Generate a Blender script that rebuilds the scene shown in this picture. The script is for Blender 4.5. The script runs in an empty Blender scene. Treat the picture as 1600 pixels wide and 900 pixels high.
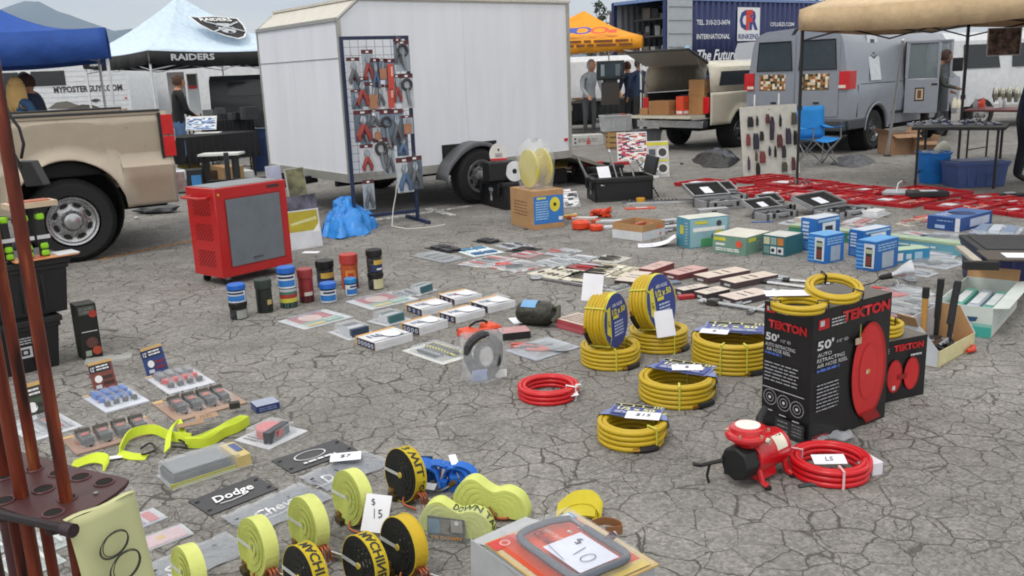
import bpy,math,random
from mathutils import Vector as V,Matrix
from math import radians as RD,sin,cos,pi,sqrt,atan2
random.seed(7)
sc=bpy.context.scene
COL=sc.collection
# ------------------------------------------------------------------ camera
FPX,CAMH,PITCH,ROLL=1400.0,1.6,RD(13.57),RD(2.2)
FW=V((0,cos(PITCH),-sin(PITCH)));RI=V((1,0,0));UP=V((0,sin(PITCH),cos(PITCH)))
CX=RI*cos(ROLL) - UP*sin(ROLL);CY=UP*cos(ROLL) + RI*sin(ROLL)
cam_d=bpy.data.cameras.new('camera');cam=bpy.data.objects.new('camera',cam_d);COL.objects.link(cam)
cam.matrix_world=Matrix(((CX.x,CY.x,-FW.x,0),(CX.y,CY.y,-FW.y,0),(CX.z,CY.z,-FW.z,CAMH),(0,0,0,1)))
cam_d.sensor_width=36;cam_d.lens=36*FPX/1600;cam_d.clip_start=.05;cam_d.clip_end=20000
sc.camera=cam;sc.cycles.filter_width=1.9
# ------------------------------------------------------------------ sky, sun, exposure
SUN_EL,SUN_AZ=RD(58),RD(-150)
W=bpy.data.worlds.new('World');sc.world=W;W.use_nodes=True
nt=W.node_tree;nt.nodes.clear()
def wn(t,**k):
    n=nt.nodes.new(t)
    for a,b in k.items():setattr(n,a,b)
    return n
out=wn('ShaderNodeOutputWorld');bg=wn('ShaderNodeBackground');bg.inputs[1].default_value=.15
sky=wn('ShaderNodeTexSky',sky_type='NISHITA',sun_disc=False,sun_elevation=SUN_EL,sun_rotation=SUN_AZ,air_density=1.0,dust_density=2.0)
tc=wn('ShaderNodeTexCoord');mp=wn('ShaderNodeMapping');mp.inputs['Scale'].default_value=(1.2,1.2,4.5)
ns=wn('ShaderNodeTexNoise');ns.inputs['Scale'].default_value=2.6;ns.inputs['Detail'].default_value=5
cr=wn('ShaderNodeValToRGB');e=cr.color_ramp.elements
e[0].position=.36;e[0].color=(9.7,9.5,9.2,1);e[1].position=.62;e[1].color=(12.6,11.8,10.4,1)
mx=wn('ShaderNodeMixRGB');mx.inputs[0].default_value=.86
L=nt.links.new
L(tc.outputs['Generated'],mp.inputs[0]);L(mp.outputs[0],ns.inputs['Vector']);L(ns.outputs['Fac'],cr.inputs[0])
L(sky.outputs[0],mx.inputs[1]);L(cr.outputs[0],mx.inputs[2]);L(mx.outputs[0],bg.inputs[0]);L(bg.outputs[0],out.inputs[0])
sd=bpy.data.lights.new('sun','SUN');sd.energy=1.35;sd.angle=RD(13);sd.color=(1,.95,.88)
sun=bpy.data.objects.new('sun',sd);COL.objects.link(sun)
sv=V((sin(SUN_AZ)*cos(SUN_EL),cos(SUN_AZ)*cos(SUN_EL),sin(SUN_EL)))
sun.rotation_euler=sv.to_track_quat('Z','Y').to_euler()
sc.view_settings.view_transform='Standard';sc.view_settings.look='None'
sc.view_settings.exposure=-0.10;sc.view_settings.gamma=1;sc.view_settings.use_curve_mapping=False
# ------------------------------------------------------------------ photo measurement -> world points
def ray(px,py):
    return FW + CX*((px-800)/FPX) + CY*((450-py)/FPX)
def G(px,py,z=0.):
    d=ray(px,py);t=(z-CAMH)/d.z
    return V((d.x*t,d.y*t,z))
def P(px,py,Y):
    d=ray(px,py);t=Y/d.y
    return V((d.x*t,Y,CAMH+d.z*t))
def zat(b,px,py):
    "height at which a pixel looks over the ground point b"
    d=ray(px,py);return CAMH + d.z*b.y/d.y
def foot(p0,p1,p2,z=0.):
    a,b,c=G(*p0,z),G(*p1,z),G(*p2,z)
    x=(b-a);w=x.length;x.normalize();y=V((-x.y,x.x,0));d=(c-b).dot(y)
    o=a + x*w/2 + y*d/2;o.z=0
    return o,atan2(x.y,x.x),w,max(d,.02)
# ------------------------------------------------------------------ materials
def lin(h):
    h=h.lstrip('#');c=[int(h[i:i+2],16)/255 for i in (0,2,4)]
    return tuple((x/12.92 if x <= .04045 else ((x+.055)/1.055)**2.4) for x in c) + (1,)
MC={}
def newmat(name):
    m=bpy.data.materials.new(name);m.use_nodes=True
    return m,m.node_tree,m.node_tree.nodes['Principled BSDF']
def K(h,rough=.55,metal=0.,kind='',name=None,var=.10,alpha=1.,sc_=9.):
    key=(h,rough,metal,kind,alpha,var)
    if key in MC:return MC[key]
    m,t,b=newmat(name or 'surface_'+h.lstrip('#')+(kind and '_'+kind))
    N=t.nodes.new;l=t.links.new
    b.inputs['Roughness'].default_value=rough;b.inputs['Metallic'].default_value=metal
    co=N('ShaderNodeTexCoord');oi=N('ShaderNodeObjectInfo');va=N('ShaderNodeVectorMath');va.operation='ADD'
    mu=N('ShaderNodeMath');mu.operation='MULTIPLY';mu.inputs[1].default_value=30;l(oi.outputs['Random'],mu.inputs[0])
    l(co.outputs['Object'],va.inputs[0]);l(mu.outputs[0],va.inputs[1])
    n=N('ShaderNodeTexNoise');n.inputs['Scale'].default_value=sc_;n.inputs['Detail'].default_value=6;n.inputs['Roughness'].default_value=.65
    if kind == 'streak':
        st=N('ShaderNodeMapping');st.inputs['Scale'].default_value=(3,3,.35);l(va.outputs[0],st.inputs[0]);l(st.outputs[0],n.inputs['Vector'])
    else:l(va.outputs[0],n.inputs['Vector'])
    mr=N('ShaderNodeMapRange');mr.inputs[1].default_value=.3;mr.inputs[2].default_value=.7
    mr.inputs[3].default_value=1-var*1.5;mr.inputs[4].default_value=1+var*.6
    l(n.outputs['Fac'],mr.inputs[0])
    mxx=N('ShaderNodeVectorMath');mxx.operation='SCALE';mxx.inputs[0].default_value=lin(h)[:3]
    l(mr.outputs[0],mxx.inputs['Scale']);l(mxx.outputs[0],b.inputs['Base Color'])
    mr2=N('ShaderNodeMapRange');k2=.25 if kind in ('paint','streak') else 1;mr2.inputs[3].default_value=max(.03,rough-.09*k2);mr2.inputs[4].default_value=min(1,rough+.12*k2)
    l(n.outputs['Fac'],mr2.inputs[0]);l(mr2.outputs[0],b.inputs['Roughness'])
    if kind in ('cloth','tarp','bag','rub','card','metal'):
        n2=N('ShaderNodeTexNoise');n2.inputs['Scale'].default_value=dict(cloth=110,tarp=5,bag=22,rub=120,card=35,metal=3)[kind]
        n2.inputs['Detail'].default_value=4;l(va.outputs[0],n2.inputs['Vector'])
        bu=N('ShaderNodeBump');bu.inputs['Strength'].default_value=dict(cloth=.4,tarp=.5,bag=.7,rub=.3,card=.12,metal=.10)[kind]
        bu.inputs['Distance'].default_value=dict(cloth=.004,tarp=.05,bag=.02,rub=.003,card=.004,metal=.02)[kind]
        l(n2.outputs['Fac'],bu.inputs['Height']);l(bu.outputs[0],b.inputs['Normal'])
    if kind == 'paint':
        b.inputs['Coat Weight'].default_value=.35;b.inputs['Coat Roughness'].default_value=.12
    if alpha < 1:
        b.inputs['Alpha'].default_value=alpha;b.inputs['Specular IOR Level'].default_value=.8
    MC[key]=m;return m
def print_mat(name,pal,scale=28.,rough=.35,stretch=(1,1,1)):
    "busy printed artwork: blocks of the packaging's own ink colours"
    if name in MC:return MC[name]
    m,t,b=newmat(name);N=t.nodes.new;l=t.links.new
    co=N('ShaderNodeTexCoord');oi=N('ShaderNodeObjectInfo');va=N('ShaderNodeVectorMath');va.operation='ADD'
    mu=N('ShaderNodeMath');mu.operation='MULTIPLY';mu.inputs[1].default_value=30;l(oi.outputs['Random'],mu.inputs[0])
    l(co.outputs['Object'],va.inputs[0]);l(mu.outputs[0],va.inputs[1])
    mp=N('ShaderNodeMapping');mp.inputs['Scale'].default_value=stretch;l(va.outputs[0],mp.inputs[0])
    sx=N('ShaderNodeVectorMath');sx.operation='SNAP';sx.inputs[1].default_value=(1.0/scale,.42/scale,.42/scale);l(mp.outputs[0],sx.inputs[0])
    w0=N('ShaderNodeTexWhiteNoise');sy=N('ShaderNodeSeparateXYZ');l(sx.outputs[0],sy.inputs[0]);cy_=N('ShaderNodeCombineXYZ');l(sy.outputs[1],cy_.inputs[1]);l(sy.outputs[2],cy_.inputs[2]);l(cy_.outputs[0],w0.inputs['Vector'])
    m0=N('ShaderNodeVectorMath');m0.operation='MULTIPLY';m0.inputs[1].default_value=(1.3/scale,0,0);l(w0.outputs['Color'],m0.inputs[0]);a0=N('ShaderNodeVectorMath');a0.operation='ADD';l(mp.outputs[0],a0.inputs[0]);l(m0.outputs[0],a0.inputs[1])
    s2=N('ShaderNodeVectorMath');s2.operation='SNAP';s2.inputs[1].default_value=(1.5/scale,.42/scale,.42/scale);l(a0.outputs[0],s2.inputs[0])
    v=N('ShaderNodeTexWhiteNoise');l(s2.outputs[0],v.inputs['Vector'])
    s=N('ShaderNodeSeparateColor');l(v.outputs['Color'],s.inputs[0])
    r=N('ShaderNodeValToRGB');r.color_ramp.interpolation='CONSTANT';l(s.outputs[0],r.inputs[0])
    el=r.color_ramp.elements
    while len(el) < len(pal):el.new(.5)
    for i,c in enumerate(pal):el[i].position=i/len(pal);el[i].color=lin(c)
    l(r.outputs[0],b.inputs['Base Color']);b.inputs['Roughness'].default_value=rough
    MC[name]=m;return m
def film(h='#dfe6ee',a=.22,rough=.12):return K(h,rough,0,'bag',alpha=a,name='clear_film')
def dome(h='#e4eaf0',a=.25,rough=.1):return K(h,rough,0,'',alpha=a,name='clear_plastic')
# ------------------------------------------------------------------ text cache
TX={}
def text_geo(s,bold=0.,shear=0.):
    k=(s,bold,shear)
    if k in TX:return TX[k]
    c=bpy.data.curves.new('t','FONT');c.body=s;c.offset=bold;c.shear=shear;c.resolution_u=2
    o=bpy.data.objects.new('t',c);COL.objects.link(o);bpy.context.view_layer.update()
    me=bpy.data.meshes.new_from_object(o.evaluated_get(bpy.context.evaluated_depsgraph_get()))
    vs=[v.co.copy() for v in me.vertices];fs=[tuple(p.vertices) for p in me.polygons]
    bpy.data.objects.remove(o);bpy.data.meshes.remove(me);bpy.data.curves.remove(c)
    if not vs:vs=[V((0,0,0)),V((1,0,0)),V((0,1,0))];fs=[]
    x0=min(v.x for v in vs);x1=max(v.x for v in vs);y0=min(v.y for v in vs);y1=max(v.y for v in vs)
    TX[k]=([((v.x-x0),(v.y-y0)) for v in vs],fs,x1-x0,max(y1-y0,.01));return TX[k]
# ------------------------------------------------------------------ mesh builder
class MB:
    def __init__(s):s.v=[];s.f=[];s.m=[];s.ms=[];s.T=Matrix.Identity(4)
    def mi(s,m):
        if m not in s.ms:s.ms.append(m)
        return s.ms.index(m)
    def add(s,vs,fs,m):
        o=len(s.v);s.v+=[s.T @ V(p) for p in vs];i=s.mi(m)
        for f in fs:s.f.append(tuple(o+a for a in f));s.m.append(i)
    def box(s,x,y,z,sx,sy,sz,m,rz=0.,M=None,tp=1.,skip=()):
        "centre x,y; z is the BOTTOM; tp = taper of the top"
        vs=[]
        for k,q in ((0,1.),(1,tp)):
            for a,b in ((-1,-1),(1,-1),(1,1),(-1,1)):
                vs.append(V((a*sx/2*q,b*sy/2*q,k*sz)))
        Mx=Matrix.Translation((x,y,z)) @ (M or Matrix.Rotation(rz,4,'Z'))
        fs=[(3,2,1,0),(4,5,6,7),(0,1,5,4),(1,2,6,5),(2,3,7,6),(3,0,4,7)]
        s.add([Mx @ v for v in vs],[f for i,f in enumerate(fs) if i not in skip],m);return s
    def open_box(s,w,d,h,t,m,mi=None,z=0.):
        mi=mi or m
        s.box(0,0,z,w,d,t,mi);s.box(0,-d/2+t/2,z+t,w,t,h-t,m);s.box(0,d/2-t/2,z+t,w,t,h-t,m)
        s.box(-w/2+t/2,0,z+t,t,d-2*t-.001,h-t,m);s.box(w/2-t/2,0,z+t,t,d-2*t-.001,h-t,m);return s
    def quad(s,a,b,c,d,m):s.add([a,b,c,d],[(0,1,2,3)],m);return s
    def slab(s,pts,n,t,m):
        "flat polygon pts (3d) given thickness t along -n"
        k=len(pts);n=V(n).normalized()
        vs=[V(p) for p in pts] + [V(p)-n*t for p in pts]
        fs=[tuple(range(k)),tuple(reversed(range(k,2*k)))] + [(i,i+k,(i+1) % k+k,(i+1) % k) for i in range(k)]
        s.add(vs,fs,m);return s
    def prism(s,poly,y0,y1,m,caps=True):
        "poly of (x,z) extruded along y"
        k=len(poly);vs=[(x,y0,z) for x,z in poly] + [(x,y1,z) for x,z in poly]
        fs=[(i,(i+1) % k,(i+1) % k+k,i+k) for i in range(k)]
        if caps:fs+=[tuple(reversed(range(k))),tuple(range(k,2*k))]
        s.add(vs,fs,m);return s
    def cyl(s,a,b,r0,m,r1=None,n=12,caps=True):
        r1=r0 if r1 is None else r1;a=V(a);b=V(b);ax=(b-a)
        if ax.length < 1e-6:return s
        q=ax.to_track_quat('Z','Y');vs=[]
        for c,r in ((a,r0),(b,r1)):
            for i in range(n):vs.append(c + q @ V((r*cos(2*pi*i/n),r*sin(2*pi*i/n),0)))
        fs=[(i,(i+1) % n,(i+1) % n+n,i+n) for i in range(n)]
        if caps:fs+=[tuple(reversed(range(n))),tuple(range(n,2*n))]
        s.add(vs,fs,m);return s
    def lathe(s,prof,m,n=20,o=(0,0,0),ax=None,caps=True):
        "prof of (r,z)"
        q=Matrix.Identity(3) if ax is None else V(ax).to_track_quat('Z','Y').to_matrix();o=V(o);vs=[];k=len(prof)
        for r,z in prof:
            for i in range(n):vs.append(o + q @ V((r*cos(2*pi*i/n),r*sin(2*pi*i/n),z)))
        fs=[(j*n+i,j*n+(i+1) % n,(j+1)*n+(i+1) % n,(j+1)*n+i) for j in range(k-1) for i in range(n)]
        if caps:
            if prof[0][0] > 1e-5:fs.append(tuple(reversed(range(n))))
            if prof[-1][0] > 1e-5:fs.append(tuple(range((k-1)*n,k*n)))
        s.add(vs,fs,m);return s
    def tube(s,pts,r,m,n=8,closed=False,sx=1.):
        pts=[V(p) for p in pts];k=len(pts);vs=[];up=V((0,0,1));prev=None
        for i,p in enumerate(pts):
            a=pts[(i-1) % k] if (closed or i) else p;b=pts[(i+1) % k] if (closed or i < k-1) else p
            t=(b-a)
            t=t.normalized() if t.length > 1e-9 else V((0,0,1))
            if prev is None:prev=t.orthogonal().normalized() if abs(t.z) > .9 else t.cross(up).normalized()
            u=(prev - t*prev.dot(t))
            u=u.normalized() if u.length > 1e-6 else t.orthogonal().normalized()
            prev=u;w=t.cross(u);rr=r[i] if isinstance(r,(list,tuple)) else r
            for j in range(n):vs.append(p + u*rr*sx*cos(2*pi*j/n) + w*rr*sin(2*pi*j/n))
        e=k if closed else k-1
        fs=[(i*n+j,i*n+(j+1) % n,((i+1) % k)*n+(j+1) % n,((i+1) % k)*n+j) for i in range(e) for j in range(n)]
        if not closed:fs+=[tuple(reversed(range(n))),tuple(range((k-1)*n,k*n))]
        s.add(vs,fs,m);return s
    def strip(s,rows,m,closed=False):
        "grid of points rows[i][j]"
        n=len(rows[0]);vs=[p for r in rows for p in r];k=len(rows)
        fs=[(i*n+j,i*n+(j+1) % n,((i+1) % k)*n+(j+1) % n,((i+1) % k)*n+j) for i in range(k if closed else k-1) for j in range(n-1)]
        s.add(vs,fs,m);return s
    def ball(s,c,r,m,n=10,sq=(1,1,1)):
        vs=[];c=V(c)
        for i in range(n+1):
            a=pi*i/n
            for j in range(n*2):
                b=pi*j/n;vs.append((c.x+r*sq[0]*sin(a)*cos(b),c.y+r*sq[1]*sin(a)*sin(b),c.z-r*sq[2]*cos(a)))
        k=n*2
        fs=[(i*k+j,i*k+(j+1) % k,(i+1)*k+(j+1) % k,(i+1)*k+j) for i in range(n) for j in range(k)]
        s.add(vs,fs,m);return s
    def build(s,name,parent=None,bev=0.,loc=None,rz=0.,thick=0.,sub=0,ang=38):
        me=bpy.data.meshes.new(name);me.from_pydata([tuple(v) for v in s.v],[],s.f)
        for m in s.ms:me.materials.append(m)
        me.polygons.foreach_set('material_index',s.m);me.polygons.foreach_set('use_smooth',[True]*len(s.f))
        me.validate();me.update()
        try:me.set_sharp_from_angle(angle=RD(ang))
        except Exception:pass
        o=bpy.data.objects.new(name,me);COL.objects.link(o)
        if parent is not None:o.parent=parent
        if loc is not None:o.location=loc
        o.rotation_euler.z=rz
        if thick:mo=o.modifiers.new('s','SOLIDIFY');mo.thickness=thick;mo.offset=0
        if bev:mo=o.modifiers.new('b','BEVEL');mo.width=bev;mo.segments=2;mo.limit_method='ANGLE';mo.angle_limit=RD(40)
        if sub:mo=o.modifiers.new('u','SUBSURF');mo.levels=sub;mo.render_levels=sub
        return o
class Face:
    def __init__(s,mb,o,ux,uy,w,h,lift=.0012):
        s.mb=mb;s.o=V(o);s.x=V(ux).normalized();s.y=V(uy).normalized();s.n=s.x.cross(s.y);s.w=w;s.h=h;s.k=0;s.l=lift
    def pt(s,u,v):return s.o + s.x*u*s.w + s.y*v*s.h + s.n*(s.l + s.k*.0006)
    def rect(s,u0,v0,u1,v1,m):
        s.k+=1;s.mb.quad(s.pt(u0,v0),s.pt(u1,v0),s.pt(u1,v1),s.pt(u0,v1),m);return s
    def poly(s,pts,m):
        s.k+=1;s.mb.add([s.pt(*p) for p in pts],[tuple(range(len(pts)))],m);return s
    def disc(s,u,v,r,m,ri=0.,n=20,sx=1.):
        "r as a fraction of the height"
        s.k+=1;c=s.pt(u,v);R_=r*s.h;vs=[];fs=[]
        for i in range(n):a=2*pi*i/n;vs.append(c + s.x*cos(a)*R_*sx + s.y*sin(a)*R_)
        if ri:
            for i in range(n):a=2*pi*i/n;vs.append(c + s.x*cos(a)*ri*s.h*sx + s.y*sin(a)*ri*s.h)
            fs=[(i,(i+1) % n,(i+1) % n+n,i+n) for i in range(n)]
        else:fs=[tuple(range(n))]
        s.mb.add(vs,fs,m);return s
    def line(s,pts,wd,m):
        "pen stroke through (u,v) points, wd in metres"
        s.k+=1;q=[s.pt(*p) for p in pts];L_=[];
        for i,p in enumerate(q):
            t=(q[min(i+1,len(q)-1)]-q[max(i-1,0)]).normalized();c=s.n.cross(t)*wd/2;L_.append([p-c,p+c])
        s.mb.strip(L_,m);return s
    def text(s,t,u,v,hh,m,al='c',bold=0.,shear=0.,fit=None,rot=0):
        "hh: letter height as fraction of face height; fit: total width as fraction of face width"
        s.k+=1;vs,fs,tw,th=text_geo(t,bold,shear);k=hh*s.h/th;kx=k if fit is None else fit*s.w/tw
        ofs={'c':-tw*kx/2,'l':0,'r':-tw*kx}[al];b=s.pt(u,v);cr_,sr_=cos(rot),sin(rot);pts=[]
        for x,y in vs:
            X=x*kx+ofs;Y=(y-th/2)*k
            pts.append(b + s.x*(X*cr_-Y*sr_) + s.y*(X*sr_+Y*cr_))
        s.mb.add(pts,fs,m);return s
    def lines(s,u0,v0,u1,v1,n,m,fill=.5):
        "rows of illegibly small print"
        for i in range(n):
            y=v1-(v1-v0)*(i+.5)/n;hh=(v1-v0)/n*fill/2;x=u0
            rr=random.Random(i*7+n)
            while x < u1*.98:
                ww=(u1-u0)*rr.uniform(.08,.28);xe=min(u1*rr.uniform(.9,1),x+ww)
                if xe > x:s.mb.quad(s.pt(x,y-hh),s.pt(xe,y-hh),s.pt(xe,y+hh),s.pt(x,y+hh),m)
                x=xe+(u1-u0)*.035
        s.k+=1;return s
def faces(mb,w,d,h,z=0.):
    return dict(front=Face(mb,(-w/2,-d/2,z),(1,0,0),(0,0,1),w,h),right=Face(mb,(w/2,-d/2,z),(0,1,0),(0,0,1),d,h),
                back=Face(mb,(w/2,d/2,z),(-1,0,0),(0,0,1),w,h),left=Face(mb,(-w/2,d/2,z),(0,-1,0),(0,0,1),d,h),
                top=Face(mb,(-w/2,-d/2,z+h),(1,0,0),(0,1,0),w,d))
# ------------------------------------------------------------------ objects
def tag(o,label,cat=None,group=None,kind=None):
    if label:o['label']=label
    if cat:o['category']=cat
    if group:o['group']=group
    if kind:o['kind']=kind
    return o
def thing(name,label,cat,loc=(0,0,0),rz=0.,group=None):
    o=bpy.data.objects.new(name,None);COL.objects.link(o);o.empty_display_size=.1
    o.location=loc;o.rotation_euler=(0,0,rz);return tag(o,label,cat,group)
def dup(src,loc=None,rz=None,label=None,scale=None):
    kids={}
    for o in list(COL.objects):kids.setdefault(o.parent,[]).append(o)
    def cp(o,par):
        c=o.copy();COL.objects.link(c);c.parent=par
        for ch in kids.get(o,[]):cp(ch,c)
        return c
    r=cp(src,None)
    if loc is not None:r.location=loc
    if rz is not None:r.rotation_euler.z=rz
    if label:r['label']=label
    if scale:r.scale=scale
    return r
def struct(o):o['kind']='structure';return o
WHITE=K('#e9e9ea',.5);BLACK=K('#1a1a1c',.5);STEEL=K('#9a9c9f',.3,.9);CHROME=K('#d5d6d8',.18,1.)
BOARD=K('#b08a60',.8,0,'card',name='cardboard');INK=K('#23262c',.6,var=.03);PAPER=K('#e4e6ee',.75,var=.04,name='paper')
NAVYP=K('#1c2a4c',.45,name='navy_powder_coat');RUB=K('#1c1c1d',.8,0,'rub',name='rubber')
GALV=K('#a5a8aa',.4,.7,'metal',name='galvanised_metal')
# ================================================================== GROUND
def ground_mat():
    m,t,b=newmat('cracked_asphalt');N=t.nodes.new;l=t.links.new
    co=N('ShaderNodeTexCoord')
    def noise(s,d=4,r=.6,src=None):
        n=N('ShaderNodeTexNoise');n.inputs['Scale'].default_value=s;n.inputs['Detail'].default_value=d;n.inputs['Roughness'].default_value=r
        l(src or co.outputs['Object'],n.inputs['Vector']);return n
    def rng(src,a,b_,c,d,mode='SMOOTHSTEP'):
        n=N('ShaderNodeMapRange');n.interpolation_type=mode
        for i,q in enumerate((a,b_,c,d)):n.inputs[1+i].default_value=q
        l(src,n.inputs[0]);return n.outputs[0]
    def mth(op,a,b_):
        n=N('ShaderNodeMath');n.operation=op
        for i,q in enumerate((a,b_)):
            if isinstance(q,(int,float)):n.inputs[i].default_value=q
            else:l(q,n.inputs[i])
        return n.outputs[0]
    wv=noise(5,4,.65)
    sub=N('ShaderNodeVectorMath');sub.operation='SUBTRACT';l(wv.outputs['Color'],sub.inputs[0]);sub.inputs[1].default_value=(.5,.5,.5)
    scl=N('ShaderNodeVectorMath');scl.operation='SCALE';scl.inputs['Scale'].default_value=.10;l(sub.outputs[0],scl.inputs[0])
    ad=N('ShaderNodeVectorMath');ad.operation='ADD';l(co.outputs['Object'],ad.inputs[0]);l(scl.outputs[0],ad.inputs[1])
    flat=N('ShaderNodeVectorMath');flat.operation='MULTIPLY';flat.inputs[1].default_value=(1,1,0);l(ad.outputs[0],flat.inputs[0])
    def crack(scale,w,off):
        v=N('ShaderNodeTexVoronoi');v.feature='DISTANCE_TO_EDGE';v.inputs['Randomness'].default_value=.9;v.inputs['Scale'].default_value=scale
        o2=N('ShaderNodeVectorMath');o2.operation='ADD';o2.inputs[1].default_value=(off,off*.7,0);l(flat.outputs[0],o2.inputs[0]);l(o2.outputs[0],v.inputs['Vector'])
        wn_=noise(2.2+off,2,.5)
        ww=rng(wn_.outputs['Fac'],.32,.68,w*.45,w*1.7)
        q=mth('DIVIDE',v.outputs['Distance'],ww)
        return rng(q,.25,1.25,1,0)
    c1=crack(6.6,.0165,0);c2=crack(11.5,.012,3.3);c3=crack(1.1,.0014,9.1)
    msk=rng(noise(.8,3).outputs['Fac'],.46,.60,0,.8);c2=mth('MULTIPLY',c2,msk)
    fade=rng(noise(.55,4).outputs['Fac'],.32,.54,.55,1)
    c1=mth('MULTIPLY',c1,fade)
    cr_=mth('MAXIMUM',mth('MAXIMUM',c1,c2),c3)
    ag=N('ShaderNodeTexVoronoi');ag.inputs['Scale'].default_value=95;l(co.outputs['Object'],ag.inputs['Vector'])
    sp=N('ShaderNodeSeparateColor');l(ag.outputs['Color'],sp.inputs[0])
    agv=rng(sp.outputs[0],0,1,.74,1.28,'LINEAR')
    fine=rng(noise(38,6,.75).outputs['Fac'],.3,.7,.84,1.15)
    big=rng(noise(.55,6,.6).outputs['Fac'],.3,.7,.86,1.1)
    mid=rng(noise(3.1,5,.6).outputs['Fac'],.3,.7,.9,1.08)
    oil=mth('MULTIPLY',rng(noise(.9,5,.55).outputs['Fac'],.60,.76,1,.62),rng(noise(7,3,.5).outputs['Fac'],.68,.76,1,.72))
    val=mth('MULTIPLY',mth('MULTIPLY',mth('MULTIPLY',agv,fine),mth('MULTIPLY',big,mid)),oil)
    vo=N('ShaderNodeTexVoronoi');vo.inputs['Scale'].default_value=4.1;l(flat.outputs[0],vo.inputs['Vector'])
    sp2=N('ShaderNodeSeparateColor');l(vo.outputs['Color'],sp2.inputs[0]);val=mth('MULTIPLY',val,rng(sp2.outputs[1],0,1,.92,1.07,'LINEAR'))
    base=N('ShaderNodeVectorMath');base.operation='SCALE';base.inputs[0].default_value=(.226,.219,.208);l(val,base.inputs['Scale'])
    mix=N('ShaderNodeMixRGB');mix.inputs[2].default_value=(.050,.045,.040,1);l(mth('MULTIPLY',cr_,.80),mix.inputs[0]);l(base.outputs[0],mix.inputs[1])
    l(mix.outputs[0],b.inputs['Base Color']);b.inputs['Roughness'].default_value=.88;b.inputs['Specular IOR Level'].default_value=.25
    h=mth('SUBTRACT',mth('MULTIPLY',agv,.12),mth('MULTIPLY',cr_,.9))
    h=mth('ADD',h,mth('MULTIPLY',noise(4,4).outputs['Fac'],.8))
    bu=N('ShaderNodeBump');bu.inputs['Strength'].default_value=.6;bu.inputs['Distance'].default_value=.012;l(h,bu.inputs['Height']);l(bu.outputs[0],b.inputs['Normal'])
    return m
g=MB();g.quad((-9000,-3000,0),(9000,-3000,0),(9000,12000,0),(-9000,12000,0),ground_mat())
struct(g.build('ground'))
def paint_line(name,a,b,wd,h,rough=.8):
    a=V(a);b=V(b);t=(b-a).normalized();c=V((-t.y,t.x,0))*wd/2;mb=MB()
    m,tr,bs=newmat('worn_line_paint');N=tr.nodes.new;l=tr.links.new
    co=N('ShaderNodeTexCoord');n=N('ShaderNodeTexNoise');n.inputs['Scale'].default_value=24;n.inputs['Detail'].default_value=6;l(co.outputs['Object'],n.inputs['Vector'])
    r=N('ShaderNodeMapRange');r.inputs[1].default_value=.42;r.inputs[2].default_value=.58;l(n.outputs['Fac'],r.inputs[0])
    r.inputs[3].default_value=.15;r.inputs[4].default_value=.95
    l(r.outputs[0],bs.inputs['Alpha']);bs.inputs['Base Color'].default_value=lin(h);bs.inputs['Roughness'].default_value=rough
    z=V((0,0,.004));mb.quad(a-c+z,b-c+z,b+c+z,a+c+z,m);return struct(mb.build(name))
paint_line('parking_line',G(560,348),G(735,322),.11,'#d8d8d4')
paint_line('parking_line',G(668,326),G(708,337),.11,'#d8d8d4')
paint_line('parking_line',G(150,407),G(345,367),.10,'#b98a4e')
# ================================================================== HILLS + HAZE
def hills():
    mb=MB();m=K('#3f4a4a',.95,0,'',name='scrub_hillside',sc_=.002,var=.25)
    sky_pts=[(-700,60),(-420,38),(-200,50),(-60,36),(0,14),(38,1),(62,2),(92,18),(120,27),(140,34),(160,41),(178,48),(192,46),(206,45),(222,52),(300,66),(420,78),(600,84),(880,80),(1000,90),(1300,84),(1700,70),(2100,50)]
    rows=[]
    rr=random.Random(3)
    Y0=5200.
    xs=[]
    for i in range(len(sky_pts)-1):
        a,b=sky_pts[i],sky_pts[i+1];n=max(1,int((b[0]-a[0])/14))
        for j in range(n):
            t=j/n;xs.append((a[0]+(b[0]-a[0])*t,a[1]+(b[1]-a[1])*t+rr.uniform(-.8,.8)))
    for px,py in xs:
        p=P(px,py,Y0);k=max(p.z,30);r=[]
        for j in range(9):
            t=j/8;y=Y0-1900*(1-t)**1.1;z=k*t**1.25*(1+rr.uniform(-.06,.06)*(t < .95));r.append(V((p.x+rr.uniform(-30,30)*(t < .95),y,z-3*(1-t))))
        r.append(V((p.x,Y0+1500,k*.2)))
        rows.append(r)
    mb.strip(rows,m);return struct(mb.build('hills',ang=80))
hills()
hz=MB();m,t_,b_=newmat('air');t_.nodes.remove(b_)
pv=t_.nodes.new('ShaderNodeVolumePrincipled');pv.inputs['Color'].default_value=(.56,.74,1,1);pv.inputs['Density'].default_value=.00019;pv.inputs['Anisotropy'].default_value=.2
t_.links.new(pv.outputs[0],t_.nodes['Material Output'].inputs['Volume'])
hz.box(0,3000,-1,14000,9000,760,m);hzo=hz.build('haze');tag(hzo,None,None,kind='stuff')
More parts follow.
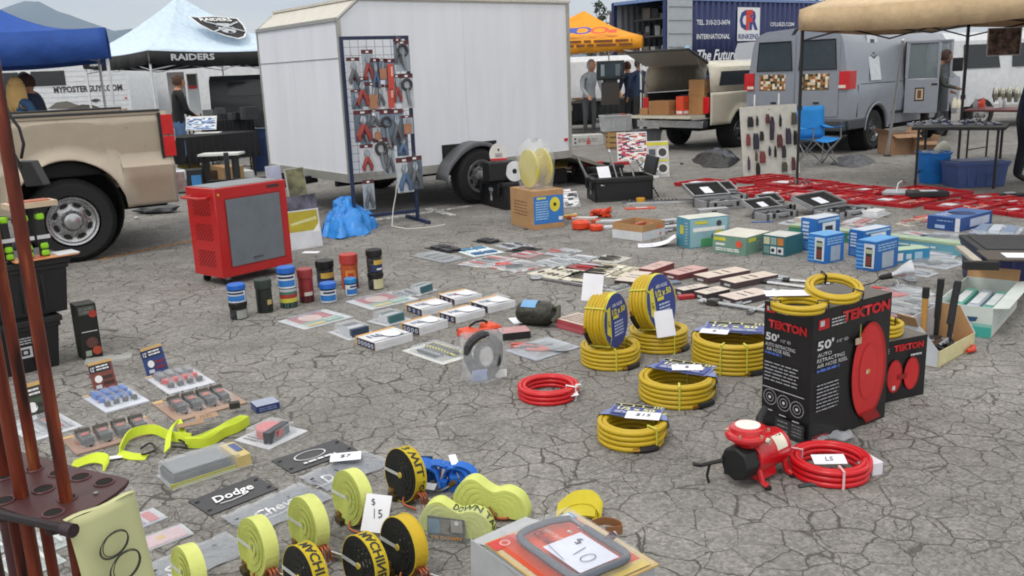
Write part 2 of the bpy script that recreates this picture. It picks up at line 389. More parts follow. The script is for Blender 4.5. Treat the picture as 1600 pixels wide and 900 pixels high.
# ================================================================== TREES, POLE
LEAF=K('#39452c',.8,0,'',name='foliage',var=.35,sc_=1.2)
BARK=K('#4a3f35',.9,name='bark')
def tree(name,label,px,py,Y,ht,rad,z0=.55,n=1500,group=None):
    base=P(px,py,Y);base.z=0
    t=thing(name,label,'tree',base,0,group);rr=random.Random(int(px))
    mb=MB();mb.tube([(0,0,0),(.1,0,ht*.4),(0,.1,ht*.75),(0,0,ht*.93)],[ht*.03,ht*.022,ht*.012,.02],BARK,8)
    for i in range(9):
        a=i*2.4;z=ht*(.35+.06*i);mb.tube([(0,0,z),(cos(a)*rad*.4,sin(a)*rad*.4,z+ht*.07),(cos(a)*rad*.8,sin(a)*rad*.8,z+ht*.1)],[ht*.01,ht*.007,.02],BARK,6)
    mb.build('trunk',t)
    c=MB();cl=[]
    for i in range(34):
        a=rr.uniform(0,2*pi);zz=rr.uniform(z0,1.);r_=rad*sqrt(rr.random())*(1.15-.75*(zz-z0)/(1-z0));cl.append((cos(a)*r_,sin(a)*r_,zz*ht,rad*rr.uniform(.14,.34)))
    for i in range(n):
        x,y,z,q=rr.choice(cl);p=V((x,y,z))+V((rr.gauss(0,q*.6),rr.gauss(0,q*.6),rr.gauss(0,q*.5)))
        u=V((rr.uniform(-1,1),rr.uniform(-1,1),rr.uniform(-1,1))).normalized();w=u.orthogonal().normalized();s_=ht*rr.uniform(.012,.026)
        c.add([p+u*s_,p+w*s_*.6,p-u*s_,p-w*s_*.6],[(0,1,2,3)],LEAF)
    c.build('crown',t,ang=1);return t
tree('conifer_tree','dark thin tree rising behind the right slope of the gold canopy',938,110,90,7.6,1.1,.35,900)
tree('round_tree','dark bushy tree top showing above the far end of the blue container',1284,100,60,5.9,1.9,.5,1600)
tree('palm_like_tree','small grey-green tree far off left of the gold canopy peak',930,110,120,7.0,.8,.4,500)
def pole():
    b=P(955,110,85);b.z=0;t=thing('utility_pole','far wooden utility pole with two crossarms beside the blue container','pole',b)
    m=K('#5a5048',.9,name='weathered_wood');mb=MB();mb.cyl((0,0,0),(0,0,6.6),.14,m,.1);mb.build('pole',t)
    for z,w in ((6.3,1.3),(5.5,1.0)):
        q=MB();q.box(0,0,z,w*1.7,.12,.12,m)
        for i in (-1,-.5,.5,1):q.cyl((i*w*.8,0,z+.12),(i*w*.8,0,z+.3),.04,STEEL,n=6)
        q.build('crossarm',t)
pole()
# ================================================================== CANOPIES
def canopy(name,label,pts,zc,za,apex=None,top='#3060a0',val='#3060a0',vh=.25,leg='#dfe2e4',legs=(0,1,2,3),sag=.12,truss=True,vz=None):
    """pts: 4 corner points (x,y) in order; zc eave height; za apex height"""
    c0=V((sum(p[0] for p in pts)/4,sum(p[1] for p in pts)/4,0));t=thing(name,label,'canopy',c0)
    P4=[V((p[0]-c0.x,p[1]-c0.y,zc)) for p in pts];A=V((apex[0]-c0.x,apex[1]-c0.y,za)) if apex else V((0,0,za))
    mt=K(top,.75,0,'tarp',name='canopy_fabric');mv=K(val,.75,0,'tarp',name='valance_fabric');ml=K(leg,.45,.3,name='leg_paint')
    roof=MB();n=12
    for i in range(4):
        a,b=P4[i],P4[(i+1) % 4];rows=[]
        for j in range(n+1):
            s_=j/n;row=[]
            for k in range(n+1):
                u=k/n;e=a.lerp(b,u);p=A.lerp(e,s_);p.z -= sag*sin(pi*s_)*(1+1.3*sin(pi*u))*.8 + .05*s_*sin(pi*u)
                row.append(p)
            rows.append(row)
        roof.strip(rows,mt)
    roof.build('canopy_top',t,thick=.004,ang=25)
    vl=[]
    for i in range(4):
        a,b=P4[i],P4[(i+1) % 4];v=MB();out=(b-a).cross(V((0,0,1))).normalized()
        if out.dot((a+b)/2) < 0:out=-out
        rows=[];rr=random.Random(i)
        for k in range(n*2+1):
            u=k/(n*2);e=a.lerp(b,u)+out*.012;dz=.05*sin(pi*u);w=.012*sin(u*19+i)+.01*sin(u*41)
            rows.append([e-V((0,0,dz)),e-V((0,0,dz+vh*.5))+out*(w+.01),e-V((0,0,dz*1.6+vh))+out*w*1.5])
        v.strip(rows,mv);vl.append(v)
    vo=[v.build('valance',t,thick=.004,ang=60) for v in vl]
    for i in legs:
        p=P4[i];lm=MB();q=p*.985;q.z=zc
        lm.box(q.x,q.y,zc*.45,.035,.035,zc*.54,ml);lm.box(q.x,q.y,0,.028,.028,zc*.46,ml);lm.box(q.x,q.y,0,.09,.09,.012,ml)
        lm.box(q.x,q.y,zc*.44,.05,.05,.06,K('#202022',.5));lm.build('leg',t)
    if truss:
        for i in range(4):
            a,b=P4[i]*.985,P4[(i+1) % 4]*.985;tm=MB();z1,z2=zc-.10,zc-.38
            for s_ in (0,.5):
                for zz in ((z1,z2),(z2,z1)):
                    p=a.lerp(b,s_);q=a.lerp(b,s_+.5);p.z=zz[0];q.z=zz[1];tm.cyl(p,q,.011,ml,n=5)
            tm.build('truss',t)
    return t,P4,A,c0
def cpt(px,py,Y):p=P(px,py,Y);return p
bc=P(166,60,13.2)
blue,P4,A,c0=canopy('canopy','royal blue canopy at the left edge behind the tan pickup bed',[(bc.x,bc.y),(bc.x-1.3,bc.y+2.7),(bc.x-4.0,bc.y+1.4),(bc.x-2.7,bc.y-1.3)],2.42,2.88,top='#2553a6',val='#244f9e',vh=.42,leg='#cfd3d8',sag=.20)
rc=P(232,88,18.5)
rd=(cos(RD(8)),sin(RD(8)))
rA=[(rc.x,rc.y),(rc.x+2.4,rc.y+2.4),(rc.x,rc.y+4.8),(rc.x-2.4,rc.y+2.4)]
rai,P4,A,c0=canopy('canopy','pale silver-blue canopy with a black valance and a shield emblem on its slope',rA,2.28,3.50,apex=(P(280,10,20.9).x,rc.y+2.4),top='#c9dcec',val='#17181b',vh=.26,leg='#e4e6e8')
def raiders_marks():
    a,b=P4[0],P4[1];mb=MB();ux=(b-a).normalized();out=ux.cross(V((0,0,1)))
    if out.dot((a+b)/2) < 0:out=-out
    f=Face(mb,a-V((0,0,.27))+out*.045,ux,(0,0,1),(b-a).length,.26);m=K('#c8ccd0',.6)
    f.text('RAIDERS',.27,.5,.5,m,bold=.03,fit=.28);
    mb.build('valance_lettering',rai);mb=MB();a2,b2=P4[3],P4[0];ux2=(b2-a2).normalized();o2=ux2.cross(V((0,0,1)))
    if o2.dot((a2+b2)/2) < 0:o2=-o2;
    f=Face(mb,a2-V((0,0,.29))+o2*.05,ux2,(0,0,1),(b2-a2).length,.26);f.text('RAIDERS',.24,.5,.5,m,bold=.03)
    mb.build('valance_lettering',rai)
    e=(a+b)/2;up=(A-e);nrm=ux.cross(up).normalized();upn=up.normalized();c=a.lerp(b,.66);c=c + (A-c)*.37
    q=MB();F_=Face(q,c-ux*.57-upn*.45+nrm*.02,ux,upn,1.14,.92,lift=.0)
    W_,K_=K('#e8eaec',.6),K('#15161a',.6);S_=K('#b4bac2',.6)
    sh=[(.0,.98),(.14,.95),(.3,.97),(.5,1.0),(.7,.97),(.86,.95),(1,.92),(1.0,.6),(.93,.3),(.78,.08),(.62,0),(.42,.12),(.2,.36),(.07,.62)]
    F_.l=.02;F_.poly(sh,W_)
    cx_,cy_=.55,.56;F_.k+=4;F_.poly([(cx_+(x-cx_)*.93,cy_+(y-cy_)*.93) for x,y in sh],K_)
    F_.k+=6;F_.text('RAIDERS',.5,.84,.13,W_,bold=.03,fit=.66)
    F_.k+=6;F_.disc(.56,.43,.21,S_);F_.k+=6;F_.poly([(.36,.5),(.44,.66),(.68,.66),(.76,.5)],S_)
    F_.k+=6;F_.rect(.46,.45,.53,.51,K_);F_.rect(.6,.42,.68,.52,K_);F_.rect(.38,.50,.76,.54,K_);F_.poly([(.5,.24),(.62,.24),(.58,.32),(.54,.32)],K_)
    for s_ in (-1,1):
        F_.k+=4;F_.poly([(.56-s_*.36,.70),(.56-s_*.34,.74),(.56+s_*.36,.28),(.56+s_*.33,.25)][::s_],S_)
    q.build('shield_emblem',rai)
raiders_marks()
gc=P(1003,66,21.5)
gold,P4,A,c0=canopy('canopy','golden yellow canopy with red and blue lettering behind the white trailer',[(gc.x-3.1,gc.y-.4),(gc.x,gc.y),(gc.x-.4,gc.y+3.1),(gc.x-3.5,gc.y+2.7)],2.30,2.98,apex=(P(913,28,23).x+.0,gc.y+1.4),top='#e59a22',val='#e79c20',vh=.27,leg='#e6e6e6',sag=.10)
def gold_marks():
    a,b=P4[0],P4[1];mb=MB();ux=(b-a).normalized();out=V((ux.y,-ux.x,0))
    f=Face(mb,a-V((0,0,.28))+out*.05,ux,(0,0,1),(b-a).length,.27);ink=K('#7a4a22',.7)
    f.lines(.38,.18,.96,.85,2,ink,.62)
    e=(a+b)/2;up=A-e;n_=ux.cross(up).normalized();upn=up.normalized();c=a.lerp(b,.5)
    q=Face(mb,c-ux*1.1+upn*.02+n_*.02,ux,upn,2.2,.55,lift=.03);rd_,bl=K('#d5502c',.6),K('#3c4fa8',.6)
    q.disc(.30,.5,.42,rd_,.26,n=24);q.k+=5;q.disc(.55,.5,.42,bl,.27,n=24);q.k+=5;q.disc(.74,.45,.4,rd_,.25,n=24);q.k+=5;q.rect(.4,.2,.5,.8,bl);q.rect(.84,.1,.93,.5,rd_)
    mb.build('roof_lettering',gold)
gold_marks()
ta,tb=P(1250,25,11.7),P(1600,-4,9.0);dx,dy=tb.x-ta.x,tb.y-ta.y;Ln=sqrt(dx*dx+dy*dy);dx /= Ln;dy /= Ln
tan_,P4,A,c0=canopy('canopy','tan canopy with thin dark legs at the right edge beside the grey van',[(ta.x,ta.y),(ta.x+dx*3.9,ta.y+dy*3.9),(ta.x+dx*3.9-dy*3.1,ta.y+dy*3.9+dx*3.1),(ta.x-dy*3.1,ta.y+dx*3.1)],2.22,3.15,top='#cfb795',val='#c2a985',vh=.25,leg='#26272a',sag=.07)
w=MB();a_=G(1386,244);b_2=P(1411,62,13.6);w.cyl((0,0,0),(b_2.x-a_.x,b_2.y-a_.y,b_2.z),.022,K('#c4c6c8',.4,.5),n=8);w.cyl((0,0,0),(0,0,.02),.06,K('#2a2a2a'))
tag(w.build('awning_pole',loc=a_),'pale metal pole leaning up to the tan canopy beside the van wheel','pole')
# ================================================================== PEOPLE
SKIN=K('#b98468',.6,name='skin')
def person(label,loc,rz,ht=1.74,top='#3a3d42',legs='#2b3a57',hair='#3a2a1e',lean=0.,arm=(.5,.5),hood=False,longhair=False,shoes='#1d1d1d',skin=None,walk=.0,turn=0.):
    """facing -y. One skinned continuous body; hair / hood are children."""
    sk=skin or SKIN;s=ht/1.74;me=bpy.data.meshes.new('person');vs=[];es=[];rad=[]
    def v(p,r,par=None):
        vs.append(V(p)*s);rad.append(r*s if isinstance(r,(int,float)) else tuple(q*s for q in r))
        if par is not None:es.append((par,len(vs)-1))
        return len(vs)-1
    le=lean
    pel=v((0,0,.93),(.165,.12));wa=v((0,-.02*le,1.08),(.145,.105),pel);ch=v((0,-.12*le-.01,1.28),(.175,.125),wa);ns_=v((0,-.25*le,1.44),(.10,.08),ch);nk=v((0,-.29*le,1.53),.056,ns_);v((0,-.34*le-.01,1.60),.06,nk)
    for sd_,am in ((-1,arm[0]),(1,arm[1])):
        sh=v((sd_*.17,-.22*le,1.41),.07,ns_);sx_=v((sd_*.215,-.20*le-.02*am,1.34),.062,sh)
        el=v((sd_*.25,-.2*le-.10*am,1.12),.048,sx_);wr=v((sd_*(.24-.06*am),-.22*le-.10*am-.24*sin(am*1.3),1.12-.25*cos(am*1.3)),.033,el)
        d=V((-sd_*.1*am,-sin(am*1.3),-cos(am*1.3))).normalized();wp=vs[wr]/s;pm=v(wp+d*.07,(.038,.02),wr);pp=vs[pm]/s
        for k in range(4):
            q=pp + V((0,(k-1.5)*.021,0)) if am < .5 else pp+V(((k-1.5)*.021,0,0))
            f1=v(q+d*.035,.0095,pm);v(q+d*(.07+(.01 if k in (1,2) else 0))+V((0,-.008,-.006)),.0075,f1)
        t1=v(pp-d*.03+V((-sd_*.03,-.028,0)),.011,pm);v(pp+d*.01+V((-sd_*.035,-.045,0)),.009,t1)
        wk=walk*sd_
        hip=v((sd_*.095,0,.86),.098,pel);kn=v((sd_*.105,-.03-wk*.14,.5),.064,hip);an=v((sd_*.11,.03-wk*.22,.09),.043,kn);ft=v((sd_*.115,-.10-wk*.22,.035),.036,an);v((sd_*.12,-.17-wk*.22,.03),.028,ft)
    me.from_pydata([tuple(q) for q in vs],es,[]);o=bpy.data.objects.new('person',me);COL.objects.link(o)
    mo=o.modifiers.new('k','SKIN');mo.use_smooth_shade=True
    for i,q in enumerate(me.skin_vertices[0].data):q.radius=rad[i] if isinstance(rad[i],tuple) else (rad[i],rad[i]);q.use_root=(i == 0)
    mo=o.modifiers.new('u','SUBSURF');mo.levels=2
    bpy.context.view_layer.update();me2=bpy.data.meshes.new_from_object(o.evaluated_get(bpy.context.evaluated_depsgraph_get()));bpy.data.objects.remove(o)
    mt,ml,ms_=K(top,.85,0,'cloth'),K(legs,.85,0,'cloth'),K(shoes,.6);mb=MB();allv=[q.co.copy() for q in me2.vertices]
    for p in me2.polygons:
        c=p.center/s;
        if c.z < .10:m=ms_
        elif c.z < .92 and abs(c.x) < .2 and c.y > -.33:m=ml
        elif c.z > 1.5:m=sk
        else:
            m=mt
            for wi in (0,1):
                pass
            if abs(c.x) > .13 and c.z < 1.15:
                am=arm[0] if c.x < 0 else arm[1];wz=1.12-.25*cos(am*1.3);wy=-.2*le-.10*am-.24*sin(am*1.3)
                if (V((0,c.y-wy,c.z-wz))).dot(V((0,-sin(am*1.3),-cos(am*1.3)))) > 0:m=sk
        i=mb.mi(m);mb.f.append(tuple(p.vertices));mb.m.append(i)
    mb.v=allv
    hc=V((0,-.36*le-.015,1.645))*s;H_=.108*s;n=14;rows=[]
    for i in range(n+1):
        a=pi*i/n;row=[]
        for j in range(2*n+1):
            b=pi*j/n;x=sin(a)*cos(b);y=sin(a)*sin(b);z=-cos(a);fx=.78*(1-.18*max(0,-z));q=V((x*H_*fx,y*H_*.93,z*H_*1.18))
            if y < 0:
                q.y -= H_*.22*math.exp(-((x/.16)**2+((z+.1)/.2)**2));q.y+=H_*.07*math.exp(-(((abs(x)-.36)/.16)**2+((z-.12)/.12)**2));q.y -= H_*.06*math.exp(-((x/.3)**2+((z+.5)/.09)**2))
            row.append(hc+Matrix.Rotation(turn,3,'Z') @ q)
        rows.append(row)
    mb.strip(rows,sk);rt=Matrix.Rotation(turn,3,'Z')
    for sd_ in (-1,1):
        mb.ball(hc+rt @ V((sd_*H_*.3,-H_*.84,H_*.14)),H_*.09,K('#2a221e',.3),5);mb.ball(hc+rt @ V((sd_*H_*.78,0,0)),H_*.22,sk,6,(.4,.8,1.2))
    mb.box(hc.x,hc.y-H_*.94,hc.z-H_*.52,H_*.5,H_*.05,H_*.06,K('#8a4a42',.6))
    me3=mb.build('person',loc=loc,rz=rz,ang=180);me3.data.update();tag(me3,label,'person')
    bpy.data.meshes.remove(me2)
    hm=K(hair,.8,0,'cloth');h=MB()
    if hood:
        h.ball(hc+V((0,H_*.42,H_*.12)),H_*1.12,K(top,.85,0,'cloth'),12,(.88,.95,1.16));h.build('hood',me3,ang=180)
    else:
        rows=[]
        for i in range(9):
            a=pi*(.0+.62*i/8);row=[]
            for j in range(25):
                b=2*pi*j/24;k=1.0 if sin(b) > -.35 else .62;aa=a*k;row.append(hc+rt @ V((sin(aa)*cos(b)*H_*.9,sin(aa)*sin(b)*H_*1.06+H_*.03,cos(aa)*H_*1.3)))
            rows.append(row)
        h.strip(rows,hm)
        if longhair:
            for j in range(26):
                b=pi*(-.12+1.24*j/25);x,y=cos(b)*H_*.85,sin(b)*H_*.98+H_*.03;h.tube([hc+V((x,y,H_*.3)),hc+V((x*1.15,y*1.12,-H_*.9)),hc+V((x*1.3,y*1.1+.01,-H_*2.4)),hc+V((x*1.2,y*1.0,-H_*(3.2+.5*sin(j*3))))],[H_*.2,H_*.24,H_*.2,.006],hm,5)
        h.build('hair',me3,ang=180)
    return me3
def at(px,Y):p=P(px,130,Y);return V((p.x,Y,0))
person('woman with long blonde hair and a dark blue jacket beyond the pickup bed',at(23,13.0),RD(160),1.75,'#2a4a6e','#2b3245','#c8a56a',longhair=True,arm=(.5,.3))
person('person with short brown hair and a dark jacket right of the blonde woman',at(44,13.8),RD(-100),1.80,'#26324a','#20242c','#4a3024',arm=(.9,.9))
person('dark haired person half hidden between the two people beyond the pickup bed',at(38,15.5),RD(170),1.86,'#4a3b30','#20242c','#1e1713')
person('man in a black sweater and blue jeans standing under the silver canopy',at(272,17.0),RD(125),1.74,'#17181b','#5a7ba6','#4b3527',arm=(.7,.9),lean=.2)
person('person in a grey hooded sweatshirt looking down at the table by the gold canopy',at(920,21.9),RD(20),1.76,'#9fa6ae','#4a4d52','#2a221c',lean=.5,arm=(.7,.7),hood=True)
person('man in a navy jacket with short hair seen from behind by the far table',at(1001,21.8),RD(200),1.76,'#1e3250','#2a2c30','#4b3a2c',arm=(.6,.4),lean=.25)
person('person in dark clothes left of the navy jacketed man',at(985,22.4),RD(215),1.70,'#22304a','#26282c','#4e2f22',arm=(.8,.6),lean=.3)
person('person in a dark olive coat bending into the open van door',at(1446,17.0),RD(75),1.66,'#3a4038','#2a2826','#3a2420',lean=.9,arm=(1.0,.8),skin=K('#7a5a48',.6,name='skin'))
person('person in dark blue clothes cut off by the right edge of the photo',at(1606,11.3),RD(70),1.62,'#1c2440','#20252e','#1c1714',arm=(.9,.9),lean=.6)
# ================================================================== VEHICLE HELPERS
def onplane(px,py,C,ang):
    "pixel -> (distance along the wall from C, height) on the vertical plane through C with heading ang"
    d=ray(px,py);ux,uy=cos(ang),sin(ang);det=d.x*(-uy)+ux*d.y
    t=(C[0]*(-uy)+ux*C[1])/det;return (d.x*t-C[0])*ux+(d.y*t-C[1])*uy,CAMH+d.z*t
def loft(mb,xs,sec,m,cap0=True,cap1=True):
    rows=[[V((x,y,z)) for y,z in sec(x)] for x in xs];mb.strip(rows,m);n=len(rows[0])
    if cap0:mb.add(rows[0],[tuple(range(n))],m)
    if cap1:mb.add(rows[-1],[tuple(reversed(range(n)))],m)
def wheel_part(t,x,y,r,w,side=-1,rim='#8e9194',holes=8,rr_=.56,metal=.85,cap='#9a9da0'):
    "wheel centred at (x,y) axis along y; outer side towards side*y"
    wt=MB();pr=[(r*.62,-w/2),(r*.86,-w/2-.004),(r*.97,-w*.38),(r,-w*.25),(r,w*.25),(r*.97,w*.38),(r*.86,w/2+.004),(r*.62,w/2)]
    o=thing_part('wheel',t)
    o.location=(x,y,r)
    q=MB();q.lathe(pr,RUB,40,(0,0,0),(0,side,0),caps=False)
    for k in range(44):
        a=2*pi*k/44;c=V((cos(a)*r*.985,0,sin(a)*r*.985))
        q.box(c.x,c.y-w*.2,c.z,.012,w*.34,.012,RUB,M=Matrix.Rotation(-a,4,'Y'));q.box(c.x,c.y+w*.2,c.z,.012,w*.34,.012,RUB,M=Matrix.Rotation(-a,4,'Y'))
    tyre=q.build('tyre',o)
    R_=r*rr_;m=K(rim,.25,metal,name='wheel_metal');dk=K('#141414',.7);f=MB()
    f.lathe([(R_*1.06,w*.44),(R_*1.02,w*.50),(R_*.95,w*.48),(R_*.90,w*.36),(R_*.70,w*.26),(R_*.45,w*.30),(R_*.36,w*.44),(R_*.34,w*.52),(R_*.22,w*.56),(0,w*.565)],m,40,(0,0,0),(0,side,0),caps=False)
    f.lathe([(R_*1.06,w*.44),(R_*1.08,-w*.45)],m,40,(0,0,0),(0,side,0),caps=False)
    for k in range(holes):
        a=2*pi*(k+.5)/holes;c=V((cos(a)*R_*.70,side*w*.315,sin(a)*R_*.70));pts=[]
        for j in range(14):
            b=2*pi*j/14;u,v_=cos(b)*R_*.115,sin(b)*R_*.20;pts.append(c+V((-sin(a)*v_+cos(a)*u,0,cos(a)*v_+sin(a)*u)))
        f.add(pts+[p-V((0,side*.02,0)) for p in pts],[tuple(range(14))],dk)
        f.tube([p+V((0,side*.004,0)) for p in pts],.0035,m,5,True)
    for k in range(8):
        a=2*pi*k/8;c=V((cos(a)*R_*.45,side*w*.32,sin(a)*R_*.45));f.cyl(c,c+V((0,side*.03,0)),.013,STEEL,n=6)
    f.build('rim',o,ang=30);return o
def thing_part(name,t):
    o=bpy.data.objects.new(name,None);COL.objects.link(o);o.parent=t;o.empty_display_size=.1;return o
GLASS=K('#20262b',.08,0,'',name='dark_window_glass',var=.03);REDL=K('#c4161c',.15,0,'paint',name='red_lens');DKP=K('#1b1b1c',.75,name='dark_plastic')
def pane(mb,pts,m=GLASS,n=None,t=.006):
    n=n or (V(pts[1])-V(pts[0])).cross(V(pts[2])-V(pts[0]));mb.slab(pts,n,t,m)
# ------------------------------------------------------------------ tan pickup, left
def pickup():
    C=G(125,411);ang=RD(33+180);t=thing('pickup_truck','tan pickup truck with its rear wheel and bed facing the goods on the left','truck',C,ang)
    paint=K('#aea291',.28,.35,'paint',name='tan_metallic_paint',var=.04)
    S=1;hw=0.98;yc=-hw
    ar=.485;zc=.475
    def arch(x):return zc+sqrt(max(0,ar*ar-x*x)) if abs(x) < ar else .48
    def prof(z,x=0):
        if x < -.46 and z < .88:return .045-.10*max(0,(.75-z))
        if z > 1.3:return -.02-(z-1.3)*.3
        if z > .93:return -.01
        return .0+.02*min(1,(.93-z)/.03)-.10*max(0,(.75-z))
    def side(x0,x1,ztop,name,arches=True):
        mb=MB()
        for sg in (1,-1):
            rows=[]
            xs=sorted(set([x0,x1]+[x0+(x1-x0)*i/40 for i in range(41)]+([-ar,ar] if arches else [])))
            for x in xs:
                zb=arch(x) if arches else .5;row=[]
                for k in range(27):
                    z=zb+(ztop-zb)*k/26;d=sqrt(x*x+(z-zc)**2)-ar if arches else 9
                    fl=.045*math.exp(-(d/.06)**2) if d < .3 and z > .4 else 0;row.append(V((x,(prof(z,x)+fl) if sg > 0 else 2*yc-(prof(z,x)+fl),z)))
                rows.append(row)
            mb.strip(rows if sg > 0 else rows[::-1],paint)
        return mb
    b=side(-.96,1.22,1.36,'bed')
    b.box(.17,-.06,1.335,2.12,.09,.02,paint);b.box(.17,2*yc+.06,1.335,2.12,.09,.02,paint)
    body=b.build('bed_side',t,thick=.006,ang=30)
    i=MB();i.box(.17,yc,.80,2.08,1.70,.02,DKP);i.box(.17,-.12,.82,2.08,.02,.52,DKP);i.box(.17,2*yc+.12,.82,2.08,.02,.52,DKP);i.box(1.2,yc,.82,.03,1.7,.54,paint);i.build('bed_liner',t)
    r=MB()
    for y in (-.055,2*yc+.055):r.box(.17,y,1.357,2.12,.105,.022,K('#2c2d30',.6))
    r.build('bed_rail',t,bev=.006)
    g=MB();g.box(-.885,yc,.72,.05,1.66,.62,paint);g.build('tailgate',t,bev=.01)
    for y in (-.045,2*yc+.045):
        l_=MB();l_.box(-.935,y*1.0+.012,.93,.11,.13,.19,REDL);l_.box(-.935,y+.012,1.135,.11,.13,.19,REDL);l_.box(-.872,y+.01,.915,.022,.136,.43,DKP);l_.box(-1.0,y,1.07,.006,.10,.12,K('#e8e2dc',.2));l_.build('taillight',t,bev=.03)
    u=MB();u.box(-1.0,yc,.56,.16,1.86,.22,CHROME);u.box(-.90,yc,.50,.2,1.5,.08,DKP);u.build('bumper',t,bev=.02)
    f=MB();pts=[]
    for k in range(24):a=2*pi*k/24;pts.append((.98+.10*cos(a),.012,1.13+.10*sin(a)))
    f.tube(pts,.004,K('#55504a',.7),4,True);f.build('fuel_door',t)
    a_=MB();a_.lathe([(ar-.02,0),(ar-.02,.40)],K('#0f0f10',.95),32,(0,-.44,zc),(0,1,0),caps=False);a_.cyl((0,-.43,zc),(0,-.45,zc),ar,K('#0f0f10',.95),n=32)
    a_.box(1.0,-.5,.42,2.6,.2,.10,K('#151515',.9));a_.cyl((0,-.3,.39),(0,-1.7,.39),.05,K('#151515',.9));a_.box(-.5,-.6,.40,.9,.3,.2,K('#151515',.9));a_.build('wheel_well',t)  # near-black frame and axle pieces added to darken the space behind the wheel
    c=MB();zs=[(.5,0),(.9,.01),(1.3,-.02),(1.38,-.04),(1.85,-.22),(1.92,-.34)]
    def sec(x):
        k=1 if x < 3.0 else max(0,1-(x-3.0)/1.1*.95);L_=[]
        for z,dy in zs:L_.append((dy,z if z < 1.35 or x < 2.95 else 1.25+(z-1.25)*max(.0,1-(x-2.95)/.6)))
        return L_+[(2*yc-y,z) for y,z in reversed(L_)]
    loft(c,[1.25,1.4,2.0,2.6,2.95,3.3,3.6,4.3,4.4],sec,paint);c.build('cab',t,ang=30)
    w=MB()
    pane(w,[(1.5,.0-.06,1.42),(2.15,-.06,1.42),(2.15,-.2,1.8),(1.55,-.2,1.8)]);pane(w,[(2.25,-.06,1.42),(3.0,-.06,1.42),(2.85,-.2,1.8),(2.25,-.2,1.8)]);w.build('side_window',t)
    for wx in (0,3.65):
        wheel_part(t,wx,-.16,.392,.27,1,'#b4b6b9',8,.56)
    wheel_part(t,0,2*yc+.16,.392,.27,-1,'#b4b6b9',8,.56)
    return t
pickup()
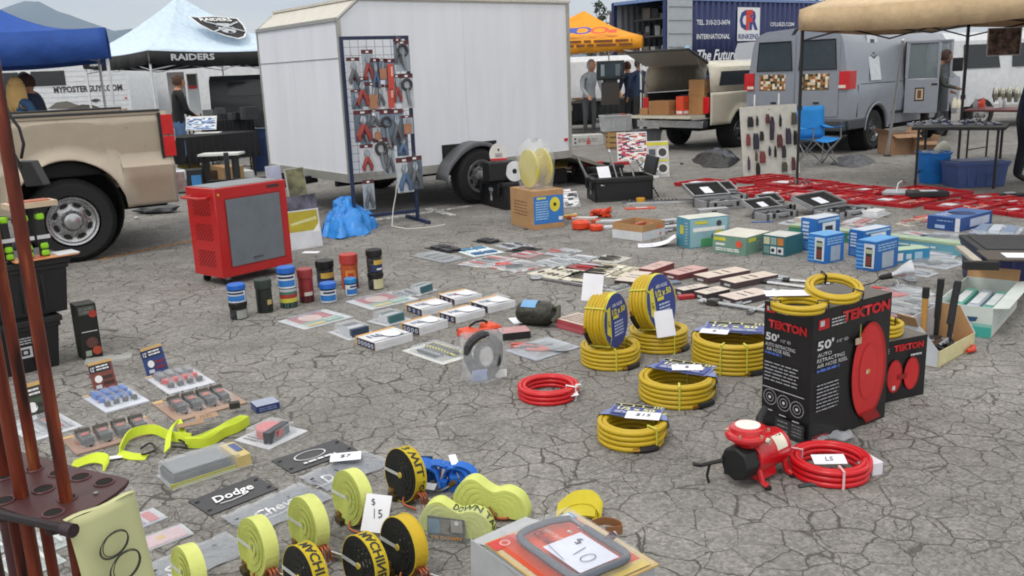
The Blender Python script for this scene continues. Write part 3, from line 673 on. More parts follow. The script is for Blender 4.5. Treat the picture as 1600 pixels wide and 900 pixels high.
# ------------------------------------------------------------------ white enclosed trailer
def trailer():
    nb=P(546,279,10.35);a=atan2(2.0,2.62);A_=(nb.x,nb.y);s1,z1=onplane(892,240,A_,a)
    t=thing('enclosed_trailer','large white enclosed cargo trailer with a slanted nose behind the hanging tool rack','trailer',(A_[0],A_[1],0),a)
    zb=nb.z;Lx=s1;wt=K('#e0e4ec',.40,0,'streak',name='white_trailer_skin',var=.06,sc_=1.3);rf=K('#c9c6bc',.5,name='trailer_roof_skin')
    s0,zt=onplane(533,30,A_,a);s2,ztop=onplane(889,5,A_,a);sk,zk=onplane(556,0,A_,a)
    Wd=2.25;xk=.28
    b=MB();b.prism([(0,zb),(Lx,zb),(Lx,ztop),(xk,ztop),(0,zt)],0,Wd,wt);b.build('body',t,ang=20)
    tr=MB();al=K('#a9a9a2',.4,.4,name='aluminium_trim')
    for y in (-.006,Wd-.014):
        tr.box(Lx/2,y+.01,zb-.05,Lx+.02,.03,.10,al);tr.box(xk/2+Lx/2,y+.01,ztop-.015,Lx-xk+.03,.035,.04,al)
        tr.box(Lx-.01,y+.01,zb,.05,.034,ztop-zb-.02,al);tr.box(.012,y+.01,zb,.045,.034,zt-zb,al)
        tr.cyl((0,y+.01,zt),(xk,y+.01,ztop),.018,al,n=6)
    tr.box(-.006,Wd/2,zt-.02,.03,Wd,.04,al);tr.box(-.006,Wd/2,zb-.05,.03,Wd,.10,al)
    tr.box(-.004,Wd/2,zt-.42,.008,Wd,.008,K('#8f9296',.5));tr.build('trim',t)
    r=MB();r.slab([(-.004,-.0,zt+.006),(xk,0,ztop+.008),(xk,Wd,ztop+.008),(-.004,Wd,zt+.006)],(-1,0,.6),.004,rf);r.box(xk/2+Lx/2,Wd/2,ztop+.002,Lx-xk+.06,Wd+.05,.03,rf);r.build('roof',t)
    rv=MB();
    for k in range(9):
        x=Lx*(k+.5)/9;
        for z in [zb+.08+i*.18 for i in range(10)]:
            if k % 3 == 2:rv.cyl((x,-.001,z),(x,-.004,z),.004,K('#b9bcc2',.4),n=5)
    f=Face(rv,(0,0,zb),(1,0,0),(0,0,1),Lx,ztop-zb)
    f.rect(.498,0,.4995,1,K('#c6cad2',.5))
    rv.build('rivets',t)
    W_=G(738,317);sw,_=onplane(738,317,A_,a);ar=.43
    fe=MB();dkf=K('#66686c',.5,.2,name='fender_paint');rows=[]
    for k in range(17):
        q=pi*k/16;x=sw-cos(q)*(ar+.10*max(0,cos(q))**3);z=.34+sin(q)*ar*1.0;rows.append([V((x,.0,z)),V((x,-.22,z)),V((x,-.24,z-.05))])
    fe.strip(rows,dkf);fe.build('fender',t,thick=.012)
    for k,sgn in ((-.12,-1),(Wd+.12,1)):wheel_part(t,sw,k,.345,.22,sgn,'#8b8d8f',8,.58,.5)
    ww=MB();ww.box(sw,.10,zb-.0,.86,.16,.02,K('#101010',.9));ww.cyl((sw,-.1,.345),(sw,Wd,.345),.035,K('#101010',.9));ww.box(Lx/2,.35,zb-.12,Lx,.06,.10,K('#141416',.8));ww.box(Lx/2,Wd-.35,zb-.12,Lx,.06,.10,K('#141416',.8))
    ww.box(sw,-.004,zb,.84,.004,.28,K('#1c1c1e',.9));
    ww.box(-.5,Wd/2-.3,zb-.12,1.2,.08,.09,K('#141416',.8),rz=.35);ww.box(-.5,Wd/2+.3,zb-.12,1.2,.08,.09,K('#141416',.8),rz=-.35);ww.cyl((-1,Wd/2,.0),(-1,Wd/2,.8),.03,K('#303236',.5));ww.build('chassis',t)
    m=MB();s_,z_=onplane(884,218,A_,a);m.box(s_,-.006,z_-.02,.06,.016,.04,REDL);m.build('marker_light',t,bev=.004)
    rp=MB();yb=K('#b9b08a',.7);rp.slab([(Lx+.02,.05,.62*0+zb),(Lx+1.3,.05,.06),(Lx+1.3,Wd-.05,.06),(Lx+.02,Wd-.05,zb)],(0,0,1),.05,K('#8d887c',.7,.2,name='ramp_plate'));rp.build('ramp_door',t)
    return t,A_,a
trl,TA,Ta=trailer()
# ------------------------------------------------------------------ grey passenger van
def van():
    a=RD(43);Wp=G(1366,234);C=(Wp.x-cos(a)*1.05,Wp.y-sin(a)*1.05);t=thing('passenger_van','light grey-blue van with dark rear windows and its side doors open under the tan canopy','van',(C[0],C[1],0),a)
    pt=K('#8f949f',.32,.25,'paint',name='silver_blue_paint',var=.04);Wd=2.0;yc=Wd/2;arx=1.05;ar=.43
    zt=2.08
    base=[(.02,.42),(.0,.62),(-.0,.66),(-.02,.95),(.0,1.16),(.01,1.2),(.03,1.45),(.09,1.84),(.13,1.96),(.20,2.05),(.36,2.11),(1.0,2.15)]
    def sec(x):
        out_=[];zb=.42
        for c in (arx,arx+3.0):
            if abs(x-c) < ar:zb=max(zb,.36+sqrt(ar*ar-(x-c)**2))
        nose=max(0,(x-4.0)/.9)
        for y,z in base:
            if z < 1.16:z=zb+(z-.42)*(1.16-zb)/.74
            elif nose > 0:z=1.16+(z-1.16)*max(0,1-nose**.8)
            if x < .12:y+=(.12-x)*.35
            out_.append((y+nose*.08,z))
        return out_+[(Wd-y,z) for y,z in reversed(out_)]
    xs=[0,.03,.08,.14,.3]+[arx-ar+2*ar*i/12 for i in range(13)]+[1.7,2.2,2.8,3.4]+[arx+3-ar+2*ar*i/8 for i in range(9)]+[4.6,4.8,4.95]
    b=MB();loft(b,sorted(xs),sec,pt);b.build('body',t,ang=30)
    def rear_pane(y0,y1,z0,z1,m,lift,name=None,mb=None):
        mb=mb or MB();mb.slab([(-lift,y1,z0),(-lift,y0,z0),(-lift,y0,z1),(-lift,y1,z1)],(-1,0,0),.006,m);return mb
    for y0,y1 in ((.19,.985),(1.015,1.81)):
        d=rear_pane(y0,y1,.64,2.03,pt,.012);dr=d.build('rear_door',t,bev=.01)
        w=MB();w.slab([(-.020,y1-.05,1.44),(-.020,y0+.05,1.44),(-.020,y0+.09,1.93),(-.020,y1-.09,1.93)],(-1,0,0),.006,K('#39434a',.10,name='tinted_glass'));w.build('window',dr,bev=.0);w=MB();cc=[(-.022,y1-.05,1.44),(-.022,y0+.05,1.44),(-.022,y0+.09,1.93),(-.022,y1-.09,1.93)];w.tube(cc,.014,DKP,6,True);w.build('window_seal',dr)
        s_=MB();F_=Face(s_,(-.014,y1-.10,1.09),(0,-1,0),(0,0,1),.52,.28);F_.rect(0,0,1,1,print_mat('sepia_sticker',['#5c4a30','#cdbfa4','#8d7448','#e2d8c4','#a5632c','#3a3024'],9));F_.rect(0,.0,1,.04,K('#6d5a3a'));s_.build('sticker',dr)
        h=MB();h.box(-.022,(y0+y1)/2+(.3 if y0 < .5 else -.3)*0,.86,.02,.10,.03,DKP);h.build('handle',dr)
    for y in (.12,Wd-.12):
        l_=MB();l_.box(.09,y*1.0+(-.035 if y < 1 else .035),1.10,.24,.19,.30,REDL);l_.box(-.032,y,1.12,.006,.13,.05,K('#dcd2c8',.2));l_.build('taillight',t,bev=.045)
    u=MB();u.box(-.06,yc,.40,.18,1.96,.20,K('#3a3e45',.5));u.build('bumper',t,bev=.03)
    u=MB();u.box(.32,.0,.42,.64,.05,.17,K('#3e4249',.6));u.build('bumper_end',t,bev=.02)
    for ax_ in (arx,):u=MB();u.tube([(ax_+(ar+.01)*cos(pi*k/16),-.012,.38+(ar+.01)*sin(pi*k/16)) for k in range(17)],.028,pt,8,sx=.6);u.build('arch_lip',t)
    s_=MB();s_.box(2.3,-.01,.60,1.3,.02,.05,DKP);s_.build('side_moulding',t)
    w=MB();y1,y2=.045,.16;sm=MB();sg=K('#4c535e',.6)
    for x_ in (.30,2.06,3.05):sm.box(x_,-.004,.62,.012,.02,.54,sg)
    sm.box(2.4,.005,1.165,4.0,.02,.012,sg);sm.build('panel_seams',t)
    for x0,x1 in ((3.0,3.75),):pane(w,[(x0,y1-.006,1.26),(x1,y1-.006,1.26),(x1-.05,y2-.006,1.78),(x0+.02,y2-.006,1.78)],n=(0,-1,.2))
    w.build('side_window',t)
    q=MB();F_=Face(q,(.75,-.01,1.22),(1,0,0),(0,.17,1),.40,.80);F_.rect(0,0,1,1,K('#c9d0d8',.5));F_.disc(.5,.62,.16,K('#3c4650',.6),.12,n=18);F_.disc(.5,.62,.07,K('#3c4650',.6));F_.rect(.3,.8,.7,.88,K('#3c4650',.6));q.build('banner',t)
    o=MB();o.box(2.55,.0,.62,.9,.03,1.24,K('#131416',.8));o.build('door_opening',t)  # dark slab on the closed body paints the unlit interior
    for hx,da,nm in ((2.08,RD(-68),'rear side door'),(3.02,RD(-112),'front side door')):
        dd=thing_part('side_door',t);dd.location=(hx,-.02,0);dd.rotation_euler.z=da
        k=MB();k.box(.29,0,.58,.56,.05,.62,pt);k.box(.03,0,1.2,.06,.05,.66,pt);k.box(.55,0,1.2,.05,.05,.66,pt);k.box(.29,0,1.82,.57,.05,.06,pt);k.build('door_panel',dd,bev=.01)
        k=MB();k.box(.29,0,1.2,.47,.012,.62,K('#7c8a90',.1,alpha=.5,name='clear_window_glass'));k.build('window',dd)
        k=MB();F_=Face(k,(.18,-.026 if da > RD(-90) else -.026,.80),(1,0,0),(0,0,1),.16,.24);F_.rect(0,0,1,1,DKP);F_.rect(.12,.1,.88,.9,K('#b9a98c',.5));F_.rect(.3,.2,.7,.8,K('#6a4030',.5));k.box(.5,-.03,1.08,.1,.02,.03,DKP);k.build('door_trim',dd)
    mr=MB();mr.box(4.1,-.17,1.28,.06,.2,.26,DKP);mr.cyl((4.1,-.0,1.3),(4.1,-.1,1.34),.02,DKP);mr.build('wing_mirror',t,bev=.02)
    wk=MB()
    for x in (arx,arx+3):wk.cyl((x,.30,.36),(x,.31,.36),ar,K('#0e0e0f',.95),n=24);wk.lathe([(ar-.01,0),(ar-.01,.3)],K('#0e0e0f',.95),24,(x,.02,.36),(0,1,0),caps=False)
    wk.box(2.5,yc,.3,4.6,1.5,.12,K('#0e0e0f',.95));wk.build('underbody',t)
    for x in (arx,arx+3):
        wheel_part(t,x,.14,.355,.22,-1,'#5a5c5f',6,.56,.5);wheel_part(t,x,Wd-.14,.355,.22,1,'#5a5c5f',6,.56,.5)
    return t
van()
# ------------------------------------------------------------------ white pickup with camper shell, hatch up, tailgate down
def shell_pickup():
    a=RD(40);C=(3.83,17.0);t=thing('pickup_truck','cream-white small pickup with a camper shell, hatch raised and tailgate full of cartons','truck',(C[0],C[1],0),a)
    pt=K('#c9c3b2',.35,.05,'paint',name='cream_paint',var=.05);Wd=1.66;arx=.98;ar=.40
    def mk(x0,x1,zt,inner):
        mb=MB()
        for sg in (0,1):
            rows=[];xs=sorted(set([x0,x1]+[x0+(x1-x0)*i/24 for i in range(25)]+[arx-ar,arx+ar]))
            for x in xs:
                zb=.48
                if abs(x-arx) < ar:zb=.36+sqrt(ar*ar-(x-arx)**2)
                row=[]
                for k in range(11):
                    z=zb+(zt-zb)*k/10;d=sqrt((x-arx)**2+(z-.36)**2)-ar;y=-.04*math.exp(-(d/.06)**2)*(d < .3)+.05*max(0,.6-z)+.03*max(0,z-.95)
                    row.append(V((x,y if not sg else Wd-y,z)))
                rows.append(row)
            mb.strip(rows if sg else rows[::-1],pt)
        return mb
    mk(0,1.95,1.08,0).build('bed_side',t,thick=.01,ang=30)
    q=MB();q.box(.98,Wd/2,.62,1.94,1.5,.03,DKP);q.box(.98,.10,.64,1.9,.03,.44,DKP);q.box(.98,Wd-.10,.64,1.9,.03,.44,DKP);q.box(1.93,Wd/2,.64,.03,1.5,.44,pt);q.build('bed_liner',t)
    q=MB();q.box(-.24,Wd/2,.62,.46,1.44,.055,pt);q.box(-.24,Wd/2,.676,.42,1.38,.006,K('#8e887a',.6));q.build('tailgate',t,bev=.012)
    s_=MB()
    def sec(x):return [(.02,1.09),(.05,1.42),(.08,1.54),(.16,1.61),(Wd/2,1.66),(Wd-.16,1.61),(Wd-.08,1.54),(Wd-.05,1.42),(Wd-.02,1.09)]
    loft(s_,[.02,.5,1.0,1.5,1.95],sec,K('#d2cdbd',.4,0,'paint',name='shell_gelcoat'),False,False);s_.build('camper_shell',t,thick=.008,ang=30)
    w=MB()
    for y,n_ in ((.035,-1),(Wd-.035,1)):
        for x0,x1 in ((.28,1.62),):w.slab([(x0,y+.020*n_,1.2),(x1,y+.020*n_,1.2),(x1,y+.008*n_-.0,1.46),(x0+.08,y+.008*n_,1.46)][::-n_],(0,n_,.2),.012,GLASS)
    w.build('shell_window',t)
    w=MB();w.box(1.94,Wd/2,1.14,.02,1.3,.38,K('#2a3036',.1));w.build('cab_window',t)
    h=MB();fr=K('#2b2b2c',.6);L_=.62;up=RD(24)
    p0=V((.0,.08,1.62));d=V((-cos(up),0,sin(up)))*L_;p1=p0+V((0,Wd-.16,0));h.slab([p0,p1,p1+d,p0+d],(sin(up),0,cos(up)),.03,K('#8f8f88',.3,name='hatch_glass'))
    for u,v_ in ((p0,p1),(p1,p1+d),(p1+d,p0+d),(p0+d,p0)):h.cyl(u,v_,.028,fr,n=6)
    h.cyl(p0+d*.6,V((.02,.1,1.2)),.01,STEEL,n=6);h.cyl(p1+d*.6,V((.02,Wd-.1,1.2)),.01,STEEL,n=6);h.build('rear_hatch',t)
    for y in (.09,Wd-.09):
        l_=MB();l_.box(-.01,y,.70,.05,.13,.30,REDL);l_.build('taillight',t,bev=.01)
    u=MB();u.box(-.12,Wd/2,.44,.16,1.62,.13,CHROME);u.box(-.203,Wd/2,.47,.006,.34,.09,K('#cfd0cc',.5));u.build('bumper',t,bev=.02)
    c=MB()
    def sec2(x):
        n_=max(0,(x-3.3)/1.2);L2=[(.04,.45),(0,.8),(.02,1.02),(.16,1.02+.5*(1 if x < 3.0 else max(0,1-(x-3.0)/.5))),(.3,1.02+.56*(1 if x < 3.0 else max(0,1-(x-3.0)/.5)))]
        return L2+[(Wd-y,z) for y,z in reversed(L2)]
    loft(c,[2.0,2.2,3.0,3.3,3.5,4.5],sec2,pt);c.build('cab',t,ang=30)
    wk=MB();wk.cyl((arx,.30,.36),(arx,.31,.36),ar,K('#0e0e0f',.95),n=24);wk.lathe([(ar-.01,0),(ar-.01,.3)],K('#0e0e0f',.95),24,(arx,.01,.36),(0,1,0),caps=False);wk.box(2.1,Wd/2,.36,4.0,1.0,.12,K('#0e0e0f',.95));wk.build('underbody',t)
    for x in (arx,3.75):wheel_part(t,x,.12,.34,.20,-1,'#77797c',8,.55,.5);wheel_part(t,x,Wd-.12,.34,.20,1,'#77797c',8,.55,.5)
    return t,a,C
sp_,Sa,SC_=shell_pickup()
def loc_in(t,x,y,z):return t.matrix_basis @ V((x,y,z))
def carton_simple(label,cat,loc,rz,w,d,h,m,name='carton',flaps=False,prints=None,group=None,bev=.004):
    mb=MB()
    if flaps:
        mb.open_box(w,d,h,.006,m);
        for sx,sy,r in ((0,-1,'X'),(1,0,'Y'),(-1,0,'Y')):
            if sy:mb.slab([(-w/2,sy*d/2,h),(w/2,sy*d/2,h),(w/2-.02,sy*(d/2+d*.3),h-.05),(-w/2+.02,sy*(d/2+d*.3),h-.05)][::sy],(0,0,1),.004,m)
            else:mb.slab([(sx*w/2,d/2,h),(sx*w/2,-d/2,h),(sx*(w/2+w*.18),-d/2,h+.09),(sx*(w/2+w*.18),d/2,h+.09)][::-sx],(0,0,1),.004,m)
    else:
        mb.box(0,0,0,w,d,h,m)
        F_=faces(mb,w,d,h);F_['top'].rect(0,.46,1,.54,K('#c0a070',.4));F_['front'].lines(.15,.3,.8,.7,3,K('#6a4c30',.8),.4)
    if prints:prints(faces(mb,w,d,h))
    o=mb.build(name,loc=loc,rz=rz,bev=bev);return tag(o,label,cat,group)
bx=BOARD
for i,(x,y,w_,d_,h_,zz,lb) in enumerate([(.16,.32,.36,.36,.34,.682,'lower brown carton standing on the pickup tailgate by its tail light'),(.16,.33,.34,.36,.30,1.024,'upper brown carton stacked under the raised pickup hatch'),(-.12,.98,.42,.5,.26,.683,'low open-looking brown carton on the left of the tailgate'),(-.22,1.35,.24,.2,.12,.683,'flat brown carton at the far left edge of the tailgate')]):
    o=carton_simple(lb,'carton',loc_in(sp_,x-.0,y,zz),Sa,w_,d_,h_,K(['#a87a4c','#ab7e50','#9d7046','#a6794d'][i],.8,0,'card'))
o=carton_simple('red-orange printed carton between the brown cartons on the tailgate','carton',loc_in(sp_,-.06,.60,.683),Sa,.22,.17,.34,K('#d9492c',.5),prints=lambda F_:(F_['front'].rect(.1,.05,.9,.2,WHITE),F_['left'].rect(.1,.05,.9,.2,WHITE)))
c_=MB();c_.box(0,0,0,.5,.6,.34,K('#26364e',.5),tp=1.1);c_.box(0,0,.34,.58,.68,.03,K('#1d2b40',.5));tag(c_.build('storage_tote',loc=loc_in(sp_,.75,.8,.66),rz=Sa,bev=.01),'dark blue tote inside the camper shell behind the cartons','tote')
bb=MB();rr=random.Random(5);bb.ball((0,0,.17),.115,K('#7fa3c4',.4,0,'bag'),12,(.8,.7,1.35));tag(bb.build('plastic_bag',loc=loc_in(sp_,.55,1.0,1.64)),'pale blue stuffed bag standing on the roof of the camper shell','bag')
wp=MB();wp.box(0,0,0,1.2,.6,.03,WHITE);wp.box(.1,.1,.03,.9,.4,.03,K('#c9ccd2',.5),rz=.2);tag(wp.build('folded_board',loc=loc_in(sp_,2.6,.7,1.6),rz=Sa),'white boards lying on the pickup cab roof beside the blue bag','board')
# ------------------------------------------------------------------ blue shipping container on its chassis
def container():
    a=RD(37);C=(5.25,30.0);t=thing('shipping_container','dark blue corrugated shipping container with an open end and a white company square','container',(C[0],C[1],0),a)
    z0,z1,Wd,Lc=1.12,3.73,2.44,12.2;bl=K('#26305e',.55,.1,name='container_blue',var=.12);gy=K('#7d8288',.6,.1,name='inner_steel')
    def corr(mb,x0,x1,y,m,dp,step=.28):
        x=x0;pts=[];s=0
        while x < x1:pts+=[(x,y+dp*(s % 2)),(min(x1,x+step*.36),y+dp*(s % 2))];x+=step*.5;s+=1
        mb.strip([[V((px_,py_,z0+.1)),V((px_,py_,z1-.08))] for px_,py_ in pts],m)
    b=MB();corr(b,.06,Lc-.06,.0,bl,.035);corr(b,.06,Lc-.06,Wd,bl,-.035);b.build('side_wall',t,thick=.004,ang=20)
    fr=MB()
    for y in (.03,Wd-.03):
        fr.box(Lc/2,y,z0,Lc,.10,.12,bl);fr.box(Lc/2,y,z1-.08,Lc,.08,.10,K('#6d86b4',.5));fr.box(.04,y,z0,.1,.12,z1-z0,bl);fr.box(Lc-.04,y,z0,.1,.12,z1-z0,bl)
    fr.box(.04,Wd/2,z1-.08,.1,Wd-.2,.10,K('#6d86b4',.5));fr.box(Lc/2,Wd/2,z1-.03,Lc,Wd-.1,.04,bl);fr.box(Lc-.04,Wd/2,z0,.06,Wd-.2,2.5,bl);fr.build('frame',t)
    n_=MB();n_.box(Lc/2,Wd/2,z0+.06,Lc-.2,Wd-.1,.05,K('#4d4034',.9));corr(n_,.15,Lc-.1,Wd-.075,gy,-.03);corr(n_,.15,Lc-.1,.05,gy,.03);n_.build('inner_lining',t)
    d=MB();d.box(.62,-.075,z0+.08,1.14,.05,2.45,K('#a9b0b6',.5,name='door_inner_skin'))
    for k in range(6):d.box(.62,-.108,z0+.2+k*.42,1.14,.02,.03,K('#7c8288',.5))
    d.build('door',t)
    sh=MB()
    for z in (1.95,2.55,3.1):sh.box(.95,1.05,z,.9,1.7,.04,K('#4c4c48',.7))
    rr=random.Random(4)
    for z in (1.2,1.99,2.59,3.14):
        for k in range(7):sh.box(.75+rr.uniform(-.2,.3),.35+k*.25,z,rr.uniform(.1,.4),rr.uniform(.12,.28),rr.uniform(.08,.38),K(rr.choice(['#2a2a2c','#5b564e','#8d8f92','#33373c','#6b625a']),.7),rz=rr.uniform(0,1))
    sh.build('shelf_load',t)
    f=MB();F_=Face(f,(0,-.012,z0),(1,0,0),(0,0,1),Lc,z1-z0,lift=.004);TW=K('#dfe3ea',.6)
    def ps(px,py):s_,z_=onplane(px,py,C,a);return s_/Lc,(z_-z0)/(z1-z0)
    def tx(s_,xa,xb,y,hpx,shear=0,bold=.02):
        ua,va=ps(xa,y);ub,vb=ps(xb,y);_,v1=ps((xa+xb)/2,y-hpx/2);_,v2=ps((xa+xb)/2,y+hpx/2)
        F_.text(s_,(ua+ub)/2,(va+vb)/2,v1-v2,TW,fit=ub-ua,shear=shear,bold=bold)
    tx('TEL. 310-213-0474',1088,1140,35,8);tx('INTERNATIONAL',1088,1140,57,8);tx('The Future of C',1089,1181,85,17,.3);tx('CFLUEZI.COM',1203,1240,38,6)
    ua,va=ps(1151,64);ub,vb=ps(1187,12);F_.k+=3;F_.rect(ua,va,ub,vb,K('#e4e6ea',.5));F_.k+=3
    w_,h_=ub-ua,vb-va;B_=K('#2c3c86',.5);R_=K('#d23c2e',.5)
    def T_(s_,u,v,hh,m,fit,**k):F_.text(s_,ua+w_*u,va+h_*v,h_*hh,m,fit=w_*fit,**k)
    T_('C',.30,.62,.6,B_,.42,bold=.06);F_.k+=2;T_('R',.72,.62,.6,B_,.40,bold=.06);F_.k+=3;T_('F',.52,.62,.62,R_,.30,bold=.06);T_('RINKENS',.5,.13,.16,B_,.9,bold=.02)
    f.build('lettering',t)
    ch=MB();ch.box(Lc/2,.7,.82,Lc,.14,.28,DKP);ch.box(Lc/2,1.74,.82,Lc,.14,.28,DKP);ch.build('chassis',t)
    for x in (.9,2.1):wheel_part(t,x,.18,.5,.5,-1,'#8c8c8a',6,.55,.3);wheel_part(t,x,Wd-.18,.5,.5,1,'#8c8c8a',6,.55,.3)
    lg=MB();lg.box(10,.6,0,.12,.12,.9,DKP);lg.box(10,1.84,0,.12,.12,.9,DKP);lg.build('landing_gear',t)
container()
# ------------------------------------------------------------------ far white vehicles
def white_trailer_left():
    A_=P(-40,170,24.);a=RD(-8)*0+RD(4);C=(A_.x,A_.y);t=thing('travel_trailer','white ribbed travel trailer lettered with a web address behind the silver canopy','trailer',(C[0],C[1],0),a)
    s1,_=onplane(205,160,C,a);wt=K('#d9dde2',.5,name='trailer_white');b=MB();Lc=s1;zt=2.35
    b.prism([(-3,.5),(Lc,.5),(Lc,1.8),(Lc-.2,zt-.1),(Lc-.6,zt),(-3,zt)],0,2.3,wt);b.build('body',t,ang=30)
    r=MB()
    for k in range(12):r.box(Lc/2-1.5,-.003,.6+k*.13,Lc+2.9,.006,.01,K('#b3b8c0',.5))
    r.build('ribs',t)
    for x0,x1,y0,y1 in ((2,28,113,150),(51,100,110,135)):
        u0,z0=onplane(x0,y1,C,a);u1,z1=onplane(x1,y0,C,a);w=MB();w.box((u0+u1)/2,-.012,z0,u1-u0,.02,z1-z0,GLASS);w.build('window',t,bev=.04)
    f=MB();F_=Face(f,(0,-.01,0),(1,0,0),(0,0,1),Lc,1.);u0,z0=onplane(84,140,C,a);u1,z1=onplane(191,137,C,a)
    F_.text('MYPOSTERGUYS.COM',(u0+u1)/2/Lc,(z0+z1)/2,.165,K('#3a3234',.6),fit=(u1-u0)/Lc,bold=.03)
    for pts,c in (([(75,170),(88,160),(105,158),(122,164),(135,170)],'#6f6d68'),([(105,171),(128,163),(145,164),(165,171)],'#55524e'),([(140,157),(150,154),(158,156),(150,160)],'#44444c')):
        F_.poly([(lambda q:(q[0]/Lc,q[1]))(onplane(x,y,C,a)) for x,y in pts][::-1],K(c,.7))
    u,z=onplane(197,153,C,a);F_.rect(u/Lc-.008,z-.02,u/Lc+.008,z+.02,REDL)
    f.build('lettering',t)
    for x in (Lc*.35,Lc*.35-.85):wheel_part(t,x,.1,.34,.2,-1,'#b0b0b0',6,.55,.3)
white_trailer_left()
def boxy_vehicle(label,C,a,Lc,Wd,zt,col,name='cargo_van',marks=None,win=True,z0=.5):
    t=thing(name,label,'van',(C[0],C[1],0),a);m=K(col,.45,0,'paint');b=MB()
    def sec(x):
        k=max(0,(x-(Lc-1.1))/1.1);hh=zt-(zt-1.15)*k**1.5
        L_=[(.02,z0),(0,.9),(.03,1.2),(.1,1.2+(hh-1.2)*.8),(.28,hh)]
        return L_+[(Wd-y,z) for y,z in reversed(L_)]
    loft(b,[0,.3,Lc*.4,Lc-1.1,Lc-.7,Lc-.3,Lc],sec,m);b.build('body',t,ang=30)
    if win:
        w=MB()
        for x0,x1 in ((.4,1.3),(1.6,2.6),(2.9,3.7)):pane(w,[(x0,.02,1.3),(x1,.02,1.3),(x1-.08,.075,1.3+(zt-1.3)*.66),(x0,.075,1.3+(zt-1.3)*.66)],n=(0,-1,.2))
        w.build('side_window',t)
    for x in (.9,Lc-1.0):wheel_part(t,x,.1,.34,.2,-1,'#9a9a9a',6,.55,.3)
    if marks:marks(t)
    return t
q=at(1480,19.5);boxy_vehicle('white van parked behind the open van doors at the right edge',(q.x,q.y),RD(12),5.2,2.0,2.05,'#c9cdd2')
q=at(1335,25);boxy_vehicle('white van far behind the grey van under the tan canopy',(q.x-2.6,q.y),RD(6),5.0,2.0,2.15,'#c4c8cf')
q=at(206,27);boxy_vehicle('white box van showing behind the man in the black sweater',(q.x,q.y),RD(0),5.0,2.1,2.35,'#cfd2d6',win=False)
q=at(325,20.5)
def dark_marks(t):
    pass
boxy_vehicle('black pickup seen through the silver canopy next to the white trailer nose',(q.x,q.y),RD(8),4.6,1.9,1.75,'#22242a',name='dark_car')
q=at(880,27);boxy_vehicle('white van between the gold canopy and the blue container',(q.x-1.0,q.y),RD(5),5.0,2.0,1.95,'#cdd0d4',win=False)
# ================================================================== GOODS: helpers
def carton(label,p0,p1,p2,h,col='#b08a60',top=None,art=None,cat='box',name='box',group=None,z=0.,bev=.002,kind='',rough=.5,d=None):
    o,rz,w,dd=foot(p0,p1,p2);d=d or dd
    mb=MB();m=K(col,rough,0,kind) if isinstance(col,str) else col
    mb.box(0,0,0,w,d,h,m);F_=faces(mb,w,d,h)
    if top:F_['top'].rect(.0,.0,1,1,K(top,rough) if isinstance(top,str) else top)
    if art:art(F_)
    o.z=z;return tag(mb.build(name,loc=o,rz=rz,bev=bev),label,cat,group)
def blister(label,p0,p1,p2,card='#dfe2e8',inner=None,h=.02,dm=.8,group=None,cat='blister pack',art=None,z=0.,tray=True,name='blister_pack'):
    "carded tool pack lying flat: card + moulded clear dome + contents inside"
    o,rz,w,d=foot(p0,p1,p2);t=thing(name,label,cat,(o.x,o.y,z),rz,group)
    c=MB();m=K(card,.45) if isinstance(card,str) else card;c.box(0,0,.001,w,d,.004,m);F_=faces(c,w,d,.005)['top']
    if art:art(F_)
    c.build('card',t)
    if inner:
        i=MB();inner(i,w,d);i.build('contents',t,bev=.0015)
    if tray:
        k=MB();k.box(0,0,.006,w*dm,d*dm,h,dome(),tp=.93);k.box(0,0,.0055,w*.985,d*.985,.0015,dome(a=.12));k.build('clear_cover',t,bev=.004)
    return t
def price(mb,c,w,h,rz,txt='',pitch=0.,m=PAPER,bend=0.):
    "paper tag; returns Face"
    M_=Matrix.Translation(c) @ Matrix.Rotation(rz,4,'Z') @ Matrix.Rotation(pitch,4,'X')
    a,b,d,e=[M_ @ V(p) for p in ((-w/2,-h/2,0),(w/2,-h/2,0),(w/2,h/2,0),(-w/2,h/2,0))]
    mb.slab([a,b,d,e],(b-a).cross(e-a),.0012,m);F_=Face(mb,a,b-a,e-a,w,h)
    if txt:F_.text(txt,.5,.52,.42,K('#3a3c50',.6),shear=.15)
    return F_
def tag_thing(label,c,w,h,rz,txt='',pitch=0.,cat='price tag',name='price_tag'):
    mb=MB();price(mb,(0,0,0),w,h,rz,txt,pitch);return tag(mb.build(name,loc=c),label,cat)
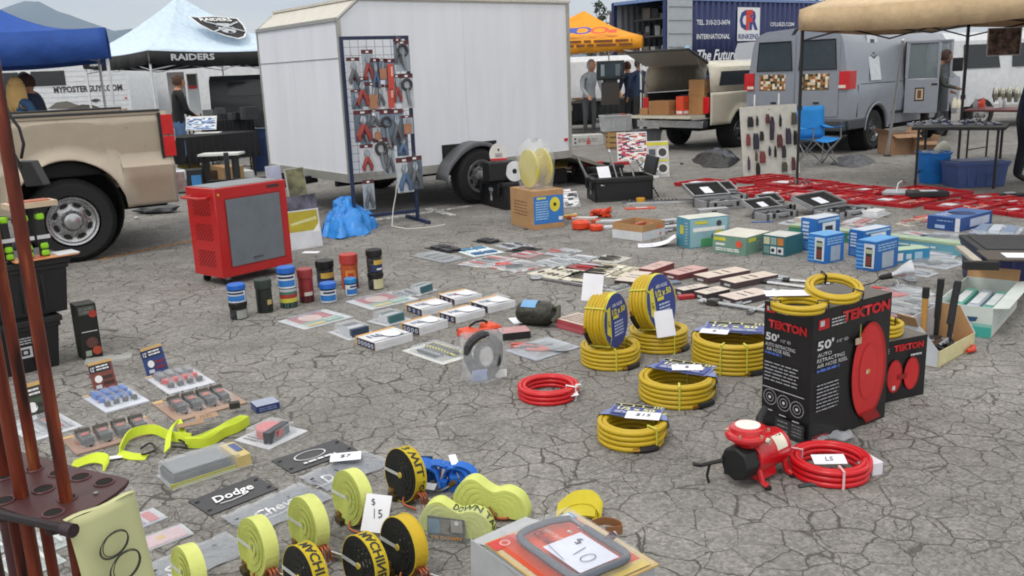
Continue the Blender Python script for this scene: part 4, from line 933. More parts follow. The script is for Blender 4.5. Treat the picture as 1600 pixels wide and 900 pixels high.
# ================================================================== BACK LEFT: under the silver canopy
def table(label,p0,p1,d,h=.74,cloth=None,top='#3a3a3c',name='folding_table',legs=True,th=.035):
    a,b=G(*p0,h),G(*p1,h);x=b-a;w=x.length;rz=atan2(x.y,x.x);t=thing(name,label,'table',(a.x,a.y,0),rz)
    q=MB();q.box(w/2,d/2,h-th,w,d,th,K(top,.6));q.build('tabletop',t,bev=.008)
    if cloth:
        c=MB();rows=[];rr=random.Random(3);m=K(cloth,.85,0,'cloth');n=40
        per=[(w*i/n,-.01) for i in range(n+1)];c.box(w/2,d/2,h+.001,w+.02,d+.02,.006,m)
        c.strip([[V((x_,-.012,h+.006)),V((x_,-.02-.012*sin(i*1.9),h-.2)),V((x_,-.02-.03*sin(i*1.9),h-.42))] for i,(x_,_) in enumerate(per)],m)
        for sx in (0,w):c.strip([[V((sx,d*i/12,h+.006)),V((sx+(-1 if sx == 0 else 1)*(.02+.02*sin(i*2.2)),d*i/12,h-.42))] for i in range(13)],m)
        c.build('tablecloth',t)
    if legs:
        for x_,y_ in ((.08,.06),(w-.08,.06),(.08,d-.06),(w-.08,d-.06)):
            l_=MB();l_.cyl((x_,y_,0),(x_,y_,h-th),.016,K('#1e1f22',.5),n=8);l_.build('leg',t)
        b_=MB()
        for x_ in (.08,w-.08):b_.cyl((x_,.06,.16),(x_,d-.06,.16),.010,K('#1e1f22',.5),n=6)
        b_.build('leg_brace',t)
    return t
t1=table('black cloth covered table holding papers and a poster sheet behind the pickup tail',(288,216),(402,205),.8,.76,cloth='#1b1c20')
poster_m=print_mat('blue_photo_print',['#7fa6cf','#e7edf4','#3d68a8','#b9cee6','#26406e','#dfe7ef'],30)
def standing_sheet(label,px0,px1,ybot,ytop,Y,m,name='poster',cat='poster',z0=None,edge='#e6e8ea',rot=0,lean=.15):
    a,b=P(px0,ybot,Y),P(px1,ybot,Y);h=P(px0,ytop,Y).z-a.z;w=abs(b.x-a.x);mb=MB()
    mb.slab([(-w/2,0,0),(w/2,0,0),(w/2,lean*h,h),(-w/2,lean*h,h)],(0,-1,0),.008,K(edge,.5));F_=Face(mb,(-w/2,0,0),(1,0,0),(0,lean,1),w,h);F_.rect(.03,.03,.97,.97,m)
    return tag(mb.build(name,loc=((a.x+b.x)/2,Y,a.z),rz=rot),label,cat),F_
standing_sheet('sheet of blue photo prints leaning on the black table behind the pickup',290,338,204,183,14.9,poster_m,lean=.5)
for i,(x,y,w_,d_,r,c,lb) in enumerate([(325,208,.42,.26,.1,'#e9ebe8','white tray-shaped sheet on the black table under the photo prints'),(372,197,.34,.24,-.3,'#d7dadd','crumpled white paper pile beside the canopy leg'),(386,201,.3,.2,.4,'#dfe0d8','flat cream sheet at the right end of the black table')]):
    p=G(x,y,.77+.002*i);mb=MB();mb.box(0,0,0,w_,d_,.012,K(c,.6),rz=r)
    if i == 1:
        for k in range(5):mb.box(.02*k-.04,.01*k,.012+.012*k,.26-.02*k,.18,.010,K('#d7dadd',.6),rz=r+k*.35)
    tag(mb.build('paper_sheet',loc=p),lb,'paper')
o,rz_,w,d=foot((376,268),(403,270),(407,262));mb=MB();mb.box(0,0,0,.27,.35,.74,K('#1f3a68',.5));mb.box(0,0,.74,.31,.39,.03,K('#1a2f55',.5));mb.box(0,-.18,.3,.2,.01,.3,K('#1a3260',.5))
tag(mb.build('waste_bin',loc=o,rz=RD(8),bev=.01),'tall dark blue bin beside the front of the white trailer','bin')
def sack(name,label,cat,px,py,r,sq,col,kind='bag',seed=0,z=0.):
    p=G(px,py,z);rr=random.Random(seed);mb=MB();n=12;vs=[];ph=[rr.uniform(0,6) for _ in range(6)]
    rows=[]
    for i in range(n+1):
        a=pi*i/n;row=[]
        for j in range(25):
            b=2*pi*j/24;k=1+.13*sin(3*b+ph[0]+2*a)+.10*sin(5*b+ph[1]-3*a)+.08*sin(7*a+ph[2]+b)+.05*sin(11*b+ph[3]+5*a)
            row.append(V((r*sq[0]*sin(a)*cos(b)*k,r*sq[1]*sin(a)*sin(b)*k,max(0,r*sq[2]*(1-cos(a)*k*.95)-.03*r))))
        rows.append(row)
    mb.strip(rows,K(col,.45,0,kind) if isinstance(col,str) else col);return tag(mb.build(name,loc=p,ang=180),label,cat)
sack('yellow_bag','yellow and black bag under the table behind the pickup bumper','bag',298,286,.22,(.9,.8,1.0),'#8a7a2c',seed=2)
sack('plastic_bag','clear grey stuffed bag on the carton under the table','bag',338,268,.17,(1,.8,.8),'#9a9ca0',seed=4)
for i,(p0,p1,p2,h,c,lb) in enumerate([((306,286),(326,289),(340,284),.22,'#4a3a2c','dark brown carton under the table near the pickup bumper'),((330,285),(352,289),(368,283),.28,'#a98a62','light brown carton under the table left of the dark blue bin'),((360,280),(372,284),(380,276),.16,'#c9cdd0','small white box between the carton and the dark blue bin')]):
    carton(lb,p0,p1,p2,h,c,kind='card',rough=.8,cat='carton',name='carton')
mb=MB();mb.box(0,0,0,.62,.36,.03,K('#d9dbd8',.5));mb.box(-.26,0,-.5,.03,.3,.5,DKP);mb.box(.2,0,-.5,.03,.3,.5,DKP)
p=G(346,242,.52);tag(mb.build('side_shelf',loc=p),'pale shelf board on dark legs under the edge of the black table','shelf')
mb=MB();mb.box(0,0,0,.42,.3,.34,K('#22262a',.6));mb.box(.12,-.152,.06,.14,.004,.2,K('#3f86c4',.5));tag(mb.build('crate',loc=G(296,300,0),rz=RD(20),bev=.01),'black crate with a blue panel just behind the pickup bumper','crate')
sack('grey_cloth_heap','grey rag heap on the ground under the pickup tail','rag',246,333,.17,(1.6,.7,.35),'#55575a',seed=9)
for (x0,x1,y0,y1,Y,c,lb) in [(268,294,176,113,21,'#d9d6d6','white hanging banner with red print behind the man in black'),(298,315,178,115,20.0,'#cdd2d6','tall white panel with a dark portrait poster left of the dark post')]:
    a,b=P(x0,y0,Y),P(x1,y0,Y);h=P(x0,y1,Y).z-a.z;mb=MB();w=b.x-a.x;mb.box(0,0,0,w,.03,h,K(c,.6));F_=Face(mb,(-w/2,-.015,0),(1,0,0),(0,0,1),w,h)
    if x0 == 268:F_.lines(.25,.72,.8,.9,2,K('#b8404a',.6),.5);F_.rect(.55,.45,.8,.6,K('#a83038',.6))
    else:F_.rect(.1,.62,.9,.98,K('#55524c',.6));F_.rect(.1,.62,.9,.7,K('#c23a3a',.6))
    mb.box(-w/2+.02,0,-a.z,.03,.03,a.z,DKP);mb.box(w/2-.02,0,-a.z,.03,.03,a.z,DKP)
    tag(mb.build('banner',loc=((a.x+b.x)/2,Y,a.z)),lb,'banner')
rr=random.Random(12)
t2=table('table of dark merchandise under the back of the silver canopy',(205,172),(262,170),.7,.8,cloth='#5b2027')
t3=table('long dark counter loaded with black goods left of the trailer nose',(318,190),(396,186),.8,.95,cloth='#15171b')
for i in range(8):
    p=G(322+i*9.5,187,.96);mb=MB();mb.box(0,0,0,.12+rr.random()*.1,.12,.08+rr.random()*.14,K(rr.choice(['#2c2d30','#44464a','#6a6d70','#1b1d22']),.5),rz=rr.random());tag(mb.build('merchandise_case',loc=p+V((0,.15,0))),'small dark case on the counter left of the trailer nose','case','dark cases on the far counter')
for i in range(6):
    p=G(209+i*8,170,.81);mb=MB();mb.box(0,0,0,.09,.02,.16+.05*(i % 3),K(['#a82c30','#c9b79a','#7b3a30','#b33','#d6cbb8','#8f2a2e'][i] if i != 3 else '#bb3333',.5));tag(mb.build('souvenir_card',loc=p+V((0,.2,0)),rz=rr.uniform(-.3,.3)),'small upright souvenir on the red-draped far table','souvenir','souvenirs on the red-draped table')
# ================================================================== BACK CENTRE: under the gold canopy
t4=table('long black draped table with cream papers right of the white trailer',(893,163),(1006,151),1.0,.78,cloth='#17181a')
def television():
    t=thing('television','old black television set standing on the table under the gold canopy','television',P(954,125,20.5),RD(4));z=t.location.z;z0=0
    b=MB();b.box(0,0,0,.62,.12,.42,K('#17181b',.4));b.box(0,.2,.04,.46,.3,.34,K('#1c1d20',.5),tp=.9);b.build('casing',t,bev=.02)
    s=MB();s.box(0,-.065,.06,.50,.01,.31,K('#2a3742',.12));F_=Face(s,(-.25,-.071,.06),(1,0,0),(0,0,1),.5,.31);F_.rect(.04,.1,.2,.9,K('#7e8c94',.3));F_.rect(.7,.1,.9,.9,K('#59666e',.3));s.build('screen',t)
    f=MB();f.box(0,.05,-.06,.3,.2,.06,DKP);f.box(0,.05,.80-z,.36,.3,z-.86,K('#3a3634',.8));f.build('stand',t)
television()
o=carton_simple('orange-yellow case lying on the far table in front of the television','case',G(957,153,.79),RD(6),.46,.3,.16,K('#dd9a22',.5),name='carrying_case',bev=.02)
for i,(x,y,w_,c,r,lb) in enumerate([(905,157,.5,'#b79c78',.1,'tan cloth pile at the left end of the black draped table'),(936,158,.6,'#dcdcd4',-.1,'white spread papers in the middle of the black draped table'),(985,153,.34,'#c9c2ae',.3,'cream papers at the right end of the black draped table')]):
    p=G(x,y,.79);mb=MB();rq=random.Random(i)
    for k in range(6):mb.box(rq.uniform(-.12,.12),rq.uniform(-.1,.12),.012*k,w_*rq.uniform(.4,.8),.2,.012,K(c,.7),rz=rq.uniform(-.5,.5))
    tag(mb.build('paper_pile',loc=p),lb,'papers')
def tote(label,c,rz,w,d,h,col,lid=None,alpha=1.,name='storage_tote',cat='tote',lidh=.035,sticker=False):
    t=thing(name,label,cat,c,rz);m=K(col,.45,0,alpha=alpha);b=MB()
    b.box(0,0,0,w*.9,d*.88,h,m,tp=1.1);
    for s_ in (-1,1):b.box(s_*w*.27,-d*.475,h*.1,.02,.012,h*.75,m);b.box(s_*w*.1,-d*.475,h*.1,.02,.012,h*.75,m)
    b.box(0,0,h-.03,w*1.01,d*1.0,.03,m);b.build('bin',t,bev=.008)
    l_=MB()
    if lid:l_.box(0,0,h,w*1.04,d*1.05,lidh,K(lid,.5));l_.box(0,0,h+lidh,w*.86,d*.85,.008,K(lid,.5));l_.build('lid',t,bev=.008)
    else:
        rr=random.Random(int(w*1000));
        for k in range(10):l_.box(rr.uniform(-.3,.3)*w,rr.uniform(-.3,.3)*d,h*.75,.12,.12,h*.3,K(rr.choice(['#8d8f90','#c5c7c8','#5a5c5e','#b34a44']),.6),rz=rr.random())
        l_.build('contents',t)
    if sticker:
        s=MB();F_=Face(s,(-w*.12,-d*.485,h*.3),(1,0,0),(0,0,1),.14,.12);F_.rect(0,.6,1,1,K('#b8bcc0',.5));F_.rect(.25,0,.75,.5,K('#d5d8dc',.5));s.build('label',t)
    return t
tote('black tote on the ground under the long black table',G(916,207,.0)+V((0,1.5,0.12)),0,.72,.5,.34,'#1d1f22',lid='#17181a')
carton_simple('white printed carton under the black tote beside the trailer','carton',G(917,226),RD(5),.66,.4,.22,K('#c4c6c6',.7),prints=lambda F_:(F_['front'].poly([(.42,.1),(.58,.1),(.5,.9)],K('#c05a5e',.6)),F_['front'].rect(.04,.2,.1,.4,INK),F_['front'].rect(.04,.55,.1,.75,INK)))
def crate():
    t=thing('wooden_crate','slatted pale wooden crate under the clear tote','crate',G(962,231),RD(4));m=K('#b08d5c',.8,name='crate_wood')
    for k in range(3):
        s=MB();
        for y in (-.17,.17):s.box(0,y,.03+k*.11,.36,.012,.075,m)
        for x in (-.175,.175):s.box(x,0,.03+k*.11,.012,.33,.075,m)
        s.build('slat',t)
    s=MB();
    for x in (-.165,.165):
        for y in (-.155,.155):s.box(x,y,0,.03,.03,.34,m)
    s.box(0,0,.01,.34,.32,.015,m);s.build('frame',t)
crate()
tote('clear plastic tote full of parts standing on the wooden crate',G(962,231)+V((0,0,.345)),RD(4),.62,.42,.32,'#c9ced2',alpha=.55)
tote('dull grey tote behind the toy display cards',G(1010,232),RD(6),.52,.4,.34,'#6d7073',lid='#5b5e61')
def card_display(label,p0,px1,ytop,m,Y=None,extra=None,lean=.25,rz=0.,name='display_cards'):
    a=G(*p0);b=P(px1,p0[1],a.y);h=zat(a,p0[0],ytop);w=b.x-a.x;mb=MB()
    mb.slab([(0,0,0),(w,0,0),(w,lean*h,h),(0,lean*h,h)],(0,-1,0),.01,K('#d8d9dc',.5));F_=Face(mb,(0,0,0),(1,0,0),(0,lean,1),w,h);F_.rect(.03,.02,.97,.98,m)
    if extra:extra(F_)
    return tag(mb.build(name,loc=a,rz=rz),label,'display')
redpr=print_mat('toy_card_print',['#e8e4e2','#c63640','#e9e9ec','#26365c','#ece8e4','#d9a8a0','#444a52','#efefef','#b83c66'],20)
card_display('stack of red white and blue packages standing behind the black tool tubs',(965,252),1012,208,redpr)
def rings(F_):
    F_.rect(0,.9,1,1,K('#c9c43a',.5));F_.rect(0,.44,1,.5,K('#c9c43a',.5))
    for v in (.7,.24):
        F_.k+=3;F_.disc(.72,v,.17,K('#dadada',.4),.12,n=20);F_.disc(.72,v,.115,K('#3a3836',.5),n=20);F_.rect(.1,v-.12,.4,v+.1,K('#4c5058',.5))
card_display('two carded round lamps with yellow headers beside the red and blue packages',(1012,277),1046,222,K('#b9bcbf',.5),extra=rings)
card_display('clear carded packs leaning against the back of the black tool tub',(1000,279),1030,245,print_mat('grey_pack_print',['#c9ccd0','#8a8e92','#e4e6e8','#b9a678','#6f7478'],16))
# ================================================================== trailer side goods: black tool tubs
def tool_tub(label,p0,p1,p2,h,lid_open=True,stick=True):
    o,rz,w,d=foot(p0,p1,p2);t=thing('tool_box',label,'tool box',o,rz);m=K('#16171a',.45,name='black_plastic')
    b=MB();b.open_box(w,d,h,.018,m);b.box(0,0,.05,w-.06,d-.06,h*.6,K('#0d0d0e',.8));b.box(0,-d/2-.01,h-.06,w*1.03,.03,.05,m);b.box(w/2+.01,0,h-.06,.03,d,.05,m);b.box(-w/2-.01,0,h-.06,.03,d,.05,m)
    for s_ in (-.32,.32):b.box(s_*w,-d/2-.022,h-.16,.07,.02,.14,m)
    b.build('tub',t,bev=.006)
    if lid_open:
        l_=MB();l_.slab([(-w/2,d/2,h),(w/2,d/2,h),(w/2,d/2+.05,h+d*.30),(-w/2,d/2+.05,h+d*.30)],(0,-1,.1),.035,m);l_.build('lid',t,bev=.006)
    if stick:
        s=MB();F_=Face(s,(-.05,-d/2-.001,h*.25),(1,0,0),(0,0,1),.11,h*.5);F_.rect(0,.68,1,.95,K('#a8abae',.5));F_.rect(.3,0,.75,.35,K('#b9bcc0',.5));F_.disc(.5,.5,.16,K('#8c8f92',.5));s.build('label',t)
    return t
tool_tub('large black tool tub with chrome bars leaning on its front',(917,309),(930,317),(1008,306),.30)
tool_tub('black tool tub standing in front of the trailer wheel',(748,318),(790,329),(800,322),.33,False)
tool_tub('black tub behind the large tub with red items along its rim',(893,286),(925,290),(960,282),.26,False,False)
b_=G(790,326);mb=MB();mb.box(0,0,0,.36,.26,.22,K('#17181a',.5));tag(mb.build('tool_case',loc=b_+V((-.05,.1,.34)),rz=RD(20),bev=.01),'black case stacked on the tool tub beside the trailer wheel','tool box')
mb=MB();pts=[(.11*cos(a),0,max(-.06,.13*sin(a))) for a in [RD(-32+ (244)*i/20) for i in range(21)]];mb.slab([(-.2*cos(RD(-32)),0,-.11)]*0+pts[::1],(0,-1,.2),.006,K('#d9d8d6',.4));mb.box(0,-.004,-.075,.20,.012,.025,K('#c02a2c',.5));F_=Face(mb,(-.08,-.006,-.05),(1,0,0),(0,0,1),.16,.12);F_.lines(.25,.1,.8,.5,3,K('#6f7074',.5),.5);F_.disc(.5,.85,.1,DKP)
tag(mb.build('saw_blade_card',loc=b_+V((-.06,.0,.655)),rz=RD(15)),'white saw blade card with a red edge standing on the black case','saw blade')
mb=MB();mb.lathe([(.0,0),(.12,.0),(.12,.01),(0,.01)],K('#d4d6da',.35),28,(0,0,.12),(-.5,-1,.15));mb.lathe([(0,.011),(.03,.011),(.03,.014),(0,.014)],DKP,16,(0,0,.12),(-.5,-1,.15))
tag(mb.build('round_disc_pack',loc=b_+V((.13,-.05,.33))),'white round saw blade pack leaning between the tub and the bagged spool','saw blade')
for i in range(4):
    p=P(905+i*22,262-(i % 2)*6,G(917,288).y+.2);mb=MB();mb.box(0,0,-.02,.28,.06,.05,K('#b3262c',.45));mb.cyl((-.14,0,0),(-.2,0,0),.02,STEEL)
    tag(mb.build('pipe_wrench',loc=p,rz=RD(5+i*8)),['red clamp at the trailer end of the back tub','second red clamp along the back tub rim','third red clamp nearer the big tub','red clamp behind the big tub lid'][i],'clamp')
tb=G(960,312)
for i,(x0,y0,x1,y1,kind) in enumerate([(975,314,952,238,0),(984,314,968,262,1),(1000,312,985,255,0),(1030,308,995,250,1),(1008,300,985,258,1)]):
    a=G(x0,y0);b=P(x1,y1,a.y+.22);t=MB();v=b-a;r=.010
    t.cyl((0,0,.005),v,r,STEEL,n=8)
    if kind:
        for k in range(0,16):q=v*(k+.5)/16;t.cyl(q,q+v*.028,r*1.35,K('#101010',.5),n=8)
    else:t.cyl(v,v+v.normalized()*.03,.018,CHROME,n=8)
    tag(t.build('socket_bar',loc=a),['plain steel bar leaning at the left end of the tub front','dotted black bar second from the left on the tub front','steel bar with a round head in the middle of the tub front','dotted bar leaning farthest right past the tub corner','short dotted bar behind the rightmost one'][i],'bar')
mb=MB();F_=price(mb,(0,0,0),.16,.26,.3,'',1.0);tag(mb.build('paper_note',loc=P(945,275,tb.y-.12)),'white curled paper hanging on the big black tub','paper')
mb=MB();mb.cyl((0,0,0),(.12,0,.26),.016,STEEL);tag(mb.build('steel_tube',loc=P(917,277,tb.y+.0),rz=RD(180)),'short silver tube sticking up from the left corner of the tub','tube')
mb=MB();mb.box(0,0,0,.9,.05,.03,STEEL);
for k in range(14):mb.box(-.38+k*.045,-.0,.03,.02,.055,.004,DKP)
mb.box(0,-.10,0,.8,.03,.02,K('#b9bbbe',.4));mb.box(.5,0,0,.12,.03,.025,DKP)
p=G(1030,316);tag(mb.build('punched_rail',loc=p,rz=RD(-2)),'long perforated steel rail lying right of the black tub','rail')
mb=MB();mb.cyl((0,0,0),(0,0,.06),.055,K('#cf9a2a',.4));tag(mb.build('tape_roll',loc=G(1001,317)),'small orange-yellow roll on the ground in front of the black tub','roll')
mb=MB();mb.box(0,0,0,.34,.12,.012,K('#d0543c',.4));F_=Face(mb,(-.17,-.06,.012),(1,0,0),(0,1,0),.34,.12);F_.rect(.35,.2,.75,.8,K('#d9c9c4',.4));tag(mb.build('carded_tool',loc=G(1000,326),rz=.05),'flat red carded tool in front of the orange-yellow roll','tool card')
cb=carton('tall brown carton with a blue side label holding up the bagged yellow spool',(799,350),(835,360),(866,350),.40,BOARD,cat='carton',name='carton',kind='card',art=lambda F_:(F_['right'].rect(.0,.14,.98,.86,K('#2e78c2',.5)),F_['right'].disc(.70,.62,.19,K('#d8cf3a',.5),sx=.8),F_['right'].disc(.70,.62,.05,K('#44400c',.5)),F_['right'].lines(.06,.24,.5,.74,8,K('#a9cbe8',.5),.4),F_['right'].rect(.1,.78,.4,.83,K('#d8d84a',.5)),F_['right'].rect(.82,.2,.95,.29,WHITE),F_['front'].lines(.15,.3,.75,.72,5,K('#7d5c3c',.8),.35)))
sp0=cb.location+V((0,0,.40))
def spool():
    t=thing('cable_spool','yellow plastic cable spool in a clear bag standing on the brown carton','spool',sp0,RD(28));y=K('#d6c626',.4,name='yellow_plastic')
    s=MB();R_=.20
    for x in (-.09,.07):s.lathe([(0,0),(R_,0),(R_,.02),(0,.02)],y,36,(x,0,R_+.01),(1,0,0));
    s.build('flange',t,ang=40)
    c=MB();c.lathe([(.12,0),(.12,.16)],K('#b9a82e',.5),28,(-.085,0,R_+.01),(1,0,0));
    for k in range(5):a=k*2*pi/5;c.cyl((.09,.07*cos(a),R_+.07*sin(a)),(.094,.07*cos(a),R_+.07*sin(a)),.018,K('#3a3418',.6),n=8)
    c.build('core',t)
    b=MB();rows=[];n=16
    for i in range(n+1):
        u=i/n;row=[]
        for j in range(33):
            a=2*pi*j/32;z=.0+u*.50;rx=.155+.03*sin(pi*u)+.014*sin(5*a+9*u)+.012*sin(9*a-7*u);ry=.215*(1-.45*max(0,u-.72)/.28)+.012*sin(7*a+6*u)
            if u > .85:rx *= 1-(u-.85)*4.2;
            row.append(V((rx*cos(a)*(1-.1*(u > .95)),ry*sin(a),z+.02*sin(3*a)*u)))
        rows.append(row)
    b.strip(rows,K('#dfe5ec',.1,0,'bag',alpha=.25,name='clear_bag_film'));b.build('clear_bag',t,ang=180)
spool()
for i,(p0,p1,p2,h,pal,lb) in enumerate([((868,318),(884,330),(893,322),.20,['#e2e4e8','#d8b84a','#e9ebee','#b8444a','#b9d2e4'],'clear and yellow pouch standing right of the spool carton'),((884,316),(893,331),(903,325),.17,['#e6e8ea','#3a3c40','#e4e6ea','#7a7e84','#c3c6ca'],'white carded pair of black pads leaning right of the yellow pouch')]):
    o,rz,w,d=foot(p0,p1,p2);mb=MB();w=.20;mb.slab([(-w/2,0,0),(w/2,0,0),(w/2,.10,h),(-w/2,.10,h)],(0,-1,.3),.012,K('#d8dadd',.4));F_=Face(mb,(-w/2,0,0),(1,0,0),(0,.1,h),w,h*1.1);F_.rect(.03,.03,.97,.97,print_mat('pouch_print_%d' % i,pal,22));tag(mb.build('carded_pouch',loc=o,rz=RD(20)),lb,'pouch')
mb=MB();mb.slab([(-.2,0,.0),(.1,0,0),(.2,.3,.06),(-.1,.3,.06)],(0,0,1),.01,K('#c3ae5a',.6));mb.box(.0,.12,-.22,.2,.2,.2,K('#1d1d1f',.6));tag(mb.build('open_case',loc=G(872,280)+V((0,-.6,.24)),rz=RD(10)),'black case topped by a yellow sheet behind the spool carton','case')
orange=K('#d8431c',.45,name='orange_plastic')
for i,(x,y,r,h,lb) in enumerate([(908,358,.095,.09,'larger orange-red reel on the ground right of the spool carton'),(932,360,.07,.06,'smaller orange-red reel touching the larger one'),(940,340,.10,.09,'crumpled orange bundle behind the two reels')]):
    p=G(x,y);mb=MB()
    if i < 2:mb.lathe([(0,0),(r*.8,0),(r,h*.2),(r,h*.8),(r*.8,h),(r*.3,h),(r*.25,h*.8),(0,h*.8)],orange,24)
    else:
        rr=random.Random(3);pts=[(rr.uniform(-r,r)*1.2,rr.uniform(-r,r)*.8,rr.uniform(.015,h)) for k in range(26)];mb.tube(pts,.018,orange,6)
    tag(mb.build('orange_reel',loc=p),lb,'reel')
for i,(x,y,c,rz,lb) in enumerate([(885,340,'#c6a52e',.4,'yellow and black hand tool behind the orange reels'),(912,343,'#d4d0cc',-.3,'white and red hand tool behind the larger orange reel'),(955,357,'#c9ced6',.1,'silver carded tool between the reels and the cut-down white box'),(950,348,'#c4c7cc',-.1,'long pale blade pack behind the silver carded tool')]):
    mb=MB();mb.box(0,0,0,.26,.06,.03,K(c,.4));mb.box(-.13,0,.0,.1,.05,.04,K(['#1d1d1f','#c2402c','#5b6a86','#c2502c'][i],.5));mb.box(.1,.03,.01,.1,.02,.02,K('#e2e4e8',.4),rz=.3);tag(mb.build('hand_tool',loc=G(x,y),rz=rz,bev=.006),lb,'hand tool')
def cutbox():
    o,rz,w,d=foot((957,371),(1004,377),(1022,366));t=thing('open_box','shallow open box, white below and brown above, in front of the orange reels','box',o,rz);b=MB();b.open_box(w,d,.15,.005,BOARD);F_=faces(b,w,d,.15)
    for k in ('front','right'):F_[k].rect(0,0,1,.55,K('#cfd3d8',.6))
    b.build('box_body',t);c=MB();rr=random.Random(2)
    for k in range(14):c.box(rr.uniform(-.35,.35)*w,rr.uniform(-.3,.3)*d,.02+.006*k,.14,.05,.03,K(rr.choice(['#c96a44','#d8d8d8','#a85a3c']),.5),rz=rr.random()*3)
    c.build('contents',t)
cutbox()
mb=MB();mb.strip([[V((-.17+.34*k/10,y,.004+.075*(k/10)**3+(.012 if k > 8 else 0))) for y in (-.09,.09)] for k in range(11)],PAPER);F_=Face(mb,(-.17,-.09,.005),(1,0,0),(0,1,0),.25,.18);F_.k=6;F_.lines(.1,.3,.85,.6,2,K('#a9adb6',.6),.3)
tag(mb.build('curled_flyer',loc=G(1026,384),rz=RD(-8)),'white sheet of paper curling up in front of the teal upright box','paper')
for i,(x,y,lb) in enumerate([(1035,352,'grey metal blade packs right of the cut-down white box'),(1040,362,'silver pack lying nearest the teal upright box')]):
    mb=MB();
    for k in range(4):mb.box(k*.05-.1,k*.02,k*.012,.24,.06,.012,K(['#8f949c','#c9ccd2','#6d7178','#d3d6da'][k],.35,.3),rz=k*.22-.3)
    tag(mb.build('blade_pack',loc=G(x,y)),lb,'blade pack')
# ================================================================== GRID RACK
def rack():
    a=G(556,357);b=G(653,345);w=(b-a).length;rz=atan2(b.y-a.y,b.x-a.x);h=zat(a,532,57)
    t=thing('grid_rack','tall dark blue wire grid rack hung with carded pliers before the white trailer','display rack',a,rz)
    f=MB();s=.036
    f.box(0,0,0,s,s,h,NAVYP);f.box(w,0,0,s,s,h,NAVYP);f.box(w/2,0,h-s,w-s,s,s,NAVYP);f.box(w/2,0,.10,w-s,s*.9,s,NAVYP);f.build('frame',t,bev=.003)
    for x in (0,w):
        q=MB();q.box(x,0,.0,s,.62,s,NAVYP);q.build('foot',t,bev=.003)
    g=MB();gm=K('#8c9096',.4,.6,name='grid_wire');n=8
    for k in range(1,n):g.cyl((w*k/n,0,.55),(w*k/n,0,h-s),.0028,gm,n=5)
    z=.55
    while z < h-.03:g.cyl((0,0,z),(w,0,z),.0028,gm,n=5);z+=.085
    g.build('wire_grid',t)
    return t,a,rz,w,h
rk,rka,rkrz,rkw,rkh=rack()
redh,blk,stl='#96403c','#2a2a2e','#9aa0a8'
def hung(px,py,pw,ph,kind,label,hdr='#5a2630'):
    pw *= 1.28;ph *= 1.04
    "carded tool hanging from a hook: px,py = top centre in the photo, pw,ph size in pixels"
    s_,z=onplane(px,py,(rka.x,rka.y),rkrz);s2,z2=onplane(px,py+ph,(rka.x,rka.y),rkrz);s3,_=onplane(px+pw/2,py,(rka.x,rka.y),rkrz);w=abs(s3-s_)*2;h=abs(z-z2)
    t=thing('carded_tool',label,'tool card',rka+V((cos(rkrz)*s_,sin(rkrz)*s_,z))+V((sin(rkrz),-cos(rkrz),0))*.07,rkrz)
    c=MB();c.box(0,0,-h,w,.003,h,K(['#76879c','#c3c8cf','#5c6878','#a3adb9'][(px+py) % 4],.25,0,name='blister_backing'));F_=Face(c,(-w/2,-.0016,-h),(1,0,0),(0,0,1),w,h,lift=.0005);F_.rect(0,.87,1,1,K(hdr,.5));F_.rect(.38,.9,.62,.96,WHITE);c.build('card',t)
    k=MB();k.cyl((0,.07,.05),(0,-.05,-.012),.0025,STEEL,n=5);k.build('hook',t)
    i=MB();y=-.014;st=K(stl,.3,.8);hd=K({'p':redh,'b':'#50698a','w':'#3a3a3e','r':'#c04a3c','o':'#a8765a','g':'#5c6066'}.get(kind,redh),.45)
    if kind in 'pbg':
        for sg in (-1,1):
            i.tube([(0,y,-h*.42),(sg*w*.12,y,-h*.6),(sg*w*.30,y,-h*.80),(sg*w*.26,y,-h*.95)],[w*.12,w*.15,w*.15,w*.10],hd,6);i.tube([(0,y,-h*.44),(sg*w*.10,y,-h*.32),(sg*w*.05,y,-h*.18)],[w*.13,w*.13,w*.05],st,6)
        i.cyl((0,y-.01,-h*.43),(0,y+.01,-h*.43),w*.12,st,n=10)
    elif kind == 'w':
        pts=[(w*.33*cos(a),y,-h*.32+w*.36*sin(a)) for a in [2*pi*q/14 for q in range(14)]];i.tube(pts,w*.11,hd,6,True);i.tube([(0,y,-h*.45),(w*.05,y,-h*.7),(w*.18,y,-h*.93)],w*.14,st,6)
    elif kind == 'r':
        i.box(0,y,-h*.97,w*.55,.014,h*.8,hd);i.box(w*.1,y-.009,-h*.55,w*.2,.004,h*.3,K('#e0a89a',.4))
    else:
        i.box(0,y,-h*.95,w*.6,.014,h*.5,hd);i.tube([(0,y,-h*.45),(w*.1,y,-h*.2)],w*.1,st,6)
    i.build('tool',t);return t
